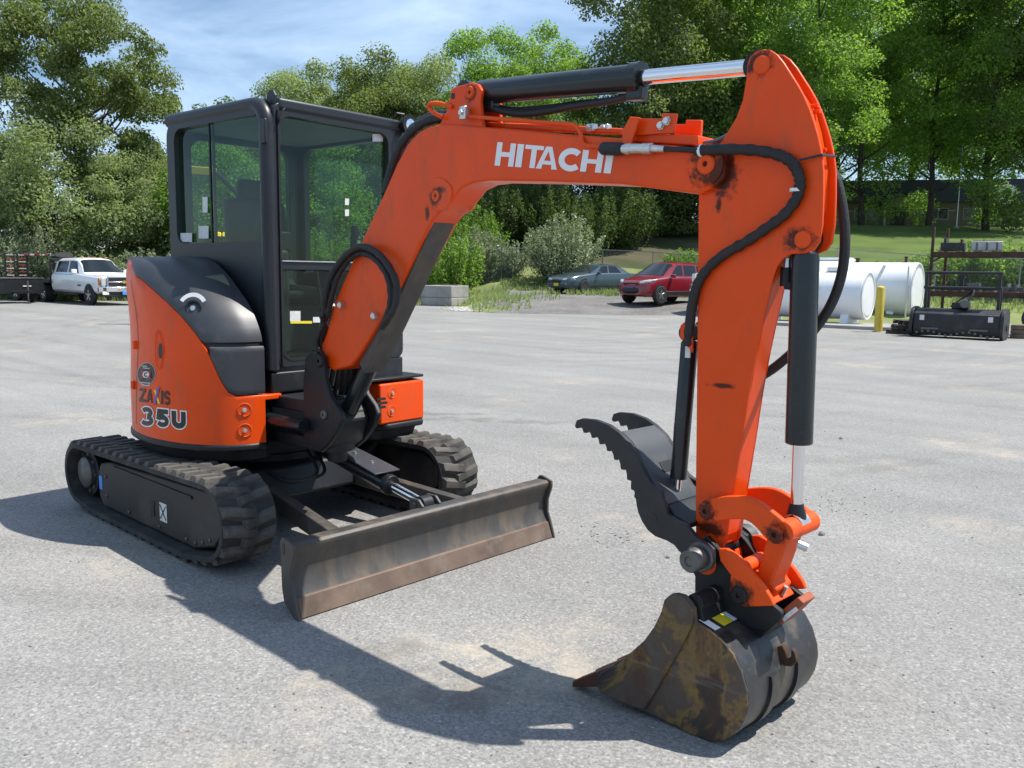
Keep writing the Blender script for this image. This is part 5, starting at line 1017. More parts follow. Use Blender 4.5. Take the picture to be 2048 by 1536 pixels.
def tree_proto(seed, H, zc, rad, nclump, per, leaf, trunk_r, lean=0.0, flat=0.7, rc=0.24, shellish=0.45, low=-1.0):
    rng = np.random.default_rng(seed); rad = np.array(rad)
    ph = rng.random(6)*6.28; cl = []
    while len(cl) < nclump:
        d = rng.normal(size=3); d /= np.linalg.norm(d)
        if d[2] < low: continue
        az = math.atan2(d[1], d[0]); lump = 1+0.16*math.sin(2*az+ph[0])+0.12*math.sin(3*az+ph[1]+2*d[2])+0.10*math.sin(5*az+ph[2]-3*d[2])
        r_ = shellish+(1-shellish)*rng.random()**0.6; cl.append(np.array([0, 0, zc])+d*rad*r_*lump)
    cl = np.array(cl); C = []; Nn = []
    for c in cl:
        rr = rc*rad.mean()*(0.65+0.7*rng.random()); k = int(per*(rr/(rc*rad.mean()))**1.6)
        d = rng.normal(size=(k, 3)); d /= np.linalg.norm(d, axis=1)[:, None]; r_ = (0.35+0.75*rng.random((k, 1))**0.7)
        off = d*r_*rr*np.array([1, 1, flat]); off[:, 2] -= 0.25*rr*(off[:, 0]**2+off[:, 1]**2)/(rr*rr); C.append(c+off)
        nn = d*0.55+rng.normal(size=(k, 3))*0.55+np.array([0, 0, 0.45]); Nn.append(nn/np.linalg.norm(nn, axis=1)[:, None])
    C = np.vstack(C); Nn = np.vstack(Nn)
    g = G(); top = zc+rad[2]*0.5; bend = [np.array([lean*math.sin(z/H*2.2)*H*0.1+0.12*math.sin(z*0.7+seed), 0.12*math.cos(z*0.6+seed*2), z]) for z in np.linspace(0, top, 12)]
    g.tube(bend, [trunk_r*(1.25 if i == 0 else 1)*(1-0.85*i/11) for i in range(12)], 10)
    order = np.argsort(-np.linalg.norm(cl[:, :2], axis=1))[:26]
    for k, i in enumerate(rng.permutation(len(cl))[:30]):
        c = cl[i]; z0 = max(0.22*H if low > -0.5 else 0.1*H, min(top*0.92, c[2]-0.75*np.linalg.norm(c[:2])-0.3)); j = min(10, max(0, int(z0/top*11))); s_ = bend[j].copy(); s_[2] = z0
        m_ = (s_+c)/2+np.array([0, 0, -0.10*np.linalg.norm(c-s_)])+rng.normal(size=3)*0.2; P = catmull([s_, m_, c], 4); rr = trunk_r*0.42*(1-0.6*z0/top)
        g.tube(P, [rr*(1-0.85*q/(len(P)-1)) for q in range(len(P))], 6)
    tm = g.mesh('trunk', BARK, smooth=60, recalc=False); lm = leaf_mesh('crown', C, Nn, leaf, rng, LEAF['maple']); return tm, lm
PROTO = {'oak': tree_proto(3, 16.5, 11.4, (4.9, 4.9, 4.8), 84, 640, 0.20, 0.40, shellish=0.55, rc=0.25, flat=0.5), 'maple': tree_proto(11, 22, 12.8, (4.5, 4.5, 10.2), 105, 430, 0.205, 0.22, rc=0.20, low=-0.97, shellish=0.55), 'maple2': tree_proto(12, 22, 12.6, (4.9, 4.9, 10.2), 105, 430, 0.205, 0.21, lean=0.25, rc=0.195, shellish=0.55),
         'round': tree_proto(13, 16, 9.8, (4.8, 4.8, 6.0), 100, 480, 0.205, 0.26, rc=0.24, shellish=0.5), 'low': tree_proto(14, 10, 5.2, (3.7, 3.7, 4.9), 90, 470, 0.18, 0.16, shellish=0.4, rc=0.27)}
def tree(kind, leaf, u, d, scale, label, rz=0.0, sz=1.0, name='tree', cat='tree', group=None, top_v=None):
    p_ = gpos(u, d); tm, lm = PROTO[kind]
    t_ = thing(name, label, cat, p_-np.array([0, 0, 0.15]), rz, group); t_.scale = (scale, scale, scale*sz)
    for nm, me in (('trunk', tm), ('crown', lm)):
        o = bpy.data.objects.new(nm, me); COL.objects.link(o); o.parent = t_
        if nm == 'crown': o.material_slots[0].link = 'OBJECT'; o.material_slots[0].material = LEAF[leaf]
    return t_
TREES = [
 ('oak', 'oak', 178, 47, 0.80, 'broad spreading oak with open limbs standing above the white pickup truck', 0.4, 1.2, 'oak_tree'),
 ('low', 'oak', -70, 46, 0.95, 'dark tree pressing against the left side of the spreading oak', 1.2, 1.0, 'broadleaf_tree'),
 ('low', 'pale', 120, 43.5, 0.90, 'pale grey-green small tree in front of the spreading oak', 2.2, 1.0, 'small_tree'),
 ('low', 'pale', 258, 45, 0.72, 'small olive-green tree between the spreading oak and the cab', 0.3, 1.0, 'small_tree'),
 ('low', 'oak', 330, 48, 0.74, 'olive-green tree half hidden behind the rear of the cab', 4.0, 1.0, 'small_tree'),
 ('low', 'maple', 440, 46, 0.80, 'green tree seen through the cab side window', 5.0, 1.0, 'small_tree'),
 ('low', 'dark', 395, 54, 0.98, 'dark green tree seen high through the cab side window', 1.0, 1.0, 'broadleaf_tree'),
 ('low', 'dark', 520, 53, 0.98, 'dark green tree hidden behind the cab front pillar', 3.0, 1.0, 'broadleaf_tree'),
 ('low', 'maple', 625, 50, 0.88, 'green tree seen through the cab windscreen', 1.7, 1.0, 'small_tree'),
 ('round', 'pale', 592, 82, 1.04, 'hazy pale tree top rising just right of the cab roof corner', 0.8, 1.0, 'broadleaf_tree'),
 ('round', 'pale', 655, 80, 1.05, 'hazy pale tree top above the middle of the cab roof', 2.8, 1.0, 'broadleaf_tree'),
 ('round', 'oak', 752, 76, 1.08, 'olive tree with a rounded top above the cab work lamp', 4.4, 1.0, 'broadleaf_tree'),
 ('round', 'pale', 862, 76, 1.06, 'pale loose-crowned tree behind the arm cylinder bracket', 5.5, 1.0, 'broadleaf_tree'),
 ('round', 'maple', 985, 72, 0.94, 'bright green tree with domed top above the arm cylinder', 0.1, 1.0, 'maple_tree'),
 ('round', 'bright', 1085, 78, 1.0, 'bright green lower tree sloping down from the domed tree', 3.3, 1.0, 'maple_tree'),
 ('round', 'oak', 808, 86, 1.12, 'olive tree far behind the boom elbow and hose guard', 1.3, 1.0, 'broadleaf_tree'),
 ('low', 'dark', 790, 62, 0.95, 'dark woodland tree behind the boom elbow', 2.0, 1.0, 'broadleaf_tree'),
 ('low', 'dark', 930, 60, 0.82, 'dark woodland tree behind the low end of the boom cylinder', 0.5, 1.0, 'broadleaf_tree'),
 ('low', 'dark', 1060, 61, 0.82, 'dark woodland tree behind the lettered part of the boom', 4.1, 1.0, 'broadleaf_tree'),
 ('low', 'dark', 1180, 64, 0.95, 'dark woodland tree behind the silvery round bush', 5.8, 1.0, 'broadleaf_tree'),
 ('maple', 'oak', 1290, 58, 0.98, 'tall olive tree with a side branch reaching into the sky left of it', 1.0, 1.0, 'maple_tree'),
 ('maple2', 'maple', 1372, 61, 1.05, 'tall green tree rising behind the bracket on the boom', 2.4, 1.0, 'maple_tree'),
 ('low', 'dark', 1310, 68, 1.2, 'dark tree filling the gap below the boom tip', 3.9, 1.0, 'broadleaf_tree'),
 ('maple', 'bright', 1470, 64, 1.10, 'tall bright green tree behind the chrome arm rod', 4.6, 1.0, 'maple_tree'),
 ('maple2', 'maple', 1585, 60, 1.02, 'tall green tree rising above the curved top of the arm', 0.3, 1.0, 'maple_tree'),
 ('maple', 'maple', 1702, 71, 1.16, 'tall green tree just right of the arm, before the building', 3.0, 1.0, 'maple_tree'),
 ('maple2', 'bright', 1838, 70, 1.12, 'tall bright green tree with a bare trunk on the lawn', 5.0, 1.0, 'maple_tree'),
 ('maple', 'maple', 1948, 67, 1.12, 'tall green tree with a dark trunk before the round building emblem', 1.9, 1.0, 'maple_tree'),
 ('maple2', 'dark', 2040, 65, 1.12, 'tall dark tree with a thick trunk above the rusty rack', 0.9, 1.0, 'maple_tree'),
 ('round', 'maple', 1650, 92, 1.45, 'green tree standing far behind the building roof, beyond the arm', 2.2, 1.0, 'broadleaf_tree'),
 ('round', 'bright', 1800, 96, 1.45, 'bright green tree standing far behind the building entrance gable', 4.2, 1.0, 'broadleaf_tree'),
 ('round', 'maple', 1950, 94, 1.5, 'green tree standing far behind the emblem end of the building', 5.2, 1.0, 'broadleaf_tree'),
 ('round', 'dark', 1450, 88, 1.4, 'dark tree deep in the wood behind the boom tip', 0.2, 1.0, 'broadleaf_tree'),
 ('low', 'dark', 1420, 60, 1.1, 'low dark tree at the wood edge behind the red car', 5.2, 1.0, 'broadleaf_tree')]
for (k, lf, u, d, sc_, lb, rz, sz, nm) in TREES: tree(k, lf, u, d, sc_, lb, rz, sz, nm)

def shrub_proto(seed, H, rad, nst, per, leaf, spread=1.0):
    rng = np.random.default_rng(seed); C = []; Nn = []; g = G()
    for i in range(nst):
        az = rng.random()*6.28; e = rng.random()**0.6; ln = H*(0.75+0.35*rng.random())*(1-0.35*e*e)
        b0 = np.array([math.cos(az), math.sin(az), 0])*rad*0.15*rng.random(); tip = np.array([math.cos(az)*rad*e*spread, math.sin(az)*rad*e*spread, ln]); md = b0*0.3+tip*0.55+np.array([math.cos(az), math.sin(az), 0])*rad*0.12*e
        md[2] = ln*0.42; P = catmull([b0, md, tip], 6); g.tube(P, [0.03*(1-0.85*q/(len(P)-1)) for q in range(len(P))], 5)
        P = np.array(P); k = per; s_ = (0.08+0.92*rng.random(k)**0.8)*(len(P)-1.001); j = s_.astype(int); f = (s_-j)[:, None]; c = P[j]*(1-f)+P[j+1]*f
        w = 0.34*rad/1.8*(1.15-0.9*(s_/(len(P)-1)))[:, None]; C.append(c+rng.normal(size=(k, 3))*w*0.62)
        nn = rng.normal(size=(k, 3))*0.7+np.array([math.cos(az)*0.3, math.sin(az)*0.3, 0.45]); Nn.append(nn/np.linalg.norm(nn, axis=1)[:, None])
    return g.mesh('stem', BARK, smooth=60, recalc=False), leaf_mesh('foliage', np.vstack(C), np.vstack(Nn), leaf, rng, LEAF['olive'], 0.45)
SH = {'a': shrub_proto(21, 3.0, 1.9, 90, 170, 0.115), 'b': shrub_proto(22, 2.6, 1.5, 70, 170, 0.12), 'c': shrub_proto(23, 1.7, 1.2, 55, 130, 0.11)}
def shrub(kind, leaf, u, d, sc_, label, rz, sz=1.0, group=None):
    p_ = gpos(u, d); t_ = thing('shrub', label, 'shrub', p_-np.array([0, 0, 0.05]), rz, group); t_.scale = (sc_, sc_, sc_*sz)
    for nm, me in zip(('stem', 'foliage'), SH[kind]):
        o = bpy.data.objects.new(nm, me); COL.objects.link(o); o.parent = t_
        if nm == 'foliage': o.material_slots[0].link = 'OBJECT'; o.material_slots[0].material = LEAF[leaf]
for a in [('a', 'olive', 1122, 46.0, 1.22, 'large silvery round bush with upright shoots behind the blue sedan', 0.3, 1.0),
          ('b', 'bright', 900, 44.0, 1.25, 'green bush behind the concrete blocks', 1.0, 1.0), ('b', 'olive', 958, 47.6, 1.05, 'slim silvery bush at the fence between two larger bushes', 2.0, 1.1),
          ('c', 'olive', 1010, 47.8, 1.2, 'short silvery bush at the fence beside the large round bush', 4.0, 1.0), ('a', 'pale', 850, 47.0, 1.15, 'green bush just past the boom cylinder', 5.0, 1.0),
          ('a', 'olive', 60, 41.4, 1.10, 'wide silvery-green bush behind the black trailer', 0.7, 1.05), ('a', 'pale', -20, 41.8, 1.15, 'wide green bush at the back of the black trailer', 2.7, 1.1),
          ('b', 'olive', 140, 42.0, 1.05, 'silvery bush behind the white pickup cab', 1.7, 1.0), ('b', 'pale', 215, 41.5, 0.85, 'grey-green bush behind the pickup hood', 3.3, 1.0), ('b', 'olive', 285, 41.8, 0.95, 'grey-green bush at the yard edge next to the pickup hood bush', 4.4, 1.0),
          ('a', 'olive', 372, 41.6, 0.75, 'silvery bush seen low in the cab side window', 5.6, 1.0), ('b', 'bright', 470, 43, 0.95, 'green bush seen low behind the cab seat', 0.2, 1.0), ('a', 'bright', 615, 42.5, 0.90, 'bright bush seen low through the windscreen', 0.9, 1.25), ('b', 'bright', 690, 43, 1.0, 'bright bush seen through the windscreen by the lever', 1.9, 1.2),
          ('c', 'bright', 1362, 47.4, 1.05, 'leafy bush at the fence behind the red car', 2.3, 1.0), ('c', 'bright', 1430, 47.0, 1.0, 'leafy bush at the fence hidden behind the arm', 3.5, 1.0), ('c', 'bright', 1950, 35.6, 1.35, 'leafy vine bush growing over the fence by the rusty rack', 0.8, 1.0), ('c', 'bright', 2030, 34.9, 1.45, 'leafy vine bush growing over the fence at its end', 1.4, 1.0), ('c', 'bright', 1880, 36.2, 1.15, 'leafy vine bush on the fence above the mulcher', 5.4, 1.0),
          ('c', 'bright', 1700, 36.6, 0.9, 'low weedy bush along the fence behind the farthest tank', 0.4, 0.8), ('c', 'pale', 1760, 36.2, 1.0, 'low pale weedy bush along the fence behind the large tank', 1.4, 0.8), ('c', 'bright', 1820, 35.8, 1.05, 'low green weedy bush along the fence right of the large tank', 2.4, 0.9),
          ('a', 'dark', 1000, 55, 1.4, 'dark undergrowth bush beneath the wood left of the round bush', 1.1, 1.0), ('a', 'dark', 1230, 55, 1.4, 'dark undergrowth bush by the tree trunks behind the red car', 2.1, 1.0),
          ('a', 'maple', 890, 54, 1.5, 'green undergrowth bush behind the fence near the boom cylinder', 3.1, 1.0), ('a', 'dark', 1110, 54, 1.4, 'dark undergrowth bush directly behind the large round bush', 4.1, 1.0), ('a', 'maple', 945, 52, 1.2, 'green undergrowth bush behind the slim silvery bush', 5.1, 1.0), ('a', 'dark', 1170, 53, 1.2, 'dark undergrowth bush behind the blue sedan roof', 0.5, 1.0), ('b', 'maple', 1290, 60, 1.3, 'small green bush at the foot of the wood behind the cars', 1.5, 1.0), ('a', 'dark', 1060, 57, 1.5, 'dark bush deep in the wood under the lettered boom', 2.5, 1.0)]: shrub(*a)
# weeds and grass tufts: nobody could count them
def tufts(name, label, spots, n, h, mt, seed):
    rng = np.random.default_rng(seed); C = []; Nn = []
    V = []; F = []
    for (u0, u1, d0, d1, *nn_) in spots:
        for _ in range(nn_[0] if nn_ else n):
            p_ = gpos(u0+(u1-u0)*rng.random(), d0+(d1-d0)*rng.random()); hh = h*(0.4+0.9*rng.random())
            for k in range(4):
                a = rng.random()*6.28; w = 0.018; dx = np.array([math.cos(a), math.sin(a), 0]); s_ = np.array([-dx[1], dx[0], 0])*w; o = len(V); b = p_+dx*0.05*rng.random(); tp = b+dx*hh*0.45+ZZ*hh
                V += [tuple(b-s_), tuple(b+s_), tuple(tp)]; F.append((o, o+1, o+2))
    g = G(); g.v = V; g.f = F; me = g.mesh(name, mt, smooth=0, recalc=False); at_ = me.attributes.new('lr', 'FLOAT', 'FACE'); at_.data.foreach_set('value', rng.random(len(F)).astype(np.float32))
    o = bpy.data.objects.new(name, me); COL.objects.link(o); o['kind'] = 'stuff'; o['label'] = label; o['category'] = 'grass'; return o
tufts('rough_grass', 'rough grass and weeds along the edge of the yard', [(-100, 330, 40.3, 43), (890, 1010, 39, 44, 400), (940, 1060, 33.4, 39, 160), (985, 1120, 36, 43, 120), (1000, 1500, 43.8, 47.5), (1130, 1480, 40, 44), (1480, 2120, 31.5, 37), (330, 840, 40.3, 43)], 1400, 0.26, LEAF['pale'], 5)

# ------------------------------------------------------------------ chain-link fence
def fence():
    FE = thing('chain_link_fence', 'grey chain-link fence with steel posts along the back of the yard', 'fence', (0, 0, 0), world_coords=True)
    GALV = mat('galvanised_steel', (0.22, 0.23, 0.23), 0.5, 0.6, var=0.1)
    key = [(-150, 43.2), (300, 44), (900, 46.6), (1300, 46.6), (1480, 42), (1663, 36), (1860, 34.0), (2200, 33)]
    pts = []
    for (a, b) in zip(key[:-1], key[1:]):
        A = CAM[:2]+HORD*a[1]+HORR*(a[0]-1024)/FPX*a[1]; Bq = CAM[:2]+HORD*b[1]+HORR*(b[0]-1024)/FPX*b[1]; n = max(1, int(np.linalg.norm(Bq-A)/2.7))
        pts += [A+(Bq-A)*k/n for k in range(n)]
    pts.append(Bq); base = [np.array([q[0], q[1], max(0, tz(*q))-0.1]) for q in pts]; H = 1.85
    g = G(); g.tube([q+ZZ*H for q in base], 0.022, 6); g.build('top_rail', GALV, FE, smooth=60)
    for q in base: g = G(); g.cyl(q, q+ZZ*(H+.03), 0.03, 8); g.build('fence_post', GALV, FE)
    V = []; F = []
    for a, b in zip(base[:-1], base[1:]):
        L_ = np.linalg.norm(b-a); m = int(L_/0.09); dx = (b-a)/m; w = np.array([0, 0, 0.003])
        k = int((H-.12)/0.09)
        for i in range(-k, m):
            for sg in (1, -1):
                i0, i1 = i, i+k; z0, z1 = (0.12, H) if sg > 0 else (H, 0.12); c0, c1 = max(0, i0), min(m, i1)
                if c1 <= c0: continue
                zz0 = z0+(z1-z0)*(c0-i0)/k; zz1 = z0+(z1-z0)*(c1-i0)/k; o = len(V); p0 = a+dx*c0+ZZ*zz0; p1 = a+dx*c1+ZZ*zz1; V += [tuple(p0-w), tuple(p0+w), tuple(p1+w), tuple(p1-w)]; F.append((o, o+1, o+2, o+3))
    g = G(); g.v = V; g.f = F; o = g.build('chain_link_mesh', GALV, FE, smooth=0, recalc=False); o['kind'] = 'stuff'
fence()

# ------------------------------------------------------------------ vehicles
def paint(name, c, **k): return mat(name, c, 0.28, 0.0, coat=0.8, var=0.04, **k)
CARGLASS = mat('dark_car_glass', (0.012, 0.016, 0.018), 0.08, 0.0, spec=0.45)
TYRE = mat('tyre_rubber', (0.022, 0.022, 0.023), 0.85, var=0.15); ALLOY = mat('alloy_rim', (0.55, 0.55, 0.56), 0.3, 0.85); BLKTRIM = mat('black_trim', (0.015, 0.015, 0.016), 0.5)
LENS = mat('headlamp_lens', (0.62, 0.64, 0.64), 0.12, 0.3, spec=0.8); AMBER = mat('amber_lens', (0.65, 0.22, 0.02), 0.2); TAIL = mat('red_lens', (0.4, 0.01, 0.01), 0.2)
def wheel(parent, x, y, r, w, side, rim=ALLOY, spokes=5):
    g = G(); g.lathe((x, y-w/2, r), (0, 1, 0), [(0, r*.62), (0, r*.92), (w*.12, r), (w*.88, r), (w, r*.92), (w, r*.62)], 28); ty = g.build('wheel', TYRE, parent, smooth=40)
    yo = y+side*w/2; g = G(); g.lathe((x, yo-side*.07, r), (0, side, 0), [(0, .02), (0, r*.63), (.072, r*.64), (.074, r*.58), (.03, r*.55), (.025, 0.0)], 28); g.build('rim', BLKTRIM if rim is ALLOY else rim, ty, smooth=40)
    if spokes:
        for k in range(spokes):
            a = 2*math.pi*k/spokes+.3; d = np.array([math.cos(a), 0, math.sin(a)]); e = np.array([-math.sin(a), 0, math.cos(a)]); g = G(); g.box(np.array([x, yo-side*.012, r])+d*r*.32, (r*.58, .03, r*.16), (d, np.array([0, 1., 0]), e)); g.build('spoke', rim, ty, bevel=.01)
        g = G(); g.lathe((x, yo-side*.02, r), (0, side, 0), [(0, r*.16), (.02, r*.14), (.022, 0)], 14); g.build('hub_cap', rim, ty)
def car(name, label, cat, loc, rz, P):
    T_ = thing(name, label, cat, loc, rz); hw = lambda x: interp(P['hw'], x); zb = lambda x: interp(P['zb'], x); zs = lambda x: interp(P['zs'], x); zt = lambda x: interp(P['zt'], x)
    def sec(x, gr=0.0):
        h = hw(x)+gr; b, s_, t_ = zb(x), zs(x), zt(x)+gr; k = min(1, max(0, (t_-s_)/.45))
        return [(0, b), (h*.86, b), (h*.97, b+.10), (h, b+.32*(s_-b)), (h*.995, s_-.14), (h*.965, s_-.03), (h*.91, s_+.005), (h*(.91-.17*k), s_+(t_-s_)*.86+.006), (h*(.86-.26*k), s_+(t_-s_)*.97+.012), (h*.3, t_+.022), (0, t_+.025)]
    xs = sorted(set([round(float(q), 3) for q in np.linspace(P['x0'], P['x1'], 36)]+[q for q, _ in P['zt']]+[q for q, _ in P['zs']]))
    g = G(); rows = []
    for x in xs: s_ = sec(x); rows.append([(x, y, z) for y, z in s_]+[(x, -y, z) for y, z in s_[::-1][1:]])
    g.grid(rows); n = len(rows[0]); g.f.append(tuple(range(n))); g.f.append(tuple((len(rows)-1)*n+k for k in range(n))[::-1]); body = g.build('body', P['paint'], T_, smooth=38)
    def lp(a, b, f): return (a[0]*(1-f)+b[0]*f, a[1]*(1-f)+b[1]*f)
    for (xa, xb, sl0, sl1) in P['side']:
        for sd in (1, -1):
            rows = []
            for k in range(7):
                f = k/6; row = []
                for j in range(5):
                    e = .12+.80*j/4; x = (xa+(xb-xa)*f)+(sl0*(1-f)+sl1*f)*(j/4); s_ = sec(x, .008); y, z = lp(s_[6], s_[7], e); row.append((x, sd*y, z))
                rows.append(row)
            g = G(); g.grid(rows); g.build('side_window', CARGLASS, T_, smooth=60)
    for (xa, xb, nm) in P['screens']:
        rows = []
        for k in range(8):
            x = xa+(xb-xa)*k/7; s_ = sec(x, .010); pts = [lp(s_[7], s_[8], .4), s_[8], s_[9], s_[10]]; rows.append([(x, y, z+.004) for y, z in pts]+[(x, -y, z+.004) for y, z in pts[::-1][1:]])
        g = G(); g.grid(rows); g.build(nm, CARGLASS, T_, smooth=60)
    for x in P['wheels']:
        for sd in (1, -1):
            h = hw(x); r = P['wr']; g = G(); g.lathe((x, sd*(h-.10), r+.02), (0, sd, 0), [(0, r*1.14), (.106, r*1.14), (.106, 0)], 26); g.build('wheel_arch', BLKTRIM, T_); wheel(T_, x, sd*(h-.075), r, .22, sd, P.get('rim', ALLOY), P.get('spokes', 5))
    for y in P['mirror_y']:
        g = G(); g.box((P['mirror_x'], y, P['mirror_z']), (.12, .22, P.get('mirror_h', .15))); g.build('mirror', P.get('mirror_m', P['paint']), T_, bevel=.04, seg=3)
    return T_, sec
def box(T_, c, d, nm, m_, bv=.01): g = G(); g.box(c, d); return g.build(nm, m_, T_, bevel=bv)
def front_pt(sec, x): return x
# blue sedan
p_ = gpos(1182, 43.2); BLUEP = paint('blue_grey_car_paint', (0.036, 0.062, 0.078))
SED = dict(x0=-2.5, x1=2.5, hw=[(-2.5, .70), (-2.3, .86), (-1.5, .93), (1.2, .93), (2.1, .88), (2.4, .78), (2.5, .62)], zb=[(-2.5, .34), (-2.1, .22), (2.1, .20), (2.5, .30)], zs=[(-2.5, .82), (-2.3, .97), (-1.2, .99), (.9, .95), (1.8, .86), (2.35, .74), (2.5, .62)],
     zt=[(-2.5, .82), (-2.3, .98), (-1.75, 1.01), (-1.0, 1.40), (-.3, 1.44), (.25, 1.40), (1.08, .97), (1.8, .87), (2.35, .75), (2.5, .62)], side=[(.62, -.18, -.45, -.05), (-.28, -1.15, -.05, .28)], screens=[(1.02, .34, 'windscreen'), (-1.05, -1.66, 'rear_window')], wheels=(1.50, -1.32), wr=.325, mirror_x=.62, mirror_y=(.98, -.98), mirror_z=1.0, paint=BLUEP, spokes=0, rim=BLKTRIM)
cs, sec = car('sedan_car', 'blue-grey sedan parked on the gravel in front of the silvery bush', 'car', p_, R(264), SED)
g = G(); g.tube([(2.47, -.32, .60), (2.52, -.2, .60), (2.54, 0, .60), (2.52, .2, .60), (2.47, .32, .60)], [.05, .09, .10, .09, .05], 12); g.build('grille', BLKTRIM, cs)
for s in (-1, 1):
    g = G(); g.tube([(2.44, .40*s, .66), (2.40, .56*s, .67), (2.26, .74*s, .68), (2.08, .845*s, .68)], [.055, .06, .06, .03], 10); g.build('headlamp', LENS, cs)
box(cs, (2.50, 0, .42), (.09, 1.36, .14), 'bumper', BLUEP, .04); box(cs, (2.55, .02, .44), (.02, .32, .15), 'number_plate', YELLOWD); box(cs, (-2.5, 0, .46), (.09, 1.5, .2), 'rear_bumper', BLUEP, .05)
# red suv
p_ = gpos(1330, 36.6); REDP = paint('deep_red_car_paint', (0.20, 0.008, 0.018))
SUV = dict(x0=-2.25, x1=2.25, hw=[(-2.25, .72), (-2.05, .88), (-1.3, .92), (1.1, .92), (1.85, .88), (2.12, .78), (2.25, .60)], zb=[(-2.25, .44), (-1.9, .28), (1.8, .26), (2.25, .34)], zs=[(-2.25, 1.0), (-2.1, 1.08), (.85, 1.06), (1.6, .99), (2.1, .86), (2.25, .70)],
     zt=[(-2.25, 1.02), (-2.12, 1.30), (-1.85, 1.58), (-1.2, 1.66), (0, 1.68), (.38, 1.64), (1.25, 1.08), (1.6, 1.0), (2.1, .87), (2.25, .70)], side=[(.82, .0, -.55, -.05), (-.1, -.85, -.05, -.02), (-.95, -1.65, -.02, .25)], screens=[(1.20, .44, 'windscreen'), (-1.95, -2.1, 'rear_window')], wheels=(1.40, -1.28), wr=.36, mirror_x=.78, mirror_y=(.99, -.99), mirror_z=1.12, paint=REDP)
cu, sec = car('suv_car', 'red sport utility car parked on the gravel beside the blue sedan', 'car', p_, R(262), SUV)
g = G(); g.tube([(2.22, -.40, .80), (2.27, -.2, .80), (2.28, 0, .80), (2.27, .2, .80), (2.22, .40, .80)], .035, 10); g.build('upper_grille', BLKTRIM, cu)
g = G(); g.tube([(2.20, -.42, .52), (2.27, -.2, .52), (2.29, 0, .52), (2.27, .2, .52), (2.20, .42, .52)], [.10, .13, .13, .13, .10], 12); g.build('lower_grille', BLKTRIM, cu)
for s in (-1, 1):
    g = G(); g.tube([(2.17, .46*s, .84), (2.10, .62*s, .86), (1.95, .78*s, .90), (1.72, .875*s, .95)], [.05, .075, .07, .02], 10); g.build('headlamp', LENS, cu)
    g = G(); g.tube([(2.17, .56*s, .50), (2.08, .74*s, .51)], [.05, .04], 10); g.build('fog_lamp', LENS, cu)
box(cu, (2.31, .02, .58), (.02, .32, .15), 'number_plate', BLUED); box(cu, (0, .925, .42), (2.2, .03, .16), 'sill_trim', BLKTRIM); box(cu, (0, -.925, .42), (2.2, .03, .16), 'sill_trim', BLKTRIM); box(cu, (2.29, 0, .80), (.02, .16, .05), 'emblem', ALLOY)
# pickups share one profile
def pick(paintm, **k):
    d = dict(x0=-1.75, x1=2.85, hw=[(-1.75, .96), (1.6, .97), (2.5, .96), (2.78, .90), (2.85, .84)], zb=[(-1.75, .48), (2.3, .46), (2.85, .62)], zs=[(-1.75, 1.26), (1.0, 1.24), (1.5, 1.21), (2.7, 1.14), (2.85, 1.08)],
     zt=[(-1.75, 1.70), (-1.70, 1.86), (-1.45, 1.92), (0, 1.94), (.42, 1.90), (1.22, 1.28), (1.5, 1.23), (2.7, 1.16), (2.85, 1.09)], side=[(.78, -.25, -.42, -.02), (-.38, -1.5, -.02, .06)], screens=[(1.17, .50, 'windscreen')], wheels=(1.85,), wr=.40, mirror_x=.85, mirror_y=(1.10, -1.10), mirror_z=1.36, mirror_h=.20, paint=paintm); d.update(k); return d
WHP = paint('white_truck_paint', (0.72, 0.73, 0.74)); p_ = at(192, 600, 36.0); p_ = np.array([p_[0], p_[1], 0.0])+np.array([-1.5, .45, 0])
tk, sec = car('flatbed_pickup', 'white crew-cab pickup with a flatbed parked on the far paving', 'truck', p_, R(3), pick(WHP, mirror_m=WHP))
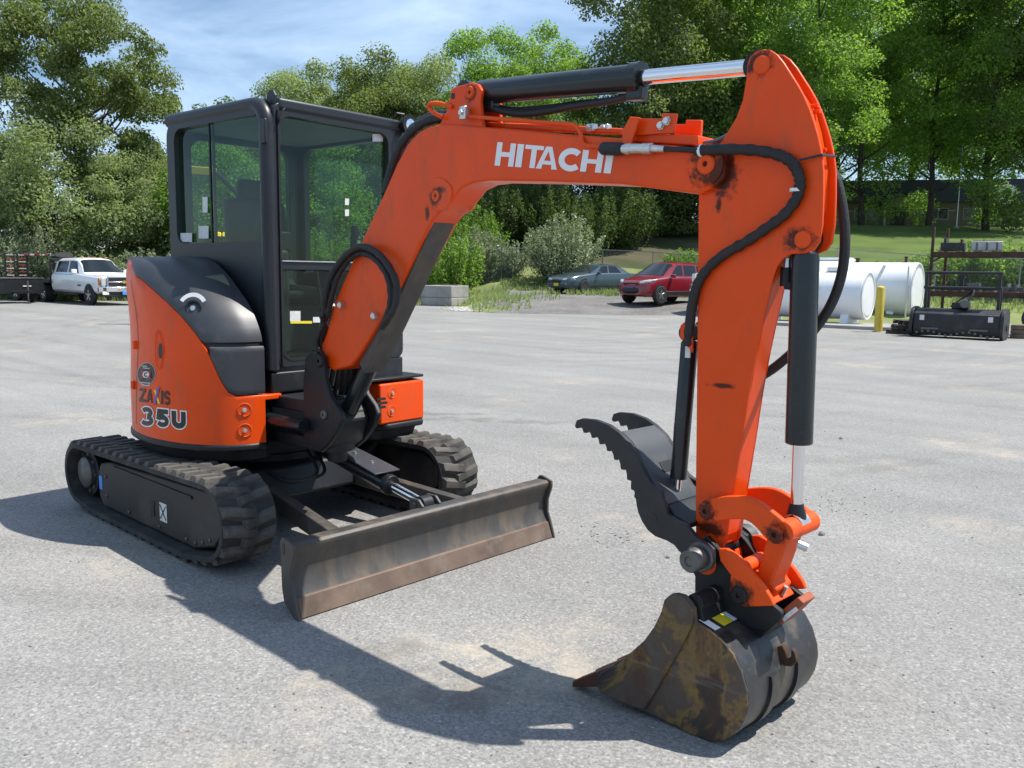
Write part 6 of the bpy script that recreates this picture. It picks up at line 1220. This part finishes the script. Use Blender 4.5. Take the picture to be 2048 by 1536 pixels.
def pickup_front(T_, chrome=True, dark=BLKTRIM, pl=BLUED):
    box(T_, (2.87, 0, 1.06), (.05, 1.30, .16), 'grille_upper', dark, .02); box(T_, (2.87, 0, .86), (.05, 1.30, .16), 'grille_lower', dark, .02); box(T_, (2.885, 0, .96), (.05, 1.34, .05), 'grille_bar', CHROME if chrome else dark, .01)
    g = G(); g.ring([(2.88, y, z) for y, z in rrect(-.70, .74, .70, 1.17, .04, 3)], [(2.88, y, z) for y, z in rrect(-.64, .79, .64, 1.13, .03, 3)], np.array([.03, 0, 0])); g.build('grille_surround', CHROME if chrome else dark, T_)
    g = G(); g.prism([(2.92, y, z+.96) for y, z in ((-.16, -.03), (-.05, -.03), (-.04, -.06), (.04, -.06), (.05, -.03), (.16, -.03), (.13, .03), (.05, .03), (.04, .06), (-.04, .06), (-.05, .03), (-.13, .03))], [(2.94, y, z+.96) for y, z in ((-.16, -.03), (-.05, -.03), (-.04, -.06), (.04, -.06), (.05, -.03), (.16, -.03), (.13, .03), (.05, .03), (.04, .06), (-.04, .06), (-.05, .03), (-.13, .03))]); g.build('emblem', mat('gold_emblem', (.55, .42, .12), .35, .6) if 'gold_emblem' not in MATS else MATS['gold_emblem'], T_)
    for s in (-1, 1): box(T_, (2.82, .79*s, .97), (.10, .22, .34), 'headlamp', LENS, .03); box(T_, (2.72, .935*s, .97), (.14, .03, .30), 'turn_lamp', AMBER, .01)
    g = G(); bp = [(2.86, -1.0), (2.98, -.72), (3.02, 0), (2.98, .72), (2.86, 1.0), (2.70, 1.0), (2.78, .6), (2.78, -.6), (2.70, -1.0)]; g.prism([(x, y, .56) for x, y in bp], [(x, y, .76) for x, y in bp]); g.build('bumper', CHROME if chrome else dark, T_, bevel=.03)
    box(T_, (2.86, 0, .46), (.16, 1.5, .18), 'air_dam', BLKTRIM, .02); box(T_, (3.035, .02, .52), (.02, .32, .16), 'number_plate', pl)
    for s in (-1, 1): box(T_, (2.94, .78*s, .50), (.04, .26, .12), 'tow_mount', WHITE if chrome else dark, .02)
pickup_front(tk)
for i in range(5): box(tk, (.35, -.5+.25*i, 1.965), (.10, .08, .03), 'cab_lamp', AMBER, .01)
box(tk, (-2.95, 0, .92), (2.35, 2.1, .14), 'flatbed_deck', BLACK, .01)
for s in (-1, 1):
    box(tk, (-1.6, .45*s, .62), (5.2, .10, .2), 'chassis_rail', BLACK); wheel(tk, -2.55, .82*s, .40, .42, s, ALLOY, 6); box(tk, (-.2, 1.0*s, .42), (2.4, .14, .06), 'running_board', BLACK)
    box(tk, (-1.85, .95*s, 1.42), (.08, .08, .9), 'rack_post', BLACK)
box(tk, (-1.85, 0, 1.86), (.08, 1.98, .08), 'headboard_rail', BLACK)
for i in range(4): box(tk, (-1.85, -.6+.4*i, 1.42), (.04, .05, .86), 'headboard_bar', BLACK)
for s in (-1, 1): box(tk, (1.0, .985*s, .80), (.3, .01, .05), 'door_badge', BLKTRIM)
# spare wheel lying on the headboard
q = p_+np.array([-2.1, -.35, 1.905]); sw = thing('spare_wheel', 'spare wheel with white rim lying on the rack behind the pickup cab', 'wheel', q, 0); g = G(); g.lathe((0, 0, .1), (.28, -.2, 1), [(-.1, .22), (-.1, .34), (-.05, .38), (.05, .38), (.1, .34), (.1, .22)], 28); g.build('tyre', TYRE, sw, smooth=40); g = G(); g.lathe((0, 0, .1), (.28, -.2, 1), [(-.05, .23), (.07, .23), (.07, .2), (.03, .18), (.03, 0)], 24); g.build('rim', WHITE, sw)
# dark pickup beside the red car, mostly behind the arm
p2 = gpos(1506, 34.6); jk, sec = car('dark_pickup', 'black pickup parked beside the red car and mostly hidden by the arm', 'truck', p2, R(262), pick(paint('black_truck_paint', (.012, .013, .016)), wheels=(1.85, -1.2), x0=-1.75)); pickup_front(jk)
# gooseneck trailer with upright ramps behind the truck, and the black trailer in front of it
def trailer():
    T_ = thing('ramp_trailer', 'black equipment trailer with red and white striped ramps standing upright behind the pickup', 'trailer', p_+np.array([-4.6, -.9, 0]), R(8))
    box(T_, (0, 0, .80), (2.2, 1.9, .14), 'deck', BLACK); 
    for s in (-1, 1): wheel(T_, .2, .75*s, .38, .24, s, ALLOY, 5)
    RED_ = mat('red_reflector', (.20, .018, .016), .45); WH_ = mat('dull_white_reflector', (.34, .33, .32), .5)
    for y in (-1.15, -.62):
        for s in (-1, 1): box(T_, (.45, y+s*.19, 1.45), (.07, .05, 1.4), 'ramp_rail', BLACK)
        for k in range(9): box(T_, (.47, y, .85+.15*k), (.05, .32, .045), 'ramp_rung', RED_ if k % 2 else WH_, .004)
    for k in range(6): box(T_, (.49, -.42+.23*k, 2.08), (.04, .22, .07), 'reflector', WH_ if k % 2 else RED_, .004)
    box(T_, (.44, .1, 2.08), (.06, 1.5, .10), 'cross_beam', BLACK); 
    for y in (-.38, .82): box(T_, (.44, y, 1.45), (.06, .06, 1.25), 'beam_post', BLACK)
trailer()
def black_trailer():
    q = onz(18, 606); T_ = thing('utility_trailer', 'low black trailer with a tongue jack at the left edge of the yard', 'trailer', (q[0], q[1], 0), R(20))
    box(T_, (0, 0, .72), (1.5, 2.2, .62), 'box_side', BLACK, .02); box(T_, (0, 0, 1.05), (1.54, 2.24, .06), 'top_rim', BLADEM, .01)
    for s in (-1, 1): wheel(T_, -.1, 1.12*s-.0, .34, .22, s, ALLOY, 5)
    for s in (-1, 1):
        g = G(); g.prism([(x, 1.0*s, z) for x, z in arc(-.1, .36, .46, .44, 0, 180, 12)], [(x, 1.28*s, z) for x, z in arc(-.1, .36, .46, .44, 0, 180, 12)]); g.build('fender', BLACK, T_)
    g = G(); g.tube([(.7, .4, .5), (1.5, 0, .5)], .04, 8); g.tube([(.7, -.4, .5), (1.5, 0, .5)], .04, 8); g.build('drawbar', BLACK, T_)
    g = G(); g.tube([(1.2, 0, .02), (1.2, 0, .95)], .035, 10); g.lathe((1.2, 0, .0), (0, 0, 1), [(0, .10), (.02, .10)], 14); g.build('tongue_jack', STEEL, T_); box(T_, (.77, .3, .72), (.02, .4, .04), 'side_marker', PAPER)
black_trailer()

# ------------------------------------------------------------------ tanks, bollard, mulcher, rack and other yard things
TANKW = mat('white_tank_paint', (0.78, 0.79, 0.80), 0.42, var=0.05, vscale=2, dirt=(0.40, 0.38, 0.35), dirt_amt=0.12, dscale=2, coat=0.2)
CONC = mat('weathered_concrete', (0.30, 0.29, 0.27), 0.9, var=0.2, vscale=2, dirt=(0.16, 0.155, 0.15), dirt_amt=0.35, dscale=1.5, bump=0.3, bscale=25)
WOOD = mat('weathered_wood', (0.16, 0.12, 0.085), 0.85, var=0.3, vscale=6, bump=0.2, bscale=30)
def tank(name, label, u_end, v_bot, d, rad, L_, fittings, az=5.6, zlift=0.10):
    q = at(u_end, 560, d); ax = np.array([math.cos(R(az)), math.sin(R(az)), 0]); c = np.array([q[0], q[1], 0])-ax*L_/2
    T_ = thing(name, label, 'tank', c, R(az)); zc = rad+zlift; h = L_/2
    g = G(); g.lathe((0, 0, zc), (1, 0, 0), [(-h-.02, 0.0), (-h-.02, rad*.75), (-h, rad*.97), (-h+.02, rad), (-h*.33, rad), (-h*.33+.004, rad+.006), (-h*.33+.02, rad+.006), (-h*.33+.024, rad), (h*.33, rad), (h*.33+.004, rad+.006), (h*.33+.02, rad+.006), (h*.33+.024, rad), (h-.02, rad), (h, rad*.97), (h+.02, rad*.75), (h+.02, 0.0)], 56); g.build('shell', TANKW, T_, smooth=25)
    g = G(); g.lathe((h+.015, 0, zc), (1, 0, 0), [(0, rad*.99), (.012, rad*.99), (.012, rad*.94), (0, rad*.93)], 56); g.build('end_rim', TANKW, T_)
    for x in (-h*.7, h*.7):
        g = G(); g.prism([(x-.12, y, z) for y, z in ((-rad*.8, 0), (rad*.8, 0), (rad*.6, zc-rad*.72), (-rad*.6, zc-rad*.72))], [(x+.12, y, z) for y, z in ((-rad*.8, 0), (rad*.8, 0), (rad*.6, zc-rad*.72), (-rad*.6, zc-rad*.72))]); g.build('saddle', TANKW, T_)
    for (x, r_, hh, m_) in fittings:
        g = G(); g.lathe((x, 0, zc+rad-.03), (0, 0, 1), [(0, r_), (hh, r_), (hh, r_*1.25), (hh+.04, r_*1.25), (hh+.06, 0)], 16); g.build('vent_cap', m_, T_)
    return T_, zc
T1, z1 = tank('fuel_tank', 'small white cylindrical fuel tank on saddles behind the yellow bollard', 1738, 652, 27.2, .76, 3.6, [(-.2, .09, .16, RUST), (-1.2, .07, .14, RUST)])
g = G(); g.box((.75, 0, z1+.83), (.42, .42, .14)); g.build('hatch', TANKW, T1, bevel=.02)
T2, z2 = tank('fuel_tank', 'large white cylindrical tank with a slanting white pipe behind the small tank', 1836, 640, 31.2, 1.0, 4.9, [(-.3, .08, .12, RUST), (.3, .07, .14, RUST), (2.0, .05, .2, RUST)])
g = G(); g.tube([(1.55, -1.04, 1.98), (.95, -1.06, .62), (.92, -1.06, .45)], .055, 10); g.tube([(.92, -1.06, .55), (.92, -1.06, .02)], [.11, .11], 12); g.build('slanting_pipe', TANKW, T2)
g = G(); g.tube([(2.35, -1.05, 0), (2.35, -1.05, 1.95)], .03, 8); g.build('vent_pipe', ZINC, T2)
T3, z3 = tank('fuel_tank', 'farthest white tank with a hatch platform behind the large tank', 1708, 600, 35.0, 1.02, 4.2, [(.4, .12, .2, TANKW)], zlift=0.22); g = G(); g.box((1.3, 0, z3+1.04), (1.3, .7, .10)); g.build('hatch_platform', TANKW, T3)
q = onz(1660, 668); g = G(); pl = [(-2.6, -.9), (2.4, -.9), (2.4, .9), (-2.6, .9)]
sl_ = thing('concrete_pad', 'low concrete pad under the small white tank', 'slab', at(1650, 560, 27.0)*np.array([1, 1, 0]), R(5.6)); g.prism([(x, y, -.02) for x, y in pl], [(x, y, .10) for x, y in pl]); g.build('slab', CONC, sl_, bevel=.01)
T1.location.z = 0.10
# yellow bollard
q = onz(1756, 664); bo = thing('bollard', 'yellow steel bollard in front of the white tanks', 'bollard', (q[0], q[1], 0)); YEL = mat('yellow_bollard_paint', (.62, .46, .05), .5, var=.1, dirt=(.3, .25, .1), dirt_amt=.2); g = G(); g.lathe((0, 0, 0), (0, 0, 1), [(0, .115), (1.22, .115), (1.27, .10), (1.30, .05), (1.305, 0)], 24); g.build('post', YEL, bo, smooth=40); g = G(); g.lathe((0, 0, 0), (0, 0, 1), [(0, .17), (.02, .16)], 20); g.build('footing', CONC, bo)
# mulcher head
q = onz(1915, 676); MU = thing('mulching_head', 'black mulching attachment with a tubular push frame standing on the paving', 'attachment', (q[0], q[1], 0), R(5)); BM = mat('black_attachment_paint', (.014, .015, .018), .5, var=.2, vscale=5, dirt=(.09, .08, .065), dirt_amt=.3, dscale=3, bump=.1)
bp = [(-.35, .06), (-.42, .30), (-.38, .62), (-.20, .74), (.25, .76), (.40, .60), (.42, .15), (.30, .04)]
g = G(); g.prism([(-1.02, y, z) for y, z in bp], [(1.02, y, z) for y, z in bp]); g.build('housing', BM, MU, bevel=.02)
for s in (-1, 1):
    ep = chaikin([(-.46, .02), (-.50, .35), (-.44, .66), (-.22, .80), (.28, .80), (.46, .6), (.46, .04), (.1, -.0)], 2); g = G(); g.prism([(s*1.02, y, z) for y, z in ep], [(s*1.10, y, z) for y, z in ep]); g.build('end_plate', BM, MU, bevel=.008)
    box(MU, (s*.86, .10, 1.22), (.07, .07, .98), 'frame_upright', BM, .01); box(MU, (s*.80, -.43, .52), (.11, .012, .13), 'warning_sticker', PAPER, 0); box(MU, (s*.86, .42, 1.0), (.05, .05, .6), 'rear_upright', BM, .01)
    g = G(); g.lathe((s*1.10, .05, .32), (s, 0, 0), [(0, .09), (.02, .09), (.03, .05)], 16); g.build('rotor_bearing', BM, MU)
for z in (1.30, 1.69): g = G(); g.cyl((-.92, .10, z), (.92, .10, z), .04, 12); g.build('push_bar', BM, MU)
g = G(); g.lathe((.12, -.12, .88), (.25, -1, .1), [(-.15, .11), (.05, .12), (.12, .10), (.13, .0)], 18); mo = g.build('hydraulic_motor', STEEL, MU); box(MU, (.0, .12, .84), (.4, .3, .16), 'motor_mount', BM, .02)
for k in range(14): g = G(); a = k*.9; c = np.array([-.9+.138*k, -.40, .13+.05*math.sin(a)]); g.box(c, (.06, .10, .06)); g.build('cutter_tooth', STEEL, MU, bevel=.006)
for k, x in enumerate((-.6, .55)): box(MU, (x, -.435, .24), (.42, .015, .05), 'scuffed_strip', STEEL, .004)
for k in range(3):
    P = catmull([(.1+.04*k, .0, .9), (.25, .25, 1.15+.05*k), (.0, .4, 1.05), (-.3, .35, .8)], 8); g = G(); g.tube(P, .02, 8); g.build('hose', HOSE, MU, smooth=60)
# rusty pallet rack behind it
q = at(1968, 560, 24.6); RK = thing('pallet_rack', 'rusty steel storage rack behind the mulching attachment', 'rack', (q[0], q[1], 0), R(6))
for x in (-1.32, 1.9):
    for y in (-.45, .45): box(RK, (x+(.2 if y > 0 else 0), y, 1.5 if x < 0 else 1.3), (.075, .075, 3.0 if x < 0 else 2.6), 'upright', RUST, .008)
    for z in (.4, 1.0, 1.6, 2.0): g = G(); g.cyl((x+.0, -.45, z), (x+.2, .45, z+.25), .022, 6); g.build('brace', RUST, RK)
for z in (1.10, 2.22):
    for y in (-.45, .45): box(RK, (.3, y, z), (3.3, .05, .15), 'shelf_beam', RUST, .006)
    for k in range(7): box(RK, (-1.1+.46*k, 0, z+.09), (.14, .96, .03), 'shelf_board', WOOD, .004)
def onrack(name, label, cat, c, d, m_, parts=(), rz=0.1):
    L0 = Matrix.Translation(RK.location) @ Matrix.Rotation(R(6), 4, 'Z') @ Vector(c); T_ = thing(name, label, cat, L0, R(6)+rz); box(T_, (0, 0, d[2]/2), d, 'body', m_, .02)
    for (pc, pd, pn, pm) in parts: box(T_, pc, pd, pn, pm, .01)
    return T_
onrack('steel_box', 'open dark steel box on the top shelf of the rusty rack', 'box', (-.85, -.05, 2.325), (.62, .6, .24), BM, [((-.2, 0, .30), (.06, .6, .14), 'flange', BM), ((.22, 0, .28), (.06, .6, .1), 'flange', RUST)])
onrack('grey_tool_case', 'grey ribbed case lying on the top shelf of the rusty rack', 'case', (.02, -.1, 2.325), (.78, .55, .26), mat('pale_grey_metal', (.36, .37, .37), .5, .3, var=.2), [((-.25, -.28, .13), (.05, .03, .22), 'rib', STEEL), ((0, -.28, .13), (.05, .03, .22), 'rib', STEEL), ((.25, -.28, .13), (.05, .03, .22), 'rib', STEEL), ((0, 0, .275), (.7, .1, .03), 'wood_strip', WOOD)], .15)
onrack('hitch_frame', 'dark angled hitch frame on the lower shelf of the rusty rack', 'attachment', (-.55, -.1, 1.205), (1.0, .5, .12), BM, [((0, 0, .22), (.10, .10, .25), 'post', BM), ((-.18, 0, .2), (.06, .08, .2), 'brace', BM), ((.18, 0, .2), (.06, .08, .2), 'brace', BM), ((0, 0, .38), (.16, .12, .10), 'coupler', BM), ((.35, -.1, .17), (.3, .3, .1), 'grey_cap', STEEL)], -.05)
onrack('auger_flight', 'grey steel auger lying on the lower shelf of the rusty rack', 'attachment', (1.05, -.2, 1.205), (1.1, .12, .12), STEEL, [((-.4+.2*k, 0, .07), (.04, .34, .26), 'flight', STEEL) for k in range(5)], -.1)
# tyre leaning at the right edge, wooden crate, pallets
q = onz(2040, 662); tr_ = thing('loose_tyre', 'worn black tyre standing against the end of the rusty rack', 'tyre', (q[0]+.25, q[1]+.6, 0), R(30)); g = G(); g.lathe((0, -.12, .37), (0, 1, 0), [(0, .22), (0, .34), (.05, .37), (.19, .37), (.24, .34), (.24, .22), (.2, .2), (.04, .2), (0, .22)], 30); g.build('tyre', TYRE, tr_, smooth=40); g = G(); g.lathe((0, -.08, .37), (0, 1, 0), [(0, .05), (0, .2), (.16, .2), (.16, .05)], 24); g.build('rim', RUST, tr_)
q = onz(2026, 676); cr_ = thing('timber_block', 'weathered timber block beside the mulching attachment', 'timber', (q[0]+.1, q[1]+.1, 0), R(8))
for k in range(3): box(cr_, (0, 0, .06+.12*k), (.34, .6, .11), 'beam', WOOD, .01)
def pallets():
    q = onz(1806, 668); 
    for k in range(3):
        T_ = thing('pallet', ['bottom pallet of the small dark pile next to the bollard', 'middle pallet of the small dark pile next to the bollard', 'skewed top pallet of the small dark pile next to the bollard'][k], 'pallet', (q[0]+.1*k, q[1]+.25+.05*k, .13*k), R(12+14*k))
        DW = MATS.get('dark_wood') or mat('dark_wood', (.07, .058, .045), .9, var=.3, vscale=6)
        for y in (-.36, 0, .36): box(T_, (0, y, .05), (.95, .08, .08), 'bearer', DW, .005)
        for i in range(6): box(T_, (-.4+.16*i, 0, .108), (.11, .86, .022), 'slat', DW, .003)
pallets()
# concrete blocks
q = onz(903, 613)
for k, (nm, lb, dx, dy, z, L_, W_, h) in enumerate((('concrete_block', 'lower concrete block at the foot of the weedy bank', 0, 0, 0, 1.5, 1.7, .38), ('concrete_block', 'tall upper concrete block stacked on the lower one', 0.02, 0.01, .38, 1.48, 1.68, .55))):
    T_ = thing(nm, lb, 'block', (q[0], q[1], z), R(14)); g = G(); g.box((-W_/2-dx, L_/2+dy, h/2), (W_, L_, h-.008)); g.build('block', CONC, T_, bevel=.03)
    if k: g = G(); g.box((-W_*.35, L_*.6, h+.03), (.9, .25, .05)); g.build('plank', WOOD, T_)
# building behind the trees
def building():
    A = gpos(1662, 81); ax = HORR/np.linalg.norm(HORR); az = math.atan2(ax[1], ax[0])-R(14); BD = thing('low_building', 'low tan building with a dark roof and entrance gable behind the trees', 'building', (A[0], A[1], A[2]-.3), az)
    TAN = mat('tan_wall', (.15, .125, .10), .85, var=.1, vscale=2); ROOF = mat('dark_roof_metal', (.012, .018, .026), .5, var=.1); GL = CARGLASS; TRIM = mat('pale_trim', (.34, .34, .32), .7)
    box(BD, (11, 4, 1.2), (22, 8, 2.4), 'wall', TAN, .02)
    g = G(); g.prism([(-.6, -.9, 2.35), (-.6, 8.6, 2.35), (-.6, 8.3, 4.3), (-.6, -.6, 4.3)], [(22.6, -.9, 2.35), (22.6, 8.6, 2.35), (22.6, 8.3, 4.3), (22.6, -.6, 4.3)]); g.build('roof', ROOF, BD)
    box(BD, (5, -.06, 1.62), (9.6, .06, .09), 'wall_band', TRIM)
    g = G(); g.prism([(3.6, -1.6, 1.9), (6.6, -1.6, 1.9), (5.1, -1.6, 3.1)], [(3.6, -.8, 1.9), (6.6, -.8, 1.9), (5.1, -.8, 3.1)]); g.build('gable', TAN, BD)
    for s in (-1, 1):
        g = G(); a = np.array([5.1+s*1.75, -1.8, 1.75]); b = np.array([5.1, -1.8, 3.15]); g.prism([a, b, b+np.array([0, 0, .14]), a+np.array([0, 0, .14])], [q+np.array([0, 1.8, 0]) for q in (a, b, b+np.array([0, 0, .14]), a+np.array([0, 0, .14]))]); g.build('gable_roof', ROOF, BD)
        box(BD, (5.1+s*1.35, -1.4, .95), (.16, .16, 1.9), 'porch_post', TRIM)
    box(BD, (5.1, -.04, 1.1), (1.1, .08, 2.1), 'door', BLKTRIM)
    for x, w in ((2.4, 2.0), (8.4, 1.6), (11.4, 1.8), (15.5, 1.8), (18.6, 1.8)): 
        wn = box(BD, (x, -.03, 1.35), (w+.14, .08, 1.04), 'window', TRIM); box(wn, (x, -.07, 1.35), (w, .04, .9), 'pane', GL, 0); box(wn, (x, -.085, 1.35), (.05, .04, .9), 'mullion', TRIM, 0)
    g = G(); g.lathe((13.6, -.93, 2.95), (0, -1, 0), [(0, .85), (.08, .85), (.08, 0)], 32); em = g.build('round_emblem', WHITE, BD); g = G(); g.prism([(13.6+x, -1.02, 2.95+z) for x, z in chaikin([(-.4, -.1), (-.2, .4), (.25, .45), (.45, 0), (.1, -.5), (-.25, -.35)], 2)], [(13.6+x, -1.05, 2.95+z) for x, z in chaikin([(-.4, -.1), (-.2, .4), (.25, .45), (.45, 0), (.1, -.5), (-.25, -.35)], 2)]); g.build('emblem_mark', MATS['dark_roof_metal'], em)
building()
q = gpos(1895, 68); fp_ = thing('flagpole', 'thin pale pole standing on the lawn before the building', 'pole', (q[0], q[1], q[2]-.1)); g = G(); g.tube([(0, 0, 0), (0, 0, 6)], [.045, .025], 10); g.build('pole', ZINC, fp_); g = G(); g.lathe((0, 0, 0), (0, 0, 1), [(0, .2), (.3, .15), (.3, 0)], 14); g.build('base', CONC, fp_)
# small stones on the paving
def stones():
    rng = random.Random(4); bm = bmesh.new(); bmesh.ops.create_icosphere(bm, subdivisions=1, radius=1.0); bv = [np.array(v.co) for v in bm.verts]; bf = [tuple(v.index for v in f.verts) for f in bm.faces]; bm.free()
    SM = mat('grey_stone', (.19, .18, .165), .9, var=.4, vscale=30); g = G()
    spots = []
    for k in range(200):
        u = rng.uniform(-100, 2150); v = 640+(rng.random()**1.3)*900
        spots.append((u, v, rng.uniform(.0025, .006)))
    for k in range(45): spots.append((rng.gauss(1530, 60), rng.gauss(850, 30), rng.uniform(.003, .008))); spots.append((rng.gauss(1215, 40), rng.gauss(1075, 14), rng.uniform(.003, .007))); spots.append((rng.gauss(1680, 50), rng.gauss(1008, 14), rng.uniform(.003, .007)))
    for (u, v, s_) in spots:
        q = onz(u, v); 
        if np.linalg.norm(q[:2]-CAM[:2]) > 25: continue
        z = fieldz(q[0], q[1]); g.add([q*np.array([1, 1, 0])+np.array([0, 0, z+s_*.4])+b*s_*np.array([rng.uniform(.7, 1.4), rng.uniform(.7, 1.4), .7]) for b in bv], bf)
    o = g.build('loose_stones', SM, smooth=0, recalc=False); o['kind'] = 'stuff'; o['label'] = 'loose grit and small stones scattered on the paving'; o['category'] = 'stones'
    for (u, v, s_, lb) in ((1643, 1070, .022, 'dark pebble on the paving right of the bucket links'), (1682, 878, .020, 'dark pebble on the dusty patch right of the bucket cylinder'), (1335, 1116, .012, 'tiny dark pebble between blade and thumb pivot')):
        q = onz(u, v); t_ = G().add([b*s_*np.array([rng.uniform(.8, 1.3), rng.uniform(.8, 1.3), .7])*rng.uniform(.85, 1.15)+np.array([0, 0, s_*.45]) for b in bv], bf).build('pebble', SM, smooth=0, recalc=False); t_.location = (q[0], q[1], 0); tag(t_, lb, 'pebble')
    g = G()
    for k in range(700):
        q = gpos(rng.gauss(935, 22), rng.uniform(34.2, 38.5)); s_ = rng.uniform(.02, .05); g.add([q+np.array([0, 0, s_*.3])+b*s_*np.array([rng.uniform(.7, 1.6), rng.uniform(.7, 1.6), .5]) for b in bv], bf)
    o = g.build('pale_rubble', mat('pale_rubble', (.42, .40, .37), .9, var=.3, vscale=8), smooth=0, recalc=False); o['kind'] = 'stuff'; o['label'] = 'pale rubble chips spilled beside the concrete blocks'; o['category'] = 'rubble'
stones()

# yellow loader standing behind, seen only through the cab windows
def loader():
    q = at(486, 560, 23.5); Y_ = mat('yellow_machine_paint', (.62, .36, .02), .4, var=.1); T_ = thing('yellow_loader', 'yellow loader with amber beacons behind the cab, seen through the side window', 'loader', (q[0], q[1], 0), math.atan2(HORR[1], HORR[0]))
    box(T_, (.1, .6, 1.05), (1.0, 2.2, .7), 'chassis', BLACK, .05); box(T_, (.12, .3, 1.9), (.85, 1.2, 1.0), 'engine_cover', Y_, .08); box(T_, (.12, .3, 2.43), (.5, .8, .06), 'engine_lid', BLACK, .02)
    for s in (-1, 1):
        for y in (-.1, 1.4): wheel(T_, .1+s*.45, y, .5, .3, s, Y_, 0)
    for x in (-.62, -.46):
        g = G(); g.lathe((x, 0, 2.42), (0, 0, 1), [(0, .05), (.02, .06), (.09, .06), (.11, .03), (.11, 0)], 14); g.build('beacon', emis('amber_beacon', (1, .5, .02), 1.5), T_)
    g = G(); g.tube([(-.62, 0, 2.42), (-.62, 0, 2.36), (-.3, 0, 2.36), (-.3, .1, 1.9)], .03, 8); g.tube([(-.46, 0, 2.42), (-.46, 0, 2.36)], .03, 8); g.build('beacon_bracket', BLACK, T_)
    g = G(); g.prism([(x, 0, z) for x, z in ((-1.75, 4.12), (-.75, 4.05), (-.65, 4.12), (-.7, 4.24), (-1.75, 4.30))], [(x, .25, z) for x, z in ((-1.75, 4.12), (-.75, 4.05), (-.65, 4.12), (-.7, 4.24), (-1.75, 4.30))]); g.build('lift_arm', Y_, T_, bevel=.03)
    g = G(); g.tube([(-.72, .12, 4.15), (.1, .3, 3.3), (.1, .4, 2.4)], .07, 8); g.build('arm_link', BLACK, T_)
loader()
